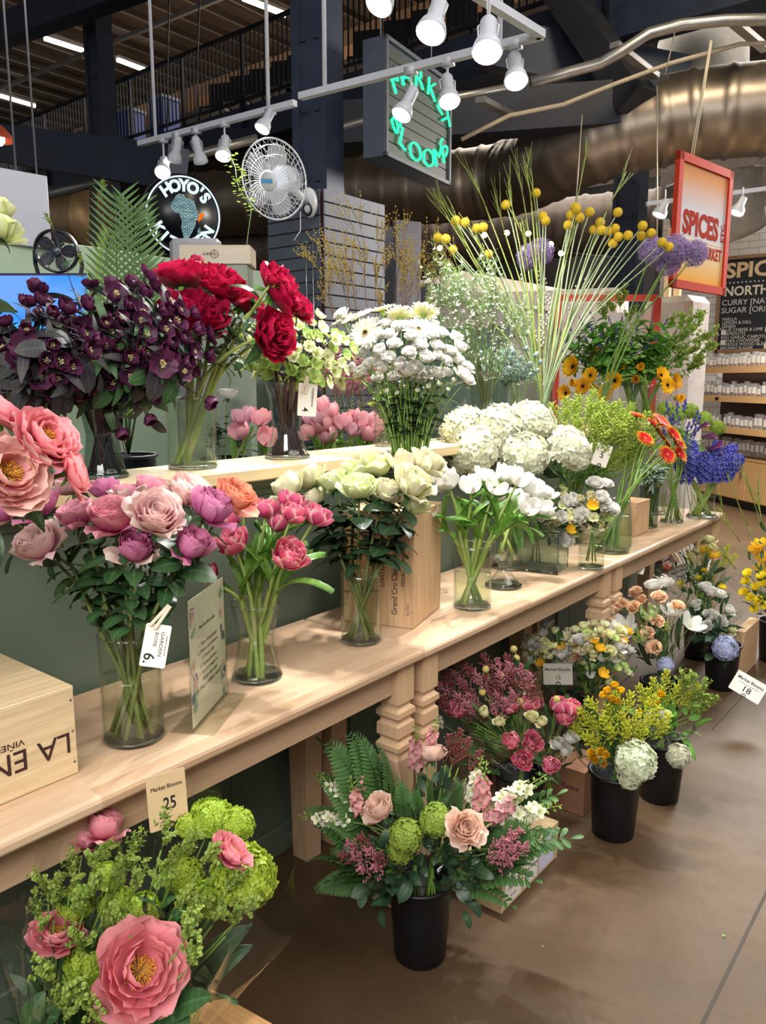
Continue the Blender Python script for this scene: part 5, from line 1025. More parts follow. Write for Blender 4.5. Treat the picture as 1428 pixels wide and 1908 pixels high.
tg = at(573, 745, depth(V['m']) - .10); cg = card('vase_tag', tg, .058, .100, (CAMP - tg) + Vector((.3, 0, .0)), 'white tag reading Helleborus 4, pegged to the green hellebore vase', [('Helleborus', .013, .016, .008, 1., -pi / 2), ('4', .026, -.006, -.03, 1., -pi / 2)], roll=R(-4)); peg(cg, -.008, .045, -.2)
# white gerberas and lisianthus in a tall vase from the table
V = vase((-1.615, 2.17, T0), [(.055, 0), (.060, .3), (.078, 1)], .52, 'very tall tapered glass vase of white lisianthus and gerberas behind the ivory roses', .7, GLASSD)
gw = [(665, 592, .04, 1.25, 0, 'white gerbera with a dark eye at the top left of the white bunch', dict(up=.9, face=.5)), (682, 620, .1, 1.2, 0, 'white gerbera with a black eye facing the camera', dict(face=1.5, up=.1)), (780, 615, .08, 1.25, 0, 'white gerbera with a brown eye at the right', dict(face=.9, up=.2)), (712, 580, -.02, 1.1, 1, 'white gerbera seen from the side at the very top'), (745, 592, .0, 1.2, 1, 'cream gerbera turned away, top centre', dict(face=-.6)), (790, 585, -.02, 1.15, 1, 'cream gerbera turned away, top right', dict(face=-.5)), (637, 708, .05, .85, 1, 'cream gerbera hanging upside down by the heather', dict(up=-.8)), (640, 600, -.02, 1., 1, 'white gerbera behind the green hellebores')]
bunch('white_gerbera', 'gerbera', 'white_gerbera', V, gw, None, None, sm=SG, sr=.003)
bunch('lisianthus', 'lisianthus', 'lisianthus', V, scat(752, 662, 108, 64, 46, (-.09, .14), 15, (.66, .88), 17) + [(858, 700, .05, .8), (868, 690, .0, .8), (868, 712, .06, .8), (715, 690, .12, .9), (760, 695, .12, .9), (640, 590, .0, .8), (835, 660, .03, .8), (850, 675, .03, .8)], 'white lisianthus bloom in the big round bunch', 'white lisianthus', face=.7, up=.5, sm=SG, sr=.0022, lt=LF_OV, ln=4, ls=1.1, lmat=DL, lr=(.15, .7))
bunch('lisianthus_bud', 'lisianthus', 'lisi_bud', V, scat(775, 715, 75, 35, 12, (0, .13), 16, (.8, 1.1), 18), 'closed green lisianthus bud hanging under the white blooms', 'lisianthus buds', face=.3, up=-.1, sm=SG, sr=.0016, lt=LF_OV, ln=3, ls=1.1, lmat=DL, lr=(.1, .8))
# lisianthus foliage skirt is on the stems; yellow gerbera vase and empty vase on the ledge
V = vase(lz(722, -1.86), cyl(.05), .20, 'small glass vase with yellow green leaves at the back of the ledge', .7, GLASS)
bunch('greenery_stem', 'foliage', 'euphorbia', V, scat(705, 760, 12, 25, 5, (-.02, .03), 17), 'yellow green leafy stem behind the lisianthus vase', 'yellow green stems', headon=False, sm=SG, sr=.002, lt=LF_OV, ln=8, ls=1., lmat=LL, up=1.)
V = vase(lz(845, -1.86), cyl(.075), .24, 'empty tall glass vase right of the lisianthus bunch on the ledge', .3, GLASS)
# waxflower
V = vase(lz(905, -1.8), cyl(.062), .26, 'glass vase of waxflower branches above the hydrangeas', .6, GLASSG)
WX = MB(); 
for i in range(5): pet(WX, .006, .006, 70, 80, 2 * pi * i / 5, .0005, 0, .2, 0, (.5, .3), 3, 3)
WX.arr(); NEED = MB(); pet(NEED, .016, .0018, 30, 40, 0, 0, 0, 0, 0, (.3, .5), 3, 3); NEED.arr()
reg('waxflower', [H1(MB().merge(twigs(s_, .11, 3, 4, .0013, 24, [NEED], 1, up=.06)).merge(twigs(s_, .11, 3, 4, .0005, 24, [WX], 2, up=.06, dens=.07)), [mat('wax_twig', '6c6844', .7, var=.2), petal('needle_green', '5c7a44', '6e8c50', '7c9a58', .6, .2), WAXW], 'branch') for s_ in (181, 182)])
bunch('waxflower', 'waxflower', 'waxflower', V, scat(885, 655, 60, 70, 26, (-.1, .1), 18, (.9, 1.3), 18), 'fine waxflower branch dotted with tiny white flowers', 'waxflower branches', face=0, up=1.3, sm=mat('wax_twig', '6c6844'), sr=.0016, lt=[NEED], ln=40, ls=1.6, lmat=MAT['needle_green'])
# eryngium
V = vase(lz(965, -1.78), cyl(.068), .24, 'glass vase of grey thistles above the hydrangeas', .6, GLASS)
ER = MB(); ER.ball((0, 0, .010), .009, 8, 0, 1.3)
for i in range(12): pet(ER, .026, .004, 70, 84, 2 * pi * i / 12, .002, .002, 0, .02, (.3, .8), 3, 3, 1)
reg('eryngium', [H1(ER, [ERYN, ML])])
bunch('thistle', 'thistle', 'eryngium', V, scat(945, 682, 66, 34, 34, (-.08, .12), 19, (1., 1.5), 11), 'grey green sea holly thistle in the low grey bunch', 'sea holly thistles', face=.3, up=.8, sm=SW, sr=.0016, lt=LF_TINY, ln=10, ls=2., lmat=ML)
# broom, billy buttons, pussy willow, allium
V = vase(lz(1010, -1.80), cyl(.055), .24, 'slim glass vase of tall broom and yellow ball flowers', .6, GLASS)
BM = [twigs(s_, .15, 2, 3, .0022, 13, None, up=.04) for s_ in (191, 192, 193)]
reg('broom', [H1(b_, [mat('broom_green', '8c9a48', .6, var=.2, scale=30)], 'twig') for b_ in BM])
br_ = [(845, 330, 0), (870, 380, .05), (905, 300, .02), (940, 345, 0), (960, 330, .1), (978, 300, 0), (990, 290, .06), (1000, 330, 0), (1068, 320, .0), (1130, 310, .05), (925, 430, .1), (895, 420, .05), (1055, 400, .0), (880, 470, .0), (985, 420, .1)]
bunch('broom_branch', 'branch', 'broom', V, [(x, y + 85, o_, 1.2 + .02 * i) for i, (x, y, o_) in enumerate(br_)], 'tall thin green broom branch above the ball flowers', 'broom branches', face=0, up=.9, sm=mat('broom_green', '8c9a48'), sr=.0036)
bb = [(822, 443), (837, 446), (855, 412), (872, 416), (850, 466), (1000, 362), (946, 384), (1012, 405), (1017, 414), (893, 427), (915, 475), (905, 425), (1057, 422), (1062, 403), (1070, 388), (1072, 392), (1078, 408), (1096, 397), (1103, 430), (1115, 416), (1117, 431), (1130, 432), (1142, 427), (1137, 455), (1147, 443), (1165, 440), (1147, 397), (1192, 422), (1190, 440), (1208, 435), (1228, 452), (1241, 460)]
bunch('billy_button', 'ball flower', 'billy_button', V, [(x, y + 6, -.02 + .12 * rd.random(), 1.75) for x, y in bb], 'round yellow ball flower on a long bare stem', 'yellow ball flowers', face=0, up=.5, sm=SW, sr=.0034, hang=.2)
reg('willow', [H1(MB().tube([(0, 0, 0), (0, 0, .16)], .001, 4, 1).merge((lambda T: (lambda m_: ([m_.merge(T, frame((.004 * math.cos(i * 2.4), .004 * math.sin(i * 2.4), .01 + i * .009), (math.cos(i * 2.4) * .5, math.sin(i * 2.4) * .5, 1))) for i in range(17)], m_)[1])(MB()))(MB().ball((0, 0, .006), .0042, 6, 0, 1.6).arr())), [PWIL, TWIG], 'catkins')])
bunch('pussy_willow', 'willow', 'willow', V, [(982, 570, -.03, 1.), (990, 600, -.03), (1015, 580, -.02), (1020, 610, 0), (1058, 590, -.04), (1000, 640, .0), (1012, 650, .02), (1075, 570, -.05), (1005, 560, -.05)], 'pussy willow stem with silvery catkins', 'pussy willow stems', face=0, up=1.2, sm=TWIG, sr=.0016)
Va = vase(lz(1120, -1.84), cyl(.06), .24, 'glass vase of purple alliums behind the sunflowers', .6, GLASS)
bunch('allium', 'allium', 'allium', Va, [(1208, 488, .05, 1.75, 0, 'mauve allium globe at the left of the four'), (1245, 486, .1, 1.85, 0, 'mauve allium globe in the middle with ball flowers in front'), (1283, 490, .0, 1.7, 0, 'mauve allium globe at the right, against the spice sign'), (1236, 506, .02, 1.7, 0, 'mauve allium globe lowest of the four')], None, None, face=0, up=.8, sm=SG, sr=.0046, hang=.2)
bunch('allium', 'allium', 'allium', V, [(990, 498, -.08, 1.5, 0, 'small mauve allium left, among the broom stems'), (1008, 490, -.05, 1.5, 0, 'small mauve allium right, among the broom stems')], None, None, face=0, up=1., sm=SG, sr=.004)
# leafy veronica and euphorbia behind the sunflowers
Vc = vase(lz(1175, -1.85), cyl(.075), .25, 'glass vase of leafy green veronica behind the sunflowers', .6, GLASS)
reg('veronica', [H1(plume(195, .06, 4, .01, .003, 1), [SG, mat('veronica_violet', '4c4a8c', .7, var=.2)], 'spike')])
bunch('veronica', 'veronica', 'veronica', Vc, scat(1150, 640, 110, 50, 36, (-.1, .1), 21, (.8, 1.1), 20), 'leafy green stem with a small violet spike', 'veronica stems above the sunflowers', face=0, up=1.1, sm=SG, sr=.0022, lt=LF_LAN + LF_BIG, ln=26, ls=1.1, lmat=BL, lr=(.2, 1.))
bunch('euphorbia', 'euphorbia', 'euphorbia', Vc, scat(1268, 655, 42, 50, 20, (-.1, .1), 22, (1., 1.5), 14) + [(1150, 600, 0, 1.5), (1160, 590, 0, 1.4), (1135, 610, 0, 1.4), (1165, 575, 0, 1.2), (1175, 610, 0, 1.3)], 'round-leaved euphorbia spray at the right of the green mass', 'euphorbia sprays behind the sunflowers', face=0, up=1., sm=SG, sr=.0022, lt=EUC, ln=14, ls=1., lmat=BL, lr=(.4, 1.))
Vd = vase(lz(1205, -1.76), cyl(.075), .22, 'glass vase of small sunflowers on the ledge', .6, GLASS)
sf = [(1116, 662, 0), (1070, 684, .02, 1.3), (1159, 678, .02), (1102, 700, .08), (1147, 710, .12, 1.15), (1075, 715, .08), (1088, 720, .12), (1112, 723, .12), (1129, 733, .14), (1056, 733, .1), (1197, 688, .05), (1189, 709, .06), (1231, 700, .03), (1243, 718, .06), (1256, 712, .03), (1261, 742, .08)]
bunch('sunflower', 'sunflower', 'sunflower', Vd, [(a, b_, c_ + .02, (d_[0] if d_ else 1.) * 1.5) for a, b_, c_, *d_ in sf], 'small golden sunflower with a dark eye', 'small sunflowers on the ledge', face=.7, up=.2, sm=SG, sr=.004, lt=LF_OV, ln=2, ls=.9, lmat=BL, hang=.3)
# coral peonies at the far left, in a vase on the wine crate
V = vase((-1.50, .47, ztop), cyl(.07), .22, 'vase of coral peonies on the wine crate, outside the left edge', .6)
V['m'] = V['m'] + Vector((0, 0, 0))
cp = [(12, 885, .06, 1.05, 1, 'palest coral peony with a big golden eye, cut by the left edge', dict(face=1.2)), (80, 822, .0, .95, 0, 'coral peony with golden stamens at the top of the group', dict(face=.6)), (128, 880, -.03, .8, 2, 'deep coral peony turned away to the right', dict(face=-.2, up=.1)), (-8, 775, -.06, .95, 0, 'coral peony highest at the left edge', dict(face=.1))]
bunch('coral_peony', 'peony', 'coral_peony', V, cp, None, None, sm=SG, sr=.005, lt=LF_PEO, ln=5, ls=1.1, lmat=GL, lr=(.3, .9), face=.6, up=.5)
bunch('ivory_rose', 'rose', 'ivory_rose', V, [(-12, 408, -.3, .7, 1, 'cream rose at the upper left edge above the blue screen'), (2, 445, -.28, .7, 3, 'cream rose with curled petals at the left edge, lower one')], None, None, sm=SG, sr=.004, lt=LF_BIG, ln=3, lmat=GL, face=.3)
# ================================================================ on the floor: buckets, bouquets, crates, cards
def fl(px, py): return onz(px, py, 0)
ba = bucket(Vector((-1.18, .60, 0)), 'black bucket under the lime bouquets, in the lower left corner', H_=.26)
b1 = bucket(fl(783, 1776), 'black bucket in the foreground centre, in front of the pine crate')
b2 = bucket(fl(1142, 1551), 'black bucket of the goldenrod and hydrangea bouquet')
b3 = bucket(fl(1228, 1484), 'black bucket just behind and right of the goldenrod bucket')
b4 = bucket(fl(1342, 1280), 'black bucket under the blue hydrangea bouquet, farthest right')
b5 = bucket(fl(968, 1555), 'black bucket in the dark under the tulip and heather bouquet')
b6 = bucket(fl(1062, 1400), 'black bucket under the cream and yellow freesia bouquet')
b7 = bucket(fl(1228, 1360), 'black bucket under the peach carnation bouquet')
b8 = bucket(fl(1300, 1225), 'black bucket under the yellow and white bouquets at the back')
b9 = bucket(fl(1440, 1230), 'black bucket at the right edge under the yellow daisies')
Z = Vector
# A: lime bouquets
n = ba['m']
A1 = [('lime_hydrangea', 165, 1800, .05, .8), ('lime_hydrangea', 140, 1690, .04, .55), ('lime_hydrangea', 200, 1640, .02, .5), ('lime_hydrangea', 265, 1700, .04, .55), ('lime_hydrangea', 215, 1690, .02, .6), ('coral_peony', 108, 1745, .06, .75, 0, dict(face=.3, lab='coral peony half hidden by the euphorbia')), ('coral_bud', 190, 1560, -.08, 1.), ('coral_bud', 155, 1580, -.09, .9)] + [('euphorbia', x, y + 25, .08, .72) for x, y in ((130, 1640), (170, 1600), (200, 1640), (130, 1700), (180, 1720), (230, 1600), (100, 1690), (240, 1660), (75, 1720), (160, 1660), (145, 1760), (90, 1660), (220, 1740))]
A2 = [('lime_hydrangea', 448, 1640, .04, 1.05), ('lime_hydrangea', 395, 1535, -.06, .8), ('lime_hydrangea', 340, 1640, .0, .7), ('lime_hydrangea', 380, 1680, .05, .6), ('lime_hydrangea', 440, 1540, -.04, .6), ('lime_hydrangea', 350, 1545, -.04, .5), ('coral_peony', 428, 1592, .08, .62, 2, dict(face=-.1, up=.3, lab='bright pink half-open peony at the right'))] + [('euphorbia', x, y + 25, .09, .7) for x, y in ((300, 1610), (330, 1590), (360, 1690), (395, 1700), (340, 1720), (420, 1720), (300, 1560), (320, 1680), (370, 1600), (290, 1640), (440, 1690), (410, 1660))]
A3 = [('coral_peony', 258, 1812, .09, 1.22, 0, dict(face=1.4, up=.1, lab='large open coral peony with golden stamens')), ('lime_hydrangea', 320, 1890, .0, .8), ('lime_hydrangea', 225, 1890, .02, .7)] + [('euphorbia', x, y + 15, .1, .75) for x, y in ((130, 1860), (160, 1880), (120, 1890), (100, 1830), (180, 1900), (340, 1800), (330, 1760))]
RUS = LF_LAN + LF_PEO
bouquet('lime green bouquet with a half-hidden coral peony, left one in the corner', n + Z((-.04, -.02, .02)), A1, [(RUS, DL, [(40, 1680, .05, .8), (60, 1880, .1, .8), (255, 1590, 0, .6), (30, 1750, .0, .8), (90, 1850, .1, .8)])], (.13, .95), nleaf=60, lt=LF_BIG + LF_LAN, lm=GL, seed=1, face=.5)
bouquet('lime green bouquet with a bright pink peony, right one in the corner', n + Z((.03, .07, .02)), A2, [(RUS, DL, [(400, 1810, .1, .8), (500, 1660, .0, .9), (350, 1530, -.05, .8), (385, 1530, -.05, .8), (515, 1690, .02, .8), (370, 1850, .1, .8)])], (.16, 1.), nleaf=60, lt=LF_BIG + LF_LAN, lm=GL, seed=2, face=.5)
bouquet('bouquet with one large open coral peony, lowest in the corner', n + Z((.03, -.03, .02)), A3, [(RUS, BL, [(70, 1890, .1, .9), (390, 1830, .1, .9), (360, 1870, .1, .8)])], (.12, .85), nleaf=50, lt=LF_BIG, lm=GL, seed=3, face=.5)
# B: snapdragon and rose bouquets
n = b1['m']
def SNP(x, y, o_, s_, v, ax): return ('snapdragon', x, y, o_, s_, v, dict(ax=ax))
rt = Z((_c, _s, 0)); tw = Z((_s, -_c, 0)); UP = Z((0, 0, 1))
B1 = [('blush_rose', 713, 1514, .06, 1.0, 0, dict(face=.5, up=.8, lab='blush pink rose')), ('viburnum', 757, 1560, .08, 1.1, 0), ('viburnum', 748, 1585, .06, .9, 0), SNP(650, 1500, .02, 1., 1, -rt * .7 + UP * .8), SNP(645, 1530, .04, 1., 1, -rt + UP * .12), SNP(672, 1520, .03, .9, 0, -rt * .25 + UP), SNP(690, 1490, .0, .9, 0, -rt * .4 + UP)] + [('heather', x, y, .08, 1.) for x, y in ((690, 1610), (710, 1600), (700, 1580), (725, 1610), (680, 1590), (670, 1610), (700, 1630), (720, 1625))]
B2 = [('blush_rose', 864, 1545, .10, 1.1, 1, dict(face=1.4, up=.2, lab='open blush rose with cream edges')), ('viburnum', 812, 1532, .06, 1.05, 0), SNP(895, 1510, .02, 1.1, 0, UP + rt * .1), SNP(925, 1500, .04, 1.2, 1, rt * .9 + UP * .6), SNP(940, 1525, .04, 1.2, 1, rt + UP * .25), SNP(880, 1490, -.02, 1., 1, UP + rt * .2), SNP(910, 1530, .06, 1., 0, rt * .6 + UP * .5)] + [('heather', x, y, .08, 1.1, 1) for x, y in ((905, 1590), (920, 1600), (930, 1575), (900, 1610), (915, 1620), (940, 1600))]
B3 = [('blush_rose', 806, 1418, -.06, .95, 0, dict(face=.2, up=1., lab='pale pink rose standing at the back')), SNP(775, 1430, -.08, 1., 0, UP), SNP(800, 1400, -.08, .8, 0, UP + rt * .2)] + [('heather', x, y, -.04, 1., 0) for x, y in ((840, 1440), (855, 1430), (830, 1425), (870, 1450), (845, 1415))]
FL = [(610, 1410, -.02, 1.3), (650, 1400, -.04, 1.3), (690, 1430, -.04, 1.2), (600, 1480, .0, 1.4), (660, 1430, -.04, 1.4), (705, 1460, -.03, 1.3), (630, 1560, .03, 1.3), (600, 1630, .05, 1.4), (660, 1660, .06, 1.2), (620, 1600, .04, 1.2), (640, 1640, .06, 1.2), (590, 1670, .06, 1.1), (720, 1640, .08, 1.), (570, 1530, 0, 1.2), (740, 1460, -.04, 1.2), (665, 1570, .02, 1.2)]
FR = [(1000, 1580, .08, 1.3), (1030, 1575, .06, 1.2), (960, 1640, .1, 1.3), (930, 1680, .1, 1.2), (990, 1640, .08, 1.2), (880, 1640, .1, 1.), (1020, 1500, .0, 1.1), (860, 1600, .1, 1.), (970, 1560, .06, 1.2)]
bouquet('bouquet with an upright blush rose and fern, left one in the foreground bucket', n + Z((-.02, .0, .03)), B1, [(LF_FERN, FERNL, FL), (LF_PIN, FERNL, FL[::2])], (.12, .9), nleaf=130, lt=LF_OV + LF_ROSE, lm=DL, seed=4, spread=1.5)
bouquet('bouquet with an open blush rose and snapdragons, right one in the foreground bucket', n + Z((.03, .01, .03)), B2, [(LF_PIN, FERNL, FR), (LF_FERN, FERNL, FR[::2])], (.12, .9), nleaf=130, lt=LF_OV + LF_ROSE, lm=DL, seed=5, spread=1.5)
bouquet('bouquet with a pale rose and dark heather, at the back of the foreground bucket', n + Z((.0, .05, .03)), B3, [(LF_FERN, FERNL, [(850, 1470, -.04, 1.2), (760, 1470, -.04, 1.1), (820, 1460, 0, 1.), (880, 1460, 0, 1.1)])], (.12, .9), nleaf=60, lt=LF_OV + LF_ROSE, lm=DL, seed=6)
# C: tulips and heather
n = b5['m'] + Z((0, 0, .02))
C1 = [('rose_tulip', x, y, o_, .9, None, dict(face=f_)) for x, y, o_, f_ in ((955, 1384, .10, .9), (990, 1386, .1, .9), (975, 1418, .12, 1.2), (1022, 1428, .12, 1.2), (848, 1322, .02, .2), (862, 1330, .04, .2), (955, 1325, .04, .2), (985, 1322, .04, .3))] + [('heather', x, y, .0 + .06 * rd.random(), 1.2) for x, y, *_ in scat(912, 1312, 80, 46, 40, seed=31, mind=12)] + [('cream_spray', x, y, .09, 1.) for x, y in ((905, 1330), (933, 1348), (990, 1338), (1008, 1348))] + [('pale_billy', x, y, .05, 1.1) for x, y in ((908, 1252), (936, 1264), (902, 1294), (906, 1328), (970, 1312))] + [SNP(825, 1350, .03, .8, 1, -rt * .7 + UP * .7)]
C2 = [('rose_tulip', x, y, .04, .95, None) for x, y in ((1040, 1325), (1062, 1330), (1048, 1345))] + [('pale_billy', 1037, 1308, .06, 1.1), ('pale_billy', 965, 1232, -.05, 1.1), ('pale_billy', 960, 1215, -.05, 1.1)] + [('lisianthus', x, y, .05, .9) for x, y in ((1040, 1390), (1060, 1380), (1050, 1400))]
bouquet('bouquet of magenta tulips, dark heather and pale ball flowers, middle left', n, C1, [(LF_FERN, FERNL, [(850, 1400, .05, 1.2), (870, 1440, .06, 1.2), (900, 1450, .06, 1.2), (1000, 1440, .06, 1.), (840, 1370, .03, 1.1)])], (.16, .95), nleaf=90, lt=LF_LAN + LF_OV, lm=FERNL, seed=7)
bouquet('small bouquet of tulips and white blooms behind the heather bouquet', n + Z((.07, .06, .0)), C2, [(LF_TUL, TL, [(1020, 1380, .08, .6), (1050, 1360, .05, .6)])], (.1, .9), nleaf=40, lt=LF_LAN + LF_OV, lm=GL, seed=8)
# D: cream freesias
n = b6['m'] + Z((0, 0, .02))
D1 = mixed(301, 1035, 1210, 56, 42, 32, (-.03, .08), ['cream_spray', 'lisianthus', 'cream_spray', 'freesia', 'cream_spray'], 11); D2 = mixed(302, 1112, 1203, 64, 44, 34, (-.03, .08), ['cream_spray', 'carnation', 'ranunculus', 'cream_spray', 'freesia', 'green_hellebore', 'cream_spray'], 11); D3 = mixed(303, 1130, 1250, 40, 22, 9, (0, .08), ['green_hellebore', 'cream_spray', 'freesia'], 14)
bouquet('film-wrapped cream and yellow bouquet, left one beside the small black sign', n + Z((-.03, 0, 0)), D1, (), (.13, .95), nleaf=50, lt=LF_LAN + LF_OV, lm=GL, seed=9, face=.7)
bouquet('cream carnation and ranunculus bouquet above the goldenrod', n + Z((.05, .02, 0)), D2 + D3, [(LF_LAN, GL, [(1060, 1280, .08, .9), (1080, 1300, .08, .8)])], (.15, .95), nleaf=60, lt=LF_LAN + LF_OV, lm=GL, seed=10, face=.7)
# E: peach carnations and lilies
n = b7['m'] + Z((0, 0, .03))
E1 = [('carnation', x, y, o_, s_, 0) for x, y, o_, s_ in ((1158, 1130, .04, 1.1), (1182, 1134, .05, 1.), (1186, 1106, .0, .95), (1195, 1120, .0, .9), (1228, 1116, .04, 1.1), (1262, 1132, .02, 1.), (1224, 1160, .09, 1.), (1208, 1182, .1, 1.), (1220, 1208, .12, 1.1))] + [('lily', 1166, 1176, .06, .8), ('lily', 1285, 1168, .04, .7), ('lily', 1250, 1145, .0, .6), ('lily_bud', 1212, 1150, .08, 1.), ('lily_bud', 1196, 1190, .1, 1.), ('lisianthus', 1220, 1098, -.04, 1.2), ('lisianthus', 1240, 1094, -.04, 1.2), ('blue_hydrangea', 1240, 1240, .08, .55), ('goldenrod_small', 1240, 1180, .06, 1.), ('goldenrod_small', 1200, 1200, .06, 1.)]
bouquet('bouquet of peach carnations and white lilies with a broad dark leaf', n, E1, [(LF_ASP, DL, [(1300, 1165, .06, 1.1), (1285, 1250, .1, .9), (1180, 1220, .1, .6)]), (LF_LAN, GL, [(1185, 1225, .12, .6)])], (.17, .95), nleaf=60, lt=LF_LAN + LF_OV, lm=GL, seed=11, face=.8)
E2 = [('green_hydrangea', 1345, 1100, 0, .01)][:0] + [('ranunculus', 1315, 1098, .0, 1.1), ('ranunculus', 1340, 1112, .03, 1.1), ('lisianthus', 1325, 1108, .04, 1.1), ('lisianthus', 1325, 1150, .05, 1.1), ('lisianthus', 1340, 1160, .06, 1.1), ('yellow_daisy', 1345, 1098, -.02, 1.1), ('ranunculus', 1300, 1130, .03, 1.), ('lisianthus', 1355, 1140, .03, 1.), ('cream_spray', 1290, 1160, .04, 1.3), ('cream_spray', 1360, 1175, .04, 1.3), ('ranunculus', 1310, 1175, .05, .9), ('waxflower', 1300, 1150, .0, .5), ('waxflower', 1280, 1120, -.02, .5), ('waxflower', 1350, 1160, -.02, .5)]
bouquet('white bouquet with fine fern between the peach and the blue bouquets', b4['m'] + Z((-.09, .06, .05)), E2, [(LF_FERN, FERNL, [(1290, 1130, .0, 1.), (1370, 1150, .0, 1.), (1310, 1170, .05, 1.), (1390, 1180, .02, .9)])], (.13, .95), nleaf=50, lt=LF_LAN + LF_OV, lm=GL, seed=12)
E3 = [('blue_hydrangea', 1352, 1208, .08, .95, 0, dict(face=1.)), ('lisianthus', 1320, 1170, .03, 1.)]
bouquet('bouquet with one pale blue hydrangea, over the farthest bucket', b4['m'] + Z((.0, .0, .03)), E3, [(LF_ASP, DL, [(1310, 1250, .08, .7), (1340, 1245, .1, .5)])], (.11, .9), nleaf=30, lt=LF_BIG, lm=DL, seed=13)
# F: goldenrod and hydrangea
n = b2['m'] + Z((0, 0, .02))
F1 = [('green_hydrangea', 1182, 1418, .1, 1.05, 0, dict(face=1.2, up=.2, lab='greenish white hydrangea head')), ('green_hydrangea', 1172, 1450, .1, .6, 0)] + [('button_mum', x, y, .09, 1.1) for x, y in ((1104, 1404), (1120, 1402), (1112, 1418), (1126, 1424), (1130, 1408), (1106, 1412), (1133, 1290), (1146, 1280), (1157, 1290), (1126, 1298), (1140, 1305), (1150, 1310))] + [('goldenrod_gold', x, y, .05 * rd.random(), 1.) for x, y, *_ in scat(1150, 1370, 62, 38, 24, seed=33, mind=13)]
bouquet('bouquet of goldenrod, yellow button flowers and a white hydrangea', n, F1, [(LF_ASP, GL, [(1250, 1360, .06, .75), (1235, 1400, .08, .6), (1088, 1330, .0, .8), (1125, 1280, -.03, .75)])], (.15, .95), nleaf=40, lt=LF_OV + LF_LAN, lm=GL, seed=14)
F2 = [('white_hydrangea', 1262, 1408, .07, .58, 0, dict(face=.6)), ('lisianthus', 1225, 1345, .05, 1.2), ('cream_spray', 1240, 1335, .05, 1.)] + [('button_mum', x, y, .08, 1.1) for x, y in ((1233, 1296), (1215, 1312), (1225, 1308), (1195, 1330), (1218, 1348))] + [('goldenrod_gold', x, y, .0, .9) for x, y, *_ in scat(1240, 1318, 38, 26, 12, seed=34, mind=12)] + [('euphorbia', x, y, .02, 1.) for x, y in ((1275, 1290), (1288, 1310), (1270, 1330), (1280, 1345), (1262, 1300), (1292, 1330))]
bouquet('bouquet of white hydrangea and lime foliage, over the bucket behind', b3['m'] + Z((0, 0, .02)), F2, [(LF_ASP, GL, [(1265, 1375, .08, .6)])], (.14, .95), nleaf=50, lt=LF_OV + LF_LAN, lm=BL, seed=15)
# G: yellow bouquets at the back, with thin branches
n = b8['m'] + Z((0, 0, .02))
G1 = [('freesia', x, y, .0, 1.6, 0) for x, y in ((1262, 1025), (1275, 1010), (1310, 1030), (1330, 1040))] + [('cream_spray', x, y, .0, 1.3) for x, y in ((1295, 1012), (1325, 1022), (1322, 1008), (1300, 1030))] + [('yellow_daisy', x, y, .03, 1.2) for x, y in ((1300, 1080), (1270, 1090), (1310, 1065), (1345, 1095))] + [('goldenrod_gold', x, y, .0, .9) for x, y in ((1345, 1045), (1355, 1060), (1340, 1065), (1315, 1050), (1290, 1055))] + [('waxflower', 1270, 1115, .03, .6), ('waxflower', 1300, 1100, .03, .6)]
G1 += [('broom', x, y, .02, 1.5) for x, y in ((1260, 1000), (1275, 980), (1290, 960), (1250, 1020), (1305, 1000))]
bouquet('yellow and cream bouquet with thin green branches, behind the twenty dollar card', n, G1, (), (.15, .95), nleaf=60, lt=LF_LAN + LF_OV, lm=GL, seed=16)
n = b9['m'] + Z((0, 0, .02))
G2 = [('yellow_daisy', x, y, .04, 1.4) for x, y in ((1392, 1085), (1410, 1095), (1425, 1090), (1388, 1105), (1400, 1115), (1415, 1120), (1428, 1130), (1408, 1135), (1395, 1070), (1420, 1075))] + [('freesia', x, y, 0, 1.8, 0) for x, y in ((1412, 1030), (1425, 1045), (1418, 1020), (1425, 1065))] + [('broom', x, y, .0, 1.6) for x, y in ((1380, 1010), (1395, 980), (1410, 950), (1422, 980), (1372, 1060))]
bouquet('bright yellow daisy bouquet cut by the right edge', n, G2, (), (.14, .95), nleaf=50, lt=LF_LAN + LF_OV, lm=GL, seed=17)
bouquet('dark bouquet with a dusty pink rose, in the shade under the far table', onz(1255, 1160, 0) + Z((-.25, .1, .30)), [('blush_rose', 1250, 1042, .05, 1.), ('orange_rose', 1240, 1060, .03, .6), ('plum_hellebore', 1225, 1050, .02, 1.3), ('plum_hellebore', 1235, 1035, .02, 1.3), ('heather', 1230, 1070, .02, 1.2)], (), (.13, .95), nleaf=40, lt=LF_OV, lm=DL, seed=18)
# crates on the floor
pa, pb, pc = fl(935, 1705), fl(1035, 1607), fl(705, 1690)
zc = onx(935, 1652, pa.x).z
cr = crate('wine_crate', (pa.x - .165, pa.y + .18, 0), (.33, .36, .13), 0, 'pine crate with white paper labels on the floor, right of the foreground bucket', wood('crate_pine_floor', 'dcc296', 'd0b488', 'a07c52', 'y', .5, 3., .5, .5))
lp = mat('label_paper', 'f0ede4', .6)
for i, (y, w_, c_) in enumerate(((-.115, .10, lp), (-.005, .09, lp), (.10, .10, mat('label_lilac', 'dcdcf4', .5)))):
    m = MB(); m.box((.1655, y, .066), (.001, w_, .105)); ob('paper_label', m, c_, cr, smooth=False)
    for j, s_ in enumerate((('ESTATE BOTTLED', .007, .10), ('Amlet' if i == 0 else 'Red Wine', .022, .065), ('NAPA VALLEY', .006, .035)) if i < 2 else (('CONTENTS: WINE', .007, .08),)): txt(s_[0], s_[1], Matrix.Translation((.1664, y, s_[2])) @ Matrix.Rotation(pi / 2, 4, 'Z') @ Matrix.Rotation(pi / 2, 4, 'X'), grey, cr, ext=.0002)
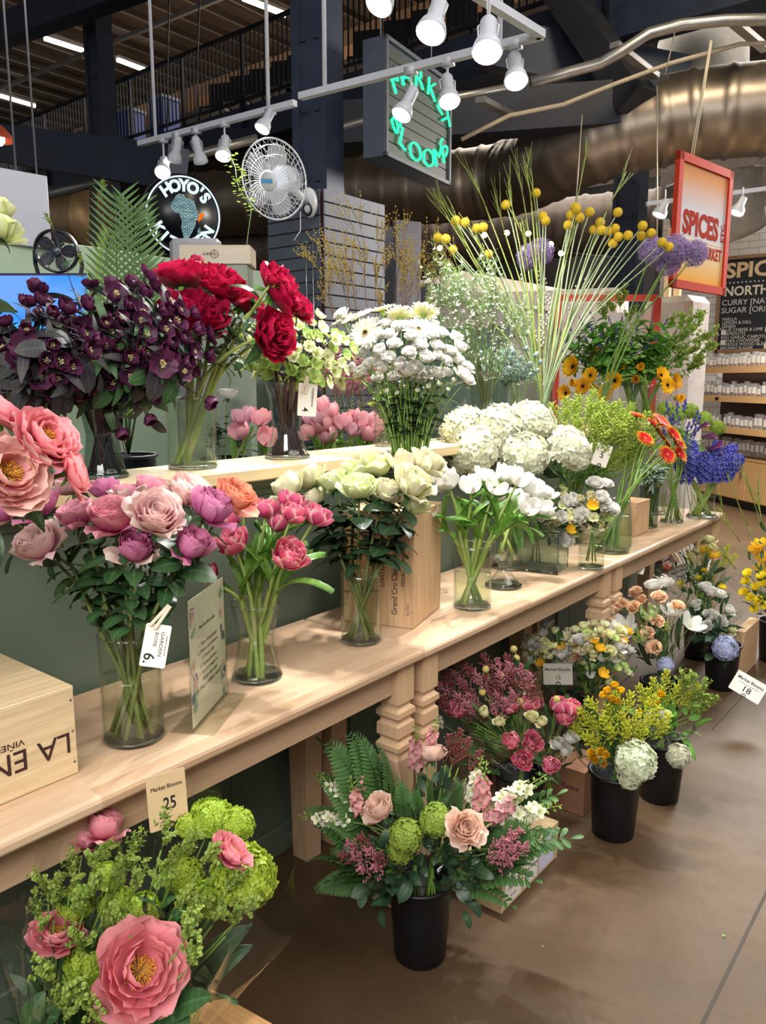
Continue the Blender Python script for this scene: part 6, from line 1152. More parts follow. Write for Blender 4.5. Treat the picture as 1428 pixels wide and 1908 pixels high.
crate('small_box', fl(722, 1690) + Z((-.06, .08, 0)), (.16, .16, .10), 0, 'corner of a small wooden box just left behind the foreground bucket', PINE)
pd = fl(1088, 1522); c3 = crate('wine_crate', (pd.x - .19, pd.y + .08, 0), (.38, .17, .17), 0, 'dark stained wine crate with a faint stamp, beside the goldenrod bucket', wood('crate_dark', '8a6248', '7a5640', '5a3c2c', 'x', .5, 3., .6, .4))
txt('Cuvée de la Reine', .03, Matrix.Translation((.06, -.0855, .10)) @ Matrix.Rotation(pi / 2, 4, 'X'), INK, c3, ext=.0003)
crate('wine_crate', fl(1375, 1262) + Z((-.0, .12, 0)), (.05, .30, .26), 0, 'pale wooden board beside the farthest bucket', PINEZ, nails=False)
# boards of the crate lying in the bottom left foreground
qa, qb = onz(398, 1838, .142), onz(530, 1912, .142); dq = qb - qa; nq = Vector((-dq.y, dq.x, 0)).normalized(); nq = nq if (proj_x := nq.dot(Vector((_c, _s, 0)))) < 0 else -nq
o = empty('slatted_crate', trs((qa + dq.normalized() * .20 + nq * .178).xy.to_3d(), math.atan2(dq.y, dq.x)), 0, 'rough pine crate with slats and nails, at the bottom edge of the picture', 'crate'); PR = wood('rough_pine', 'dcae74', 'c8965c', '94653c', 'x', .5, 3., .6, .6)
for i in range(4): m = MB(); m.box((0, -.135 + i * .088, .135), (.42, .083, .014), bev=.002); ob('slat', m, PR, o, smooth=False)
for s_ in (-1, 1): m = MB(); m.box((s_ * .19, 0, .064), (.02, .35, .127)); ob('end_board', m, PR, o, smooth=False)
for y in (-.165, .165): m = MB(); m.box((0, y, .06), (.36, .012, .09)); ob('side_board', m, PR, o, smooth=False)
m = MB()
for sx in (-1, 1):
    for i in range(4): m.lathe([(1e-4, .1422), (.003, .1422), (.003, .1425), (1e-4, .1426)], 8, 0, (sx * .19, -.135 + i * .088, 0))
ob('nail', m, mat('nail_grey', '7c7a78'), o)
# price cards
def pc_(px, py, dd, w_, h_, lab, lines, nr, roll, foot, mt=PAPER, name='price_card'):
    c_ = at(px, py, dd); o = card(name, c_, w_, h_, nr, lab, lines, mt, roll=roll); M_ = o.matrix_world; wireholder(o, [M_ @ Z((0, -h_ * .47, .002)), M_ @ Z((0, -h_ * .62, .002)), at(*foot)]); return o
ln_ = lambda s_, w_: [('Market Blooms', w_ * .13, 0, w_ * .36 * .6 + .012, .95), ('—' * 6, w_ * .1, 0, w_ * .36 * .6 - .002), (s_, w_ * .36, 0, -.008, .9)]
C0 = Z((0, 0, 0))
pc_(312, 1490, 1.46, .075, .105, 'tan price card with the number 25, above the lime bouquets', [('Market Blooms', .0115, 0, .026, .85), ('25', .034, .004, -.008, .75)], Z((.95, -.25, .1)), R(0), (300, 1590, 1.5), PAPK)
pc_(1395, 1280, 3.55, .14, .095, 'price card with the number 18, hanging over the floor at the right edge', [('Market Blooms', .019, .0, .022), ('_' * 9, .02, .0, .012), ('18', .038, 0, -.018, 1.1)], (CAMP - at(1395, 1280, 3.5)), R(-24), (1290, 1400, 3.5))
pc_(1040, 1256, 3.15, .115, .085, 'small grey card with the number 12 before the cream bouquet', [('Market Blooms', .0165, 0, .018), ('12', .022, 0, -.014)], (CAMP - at(1040, 1256, 3.1)) + Z((0, 0, .6)), R(4), (1045, 1330, 3.2), mat('card_grey', '8c8478', .6))  # this card has a grey board
pc_(1272, 1072, 4.55, .13, .10, 'price card with a large 20, tilted, in front of the yellow bouquet', [('Market Blooms', .017, 0, .028), ('20', .045, 0, -.014, 1.2)], (CAMP - at(1272, 1072, 4.5)), R(28), (1255, 1130, 4.5))
pc_(1180, 1048, 3.75, .115, .095, 'bent price card reading 25 at the corner between the middle and far tables', [('25', .045, 0, .0, 1.)], Z((.3, -.9, .35)), R(-8), (1165, 1110, 3.7))
pc_(894, 1165, 2.72, .072, .085, 'narrow price card reading 20 at the front of the middle table', [('Market Blooms', .0095, 0, .024), ('20', .030, 0, -.010)], Z((.95, -.35, .05)), R(0), (898, 1255, 2.75))
pc_(1060, 1070, 3.3, .05, .085, 'price card seen nearly edge-on, standing up by the cube vase', [('12', .02, 0, -.01)], Z((.98, -.15, .05)), R(0), (1060, 1215, 3.2))
pc_(1122, 848, 3.5, .075, .10, 'price card on a black stick in front of the goldenrod', [('5', .04, .0, .0)], Z((.72, -.7, .0)), R(-18), (1085, 905, 3.35))

# small clippings left on the table and the floor, as in the photograph
for i, (px, py, z_, sc_, lab, mt_) in enumerate(((812, 1098, T0, .6, 'small dark leaf clipping on the table between crate and white tulips, left one', DL), (828, 1104, T0, .5, 'small dark leaf clipping on the table between crate and white tulips, right one', DL), (820, 1114, T0, .45, 'small dark leaf clipping on the table, nearest the white tulip vase', DL), (1352, 1745, 0, .28, 'curled green leaf scrap on the brown floor at the right', BL), (934, 1108, T0, .25, 'tiny pale petal scrap on the table before the footed vase', CRMY), (1010, 1764, 0, .12, 'tiny white speck of petal on the brown floor', WHT))):
    p = onz(px, py, z_); m = MB(); m.merge(LF_OV[i % 2], Matrix.Rotation(i * 1.3, 4, 'Z') @ Matrix.Rotation(R(28), 4, 'Y') @ Matrix.Scale(sc_, 4)); zmin = min(v_[:, 2].min() for v_ in m.v); ob('leaf_scrap', m, mt_, None, Matrix.Translation(p + Vector((0, 0, .0015 - zmin))), label=lab, cat='leaf scrap')
# ================================================================ inside the stall and overhead
def bx(name, c, d, m_, lab, cat, rz=0., bev=.004, kind=None):
    m = MB(); m.box((0, 0, 0), d, bev=bev); return ob(name, m, m_, None, trs(c, rz), smooth=False, label=lab, cat=cat, kind=kind)
MINT = mat('mint_paint', 'a9bfa6', .55, var=.04); SAGE2 = mat('stall_sage', '76897c', .5, var=.05)
# partitions of the stall
zt_ = onx(240, 468, -4.1).z; bx('partition', (-4.15, 2.9, zt_ / 2), (.06, 3.0, zt_), MINT, 'mint green partition behind the black table fan', 'partition')
m = MB(); m.box((-3.9, 4.6, .95), (2.6, .05, 1.9)); struct('wall_stall', m, SAGE2)
for i, px in enumerate((398, 470)):
    p = ony(px, 700, 4.55); bx('steel_upright', (p.x, 4.55, 1.0), (.03, .03, 2.0), BLACK, ('black shelf upright left of the crimson peony leaves', 'black shelf upright behind the green hellebores')[i], 'upright')
zc_ = 1.08; pA = onz(235, 850, zc_); o = empty('work_counter', (-2.75, 1.9, 0), 0, 'pale sage work counter inside the stall, behind the ledge', 'counter'); m = MB(); m.box((0, 0, .52), (.62, 2.4, 1.04), bev=.003); ob('body', m, MINT, o, smooth=False); m = MB(); m.box((0, 0, 1.06), (.68, 2.46, .04), bev=.006); ob('worktop', m, mat('worktop_grey', 'b8bcba', .4), o, smooth=False)
tb = MB(); tb.box((-2.5, 3.85, .5), (1.2, .9, 1.0)); ob('flower_stand', tb, BLACK, smooth=False, label='black stand inside the stall under the pale pink tulips', cat='stand')
# pale pink tulips in black tubs behind the ledge
def tub(px, dd, z, lab, r=.11, H_=.2):
    c_ = at(px, 850, dd); c_.z = z; b_ = bucket(c_, lab, r, r * .9, H_); return dict(b=c_ + Vector((0, 0, .02)), rb=r * .6, m=c_ + Vector((0, 0, H_)), rm=r * .8, rw=r * .8)
V = tub(470, 3.25, 1.0, 'black tub of pale pink tulips left of the waisted vase, inside the stall')
bunch('pink_tulip', 'tulip', 'pink_tulip', V, [(457, 792, .03, 1.5), (482, 792, .03, 1.4), (452, 817, .06, 1.4), (492, 827, .06, 1.4)], 'pale pink tulip left of the waisted vase behind the ledge', 'pale tulips left', face=.1, up=.8, sm=SP, sr=.004, lt=LF_TUL, ln=2, ls=.8, lmat=TL, lr=(0, .5))
V = tub(640, 3.45, 1.0, 'black tub of pale pink tulips right of the waisted vase, inside the stall', .15)
tp = [(603, 770), (618, 782), (602, 793), (585, 816), (620, 824), (639, 800), (669, 795), (677, 818), (592, 790), (655, 812), (690, 800), (612, 806)]
bunch('pink_tulip', 'tulip', 'pink_tulip', V, [(x, y, .03, 1.45) for x, y in tp], 'pale pink tulip in the row right of the waisted vase', 'pale tulips right', face=.1, up=.8, sm=SP, sr=.004, lt=LF_TUL, ln=2, ls=.8, lmat=TL, lr=(0, .5))
bunch('orange_tulip', 'tulip', 'coral_cluster', V, [(659, 779, .0, .9, 0, 'single orange tulip among the pale pink ones')], None, None, sm=SP, sr=.004)
V = tub(650, 3.9, 1.0, 'black tub of pink heather behind the pale tulips', .12)
bunch('heather', 'heather', 'heather', V, [(x, y, o_, 1.6, 1) for x, y, o_, _ in scat(640, 725, 48, 32, 22, (-.1, .1), 41, mind=10)], 'pink heather sprig behind the pale tulips', 'pink heather', up=1.2, sm=SD, sr=.0016, face=0, lt=LF_TINY, ln=10, ls=1.8, lmat=GL)
V = tub(420, 3.6, 1.0, 'black tub with a white lisianthus behind the peony vase', .11)
bunch('lisianthus', 'lisianthus', 'lisianthus', V, [(424, 742, .0, 1.3, 1, 'single white lisianthus seen right of the peony vase')], None, None, sm=SG, lt=LF_OV, ln=6, lmat=GL)
bunch('greenery_stem', 'foliage', 'euphorbia', V, scat(420, 790, 30, 30, 10, (-.05, .05), 43), 'dark leafy stem behind the peony vase', 'leafy stems in the stall', headon=False, sm=SG, sr=.002, lt=LF_OV, ln=12, lmat=GL, up=1.)
V = tub(700, 4.1, .9, 'tall black tub of thin flowering branches behind the white gerberas', .13, .3)
YB2 = MB().ball((0, 0, .002), .0035, 5, 0, 1.3).arr()
reg('forsythia', [H1(twigs(s_, .20, 3, 4, .0022, 24, [YB2], 1, up=.05, dens=.55), [TWIG, mat('bud_yellow', 'b8a040', .7, var=.3, scale=200)], 'branch') for s_ in (201, 202, 203)])
bunch('flowering_branch', 'branch', 'forsythia', V, [(618, 560, -.1, 1.0), (645, 560, .0, 1.1), (665, 580, .1, 1.), (680, 530, .0, 1.1), (700, 560, .0, 1.1), (735, 560, .05, 1.1), (750, 590, .0, 1.), (775, 570, -.05, 1.1), (790, 590, -.1, 1.), (630, 610, .0, 1.), (660, 610, .05, 1.), (705, 610, .1, 1.), (740, 610, .1, 1.), (780, 620, .0, 1.)], 'thin brown branch with tiny yellow buds', 'flowering branches', up=1.2, face=0, sm=TWIG, sr=.0028)
# pale branches and palm at the left
V = tub(240, 2.9, 1.08, 'black tub of palm leaves and tall shoots behind the plum hellebores', .10, .2)
PALM = MB()
for i in range(30):
    t_ = .15 + .85 * i / 30
    for s_ in (-1, 1):
        T = MB(); pet(T, .12 * (1.05 - t_ * .6), .0055, 84, 100, 0, 0, 0, .3, .01, (.3, .6), 3, 5); PALM.merge(T, Matrix.Translation((.5 * t_, 0, .12 * math.sin(t_ * 2.2))) @ Matrix.Rotation(s_ * R(48), 4, 'Z'))
PALM.tube([(.5 * t_, 0, .12 * math.sin(t_ * 2.2)) for t_ in np.linspace(0, 1, 9)], np.linspace(.003, .001, 9), 4); PALM.arr()
for i, (px, py, s_) in enumerate(((195, 395, 1.), (228, 385, .95), (268, 450, .8), (250, 400, .7))):
    q = V['m']; h = at(px, py, 2.8); d = (h - q); o = empty('palm_leaf', q, 0, ('palm leaf leaning left across the brown duct', 'tall upright palm leaf in the middle of the palms', 'yellowish palm leaf nearest the round sign', 'short palm leaf at the back of the palms')[i], 'palm leaf'); m = MB(); m.merge(PALM, d.to_track_quat('X', 'Z').to_matrix().to_4x4() @ Matrix.Rotation(.4 * i, 4, 'X') @ Matrix.Scale(d.length / .5, 4)); ob('frond', m, LL if i == 2 else FERNL, o)
bunch('leafy_shoot', 'foliage', 'euphorbia', V, [(100, 430, .1, .5), (190, 370, .05, .5), (228, 400, .0, .5), (152, 500, .05, .4)], 'thin dark shoot with a few small round leaves', 'thin leafy shoots', sm=SB, sr=.0018, lt=EUC, ln=10, ls=1.3, lmat=BL, up=1.4, lr=(.3, 1.))
# trailing shoots by the fan
o = empty('trailing_vine', at(432, 330, 4.0), 0, 'leafy green shoot rising just left of the white fan', 'vine'); m = MB(); ml = MB(); r = rs(5); P = [at(425 + i * 5 + 4 * math.sin(i), 285 + i * 13, 4.0) - at(432, 330, 4.0) for i in range(9)]; m.tube(P + [at(462, 440, 3.9) - at(432, 330, 4.0), at(455, 500, 3.75) - at(432, 330, 4.0)], .002, 4); ob('stem', m, SG, o)
for p in P:
    for j in range(9): ml.merge(EUC[0], Matrix.Translation(p + Vector(r.uniform(-.035, .035, 3))) @ Matrix.Rotation(r.uniform(0, 6), 4, 'Z') @ Matrix.Scale(.9, 4))
ob('leaves', ml, LL, o)
# --- blue lit screen
a, b_, c_ = at(-40, 500, 3.05), at(168, 517, 3.05), at(168, 600, 3.05); d = b_ - a; W = d.length; o = empty('display_screen', trs((a + b_) / 2 - Vector((0, 0, .17)), math.atan2(d.y, d.x)), 0, 'wide bright blue screen behind the plum hellebores, below the black fan', 'screen')
m = MB(); m.box((0, .02, 0), (W, .03, .34), bev=.004); ob('housing', m, mat('screen_frame', '2a2c50', .4), o, smooth=False)
t = NT('blue_screen'); tc = t.n('TexCoord').outputs['Object']; vo = t.n('TexVoronoi', feature='F1', distance='CHEBYCHEV'); t.set(vo, 'Vector', tc); t.set(vo, 'Scale', 3.2); e = t.n('Emission', Strength=1.25); t.set(e, 0, t.ramp(vo.outputs['Distance'], [(.1, lin('5ad8f4')), (.35, lin('3a8cf0')), (.6, lin('6a9cf0'))])); BS = t.end(e.outputs[0])
m = MB(); m.box((0, .003, 0), (W - .02, .004, .32)); ob('picture', m, BS, o, smooth=False)
# --- black table fan
c_ = at(106, 468, 3.3); nf = (CAMP - c_).normalized(); nf = (nf + Vector((-.25, -.1, .05))).normalized(); Mf_ = facing(c_, nf); o = empty('table_fan', Mf_, 0, 'small round black fan on its stand, in front of the mint partition', 'fan')
rr = .088; m = MB(); m.lathe([(rr * .93, -.03), (rr, -.025), (rr * 1.02, 0), (rr, .025), (rr * .93, .03), (rr * .9, .0), (rr * .93, -.03)], 36); ob('housing', m, BLACK, o)
m = MB()
for i in range(9): q = rr * (.3 + .62 * i / 8); m.tube([(q * math.cos(t_), q * math.sin(t_), .026 - .015 * (1 - i / 8)) for t_ in np.linspace(0, 2 * pi, 37)], .0009, 4)
for i in range(10): a = i * pi / 5; m.tube([(rr * .2 * math.cos(a), rr * .2 * math.sin(a), .014), (rr * .93 * math.cos(a + .5), rr * .93 * math.sin(a + .5), .026)], .0012, 4)
ob('grille', m, BLACK, o); m = MB(); m.lathe([(1e-4, .022), (rr * .16, .020), (rr * .22, .012), (rr * .24, 0)], 20); ob('hub', m, mat('fan_hub', '5c6874', .25, .6), o)
m = MB()
for i in range(5): T = MB(); pet(T, rr * .85, rr * .6, 88, 84, 2 * pi * i / 5, rr * .1, 0, -.2, 0, (.5, .3), 4, 4); m.merge(T)
ob('blades', m, mat('fan_blade', '2c3440', .35), o)
m = MB()
for s_ in (-1, 1): m.tube([(s_ * rr * 1.02, 0, 0), (s_ * rr * 1.08, -rr * .6, -.01), (s_ * rr * .95, -rr * 1.25, -.01)], .009, 6)
m.box((0, -rr * 1.25, 0), (rr * 2.1, .02, .09), bev=.004); ob('stand', m, BLACK, o, smooth=False)
# --- white wall fan on the column
c_ = at(510, 335, 4.25); nf = ((CAMP - c_).normalized() * 1. + Vector((-.55, -.45, 0)) * .9 + Vector((0, 0, -.12))).normalized(); Mf_ = facing(c_, nf, (.12, 0, 1)); o = empty('wall_fan', Mf_, 0, 'white oscillating wall fan mounted on the black column', 'fan'); FW = mat('fan_white', 'c6c8ce', .4, var=.03); rr = .205
m = MB()
for zz, n_ in ((1, 44), (-1, 30)):
    for i in range(n_):
        a = 2 * pi * i / n_; m.tube([((rr * t_) * math.cos(a + .35 * t_), (rr * t_) * math.sin(a + .35 * t_), zz * (.055 * (1 - t_ ** 2.6)) + .0) for t_ in (.22, .45, .65, .82, .94, 1.)], .0010, 3, 0, False)
    for q in (.22, .6, .85): m.tube([(rr * q * math.cos(t_), rr * q * math.sin(t_), zz * .055 * (1 - q ** 2.6)) for t_ in np.linspace(0, 2 * pi, 37)], .0014, 4)
m.tube([(rr * math.cos(t_), rr * math.sin(t_), 0) for t_ in np.linspace(0, 2 * pi, 49)], .005, 6); ob('cage', m, FW, o)
m = MB(); m.lathe([(1e-4, .066), (rr * .2, .064), (rr * .25, .056), (rr * .26, .05)], 30); hb = ob('cap', m, FW, o); m = MB(); m.box((0, 0, .0675), (rr * .36, rr * .1, .001)); ob('blue_badge', m, mat('badge_blue', '5c9cd4', .4), hb, smooth=False)
m = MB()
for i in range(5): T = MB(); pet(T, rr * .8, rr * .62, 88, 86, 2 * pi * i / 5, rr * .1, 0, -.15, 0, (.5, .3), 5, 5); m.merge(T)
ob('blades', m, thin('blade_plastic', 'd4d8e2', 1.45, .2, edge=(.6, .62, .66), haze=.45), o)
m = MB(); m.lathe([(1e-4, -.17), (.045, -.165), (.062, -.14), (.065, -.07), (.05, -.05), (1e-4, -.05)], 20); ob('motor', m, FW, o)
inv = Mf_.inverted(); pm_ = inv @ at(577, 378, 4.55)
m = MB(); m.tube([(0, 0, -.12), tuple((Vector((0, 0, -.12)) + pm_) / 2 + Vector((0, -.02, 0))), tuple(pm_)], .022, 8); ob('arm', m, FW, o)
m = MB(); m.lathe([(1e-4, -.028), (.04, -.028), (.045, 0), (.04, .028), (1e-4, .028)], 20); ML_ = MB(); ML_.merge(m, Matrix.Translation(pm_) @ Matrix.Diagonal((1, 1.9, 1, 1))); ob('wall_bracket', ML_, FW, o)
m = MB(); m.lathe([(1e-4, .03), (.018, .034), (.02, .028)], 16); ML_ = MB(); ML_.merge(m, Matrix.Translation(pm_ + Vector((0, -.03, 0)))); ob('knob', ML_, FW, o); m = MB(); m.lathe([(.02, .030), (.034, .030), (.034, .026)], 20); ML_ = MB(); ML_.merge(m, Matrix.Translation(pm_ + Vector((0, -.03, 0))) @ Matrix.Diagonal((1, 1.2, 1, 1))); ob('dial_plate', ML_, BLACK, o)
m = MB(); m.tube([inv @ at(*p) for p in ((560, 395, 4.5), (560, 430, 4.5), (548, 448, 4.5))], .003, 5); ob('pull_cord', m, FW, o)
# --- slatwall kiosk
p0 = at(600, 450, 4.62); o = empty('slatwall_column', (p0.x, p0.y, 0), 0, 'grey slatwall column cladding behind the thin branches, under the white fan', 'display column'); zt_ = at(600, 358, 4.62).z
SLT = mat('slat_grey', '6d707c', .5, var=.05); SLD = mat('slat_dark', '3c4452', .5, var=.08); SLG = mat('slat_groove', '4a2420', .6)
m = MB(); m.box((.012, .28, zt_ / 2), (.01, .56, zt_)); m.box((-.22, -.002, zt_ / 2), (.43, .01, zt_)); m.box((-.21, .27, zt_ - .01), (.42, .55, .02)); ob('core', m, SLG, o, smooth=False)
z = .03; m = MB(); md = MB()
while z < zt_ - .05: m.box((.022, .28, z + .034), (.012, .565, .068), bev=.002); md.box((-.22, -.012, z + .034), (.44, .012, .068), bev=.002); z += .075
ob('right_panel', m, SLT, o, smooth=False); ob('left_panel', md, SLD, o, smooth=False)
m = MB()
for x in (-.10, -.045): m.tube([(x, -.03, .9), (x, -.03, zt_ - .25)], .004, 6)
ob('chrome_rail', m, mat('chrome', 'c8ccd0', .2, .9), o)
# --- round restaurant sign
c_ = at(342, 402, 6.6); nr = ((CAMP - c_).normalized() + Vector((.38, .1, -.02))).normalized(); Ms_ = facing(c_, nr, (.06, 0, 1)); o = empty('round_sign', Ms_, 0, 'round black lightbox sign with a pale map and white lettering, below the left track', 'sign'); rr = .325
SB_ = mat('sign_black', '0c0e16', .3, var=.05); m = MB(); m.lathe([(1e-4, -.24), (rr * .99, -.24), (rr, -.235), (rr, -.03), (rr * 1.0, 0), (1e-4, 0)], 64); ob('drum', m, SB_, o)
m = MB(); m.lathe([(rr * 1.0, -.15), (rr * 1.03, -.15), (rr * 1.03, -.12), (rr * 1.0, -.12)], 64); ob('band', m, mat('band_black', '1c1e26', .3), o)
m = MB()
for x_ in (-.12, .12): m.tube([(x_, rr * .93, -.12), (x_, rr * .93 + 1.6, -.12)], .006, 5)
ob('hanger_rod', m, BLACK, o)
SWH = glow('sign_white', 'e4f4f6', 1.05); SMP = None
t = NT('map_letters'); tc = t.n('TexCoord').outputs['Object']; br = t.n('TexBrick'); t.set(br, 'Vector', tc); br.inputs['Color1'].default_value = lin('c8e8e8'); br.inputs['Color2'].default_value = lin('7fa8ac'); br.inputs['Mortar'].default_value = lin('3a5a60')
for n_, v_ in (('Scale', 1), ('Brick Width', .035), ('Row Height', .013), ('Mortar Size', .003)): br.inputs[n_].default_value = v_
e = t.n('Emission', Strength=.85); t.set(e, 0, br.outputs[0]); SMP = t.end(e.outputs[0])
m = MB(); m.lathe([(rr * .925, .001), (rr * .925, .004), (rr * .965, .004), (rr * .965, .001)], 72); ob('ring', m, SWH, o)
AF = [(-.47, .62), (-.38, .80), (-.25, .93), (-.02, .90), (.04, .80), (.16, .74), (.22, .80), (.42, .70), (.48, .52), (.55, .38), (.62, .22), (.66, .14), (.60, .0), (.52, -.12), (.50, -.3), (.42, -.46), (.34, -.62), (.22, -.84), (.08, -.92), (.0, -.86), (-.06, -.62), (-.12, -.42), (-.08, -.2), (-.16, -.02), (-.20, .12), (-.38, .12), (-.52, .24), (-.60, .42)]
sc_ = rr * .60; m = MB(); m.prism([(x * sc_ + .005, y * sc_ - .01) for x, y in AF[::-1]], .001, .005); ob('map', m, SMP, o, smooth=False)
m = MB(); m.prism([(x * sc_ + .005, y * sc_ - .01) for x, y in ((.62, .22), (.66, .14), (.60, .0), (.62, -.14), (.78, .02), (.90, .26))], .0015, .0055); ob('orange_horn', m, glow('sign_orange', 'f07820', 1.), o, smooth=False)
m = MB(); m.prism([(x * sc_, y * sc_) for x, y in ((.72, -.38), (.78, -.56), (.70, -.72), (.62, -.66), (.64, -.5))][::-1], .001, .005); ob('island', m, SMP, o, smooth=False)
def arc(s_, a0, a1, rad, size, flip=False, mt=SWH, par=None, M0=None, bold=.006, skip=()):
    n_ = len(s_)
    for i, ch in enumerate(s_):
        if ch == ' ' or i in skip: continue
        a = R(a0 + (a1 - a0) * i / (n_ - 1)); txt(ch, size, (M0 or Matrix.Identity(4)) @ Matrix.Translation((rad * math.cos(a), rad * math.sin(a), .002)) @ Matrix.Rotation(a + (pi / 2 if flip else -pi / 2), 4, 'Z'), mt, par, ext=.002, bold=bold)
arc("HOYO", 128, 72, rr * .72, .125, False, SWH, o); arc("'S", 56, 42, rr * .73, .125, False, SWH, o); arc('KITCHEN', 208, 332, rr * .74, .125, True, SWH, o)
# --- neon sign box
cN = at(770, 188, 4.9); dx_ = at(700, 90, 5.0); oM = None
pL, pR = at(716, 185, 4.78), at(838, 200, 5.5); d = pR - pL; d.z = 0; nN = Vector((d.y, -d.x, 0)).normalized(); nN = nN if nN.dot(CAMP - pL) > 0 else -nN
W = d.length; Hn = at(716, 72, 4.78).z - at(716, 285, 4.78).z; cc_ = pL + d / 2; cc_.z = (at(716, 72, 4.78).z + at(716, 285, 4.78).z) / 2; Mn = facing(cc_, nN)
o = empty('neon_sign', Mn, 0, 'hanging grey box sign with green neon lettering in a circle', 'sign'); NB = mat('neon_box', '4c5058', .6, var=.1)
m = MB(); m.box((0, 0, -.08), (W, Hn, .15), bev=.004); ob('box', m, mat('neon_box_side', '454c5a', .5), o, smooth=False)
for c__, d_ in (((0, Hn / 2 - .012, .004), (W, .024, .03)), ((0, -Hn / 2 + .012, .004), (W, .024, .03)), ((-W / 2 + .012, 0, .004), (.024, Hn, .03)), ((W / 2 - .012, 0, .004), (.024, Hn, .03))): m = MB(); m.box(c__, d_); ob('frame', m, NB, o, smooth=False)
for i in range(9): m = MB(); z = -Hn / 2 + .06 + i * (Hn - .1) / 8.6; m.box((0, z, -.002), (W - .05, (Hn - .1) / 8.6 - .006, .008), bev=.002); ob('back_board', m, mat('neon_board', '2f342c', .6, var=.15), o, smooth=False)
NG = glow('neon_green', '2cf094', 2.4)
for s_, a0, a1, y0, fl_ in (('MARKET', 158, 4, .06, False), ('BLOOMS', 192, 352, -.10, True)):
    for i, ch in enumerate(s_):
        a = R(a0 + (a1 - a0) * i / 5); x, y = W * .38 * math.cos(a), Hn * .22 * math.sin(a) + y0; rt_ = math.atan2(math.sin(a) * W * .38, math.cos(a) * Hn * .22) + (pi / 2 if fl_ else -pi / 2)
        txt(ch, .17, Matrix.Translation((x, y, .02)) @ Matrix.Rotation(rt_ * .8, 4, 'Z'), NG, o, 'neon_tube', ext=.006, sx=1.35, bold=-.003)
m = MB(); r = .012
nl = bpy.data.lights.new('neon_light', 'AREA'); nl.energy = 5; nl.color = (.05, 1, .4); nl.size = W * .6; lo = bpy.data.objects.new('neon_light', nl); COL.objects.link(lo); lo.matrix_world = Mn @ Matrix.Translation((0, 0, .03)) @ Matrix.Rotation(pi, 4, 'X')
for x in (-W * .4, W * .35): m = MB(); m.tube([(x, Hn / 2, -.08), (x, Hn / 2 + 2.2, -.08)], .005, 5); ob('chain', m, mat('chain_grey', '8a8a90', .4, .6), o)
# --- red spice sign
a, b_, c_, e_ = at(1265, 272, 5.2), at(1363, 337, 5.75), at(1250, 530, 5.2), at(1345, 554, 5.75)
d = b_ - a; d.z = 0; nS = Vector((d.y, -d.x, 0)).normalized(); nS = nS if nS.dot(CAMP - a) > 0 else -nS; W = d.length; zt_ = (at(1265, 280, 5.2).z); zb_ = at(1252, 530, 5.2).z; Hs = zt_ - zb_; cc_ = a + d / 2; cc_.z = (zt_ + zb_) / 2
o = empty('hanging_sign', facing(cc_, nS, (.02, 0, 1)), 0, 'red framed hanging sign with red lettering on a fading orange panel', 'sign'); RED = mat('sign_red', 'b8321f', .7, var=.05, spec=.15)
t = NT('sign_fade'); tc = t.n('TexCoord').outputs['Object']; sp = t.n('SeparateXYZ'); t.set(sp, 0, tc); mr = t.n('MapRange'); t.set(mr, 0, sp.outputs[1]); t.set(mr, 1, -Hs / 2); t.set(mr, 2, Hs / 2); b = t.n('BsdfPrincipled', Roughness=.8); t.set(b, 'Specular IOR Level', .1); t.set(b, 'Base Color', t.ramp(mr.outputs[0], [(.08, lin('d89c3c')), (.28, lin('d8bd94')), (.42, lin('c4c0c8')), (.62, lin('c0bec8')), (.86, lin('c88a58')), (1., lin('c07a44'))])); SF = t.end(b.outputs[0])
m = MB(); m.box((0, 0, -.004), (W - .06, Hs - .06, .012)); ob('panel', m, SF, o, smooth=False)
fw = .055
for c__, d_ in (((0, Hs / 2 - fw / 2, 0), (W, fw, .035)), ((0, -Hs / 2 + fw / 2, 0), (W, fw, .035)), ((-W / 2 + fw / 2, 0, 0), (fw, Hs, .035)), ((W / 2 - fw / 2, 0, 0), (fw, Hs, .035))): m = MB(); m.box(c__, d_); ob('frame', m, RED, o, smooth=False)
RT = mat('sign_red_text', '9c2814', .9, spec=.1); T_ = lambda s_, size, x, y, sx, b0=.004, rot=0: txt(s_, size, Matrix.Translation((x, y, .003)) @ Matrix.Rotation(rot, 4, 'Z'), RT, o, ext=.001, sx=sx, bold=b0)
k_ = W / .75; T_('SPICES', .21, -.02 * k_, -.0, .82 * k_, .009); T_('ETC.', .07, W / 2 - .085, .0, 1., .001, pi / 2); T_('NORTH MARKET', .115, 0, -.17, .68 * k_, .003); m = MB(); m.box((0, -.10, .003), (W - .16, .006, .002)); ob('rule_line', m, mat('rule_orange', 'd8a060', .6), o, smooth=False)
m = MB(); m.tube([(-W * .28, Hs / 2, 0), (-W * .12, Hs / 2 + .75, .02), (-W * .1, Hs / 2 + .75, .02), (-W * .24, Hs / 2, 0)], .006, 5); ob('rope', m, mat('rope', 'cbb9a0', .8), o)
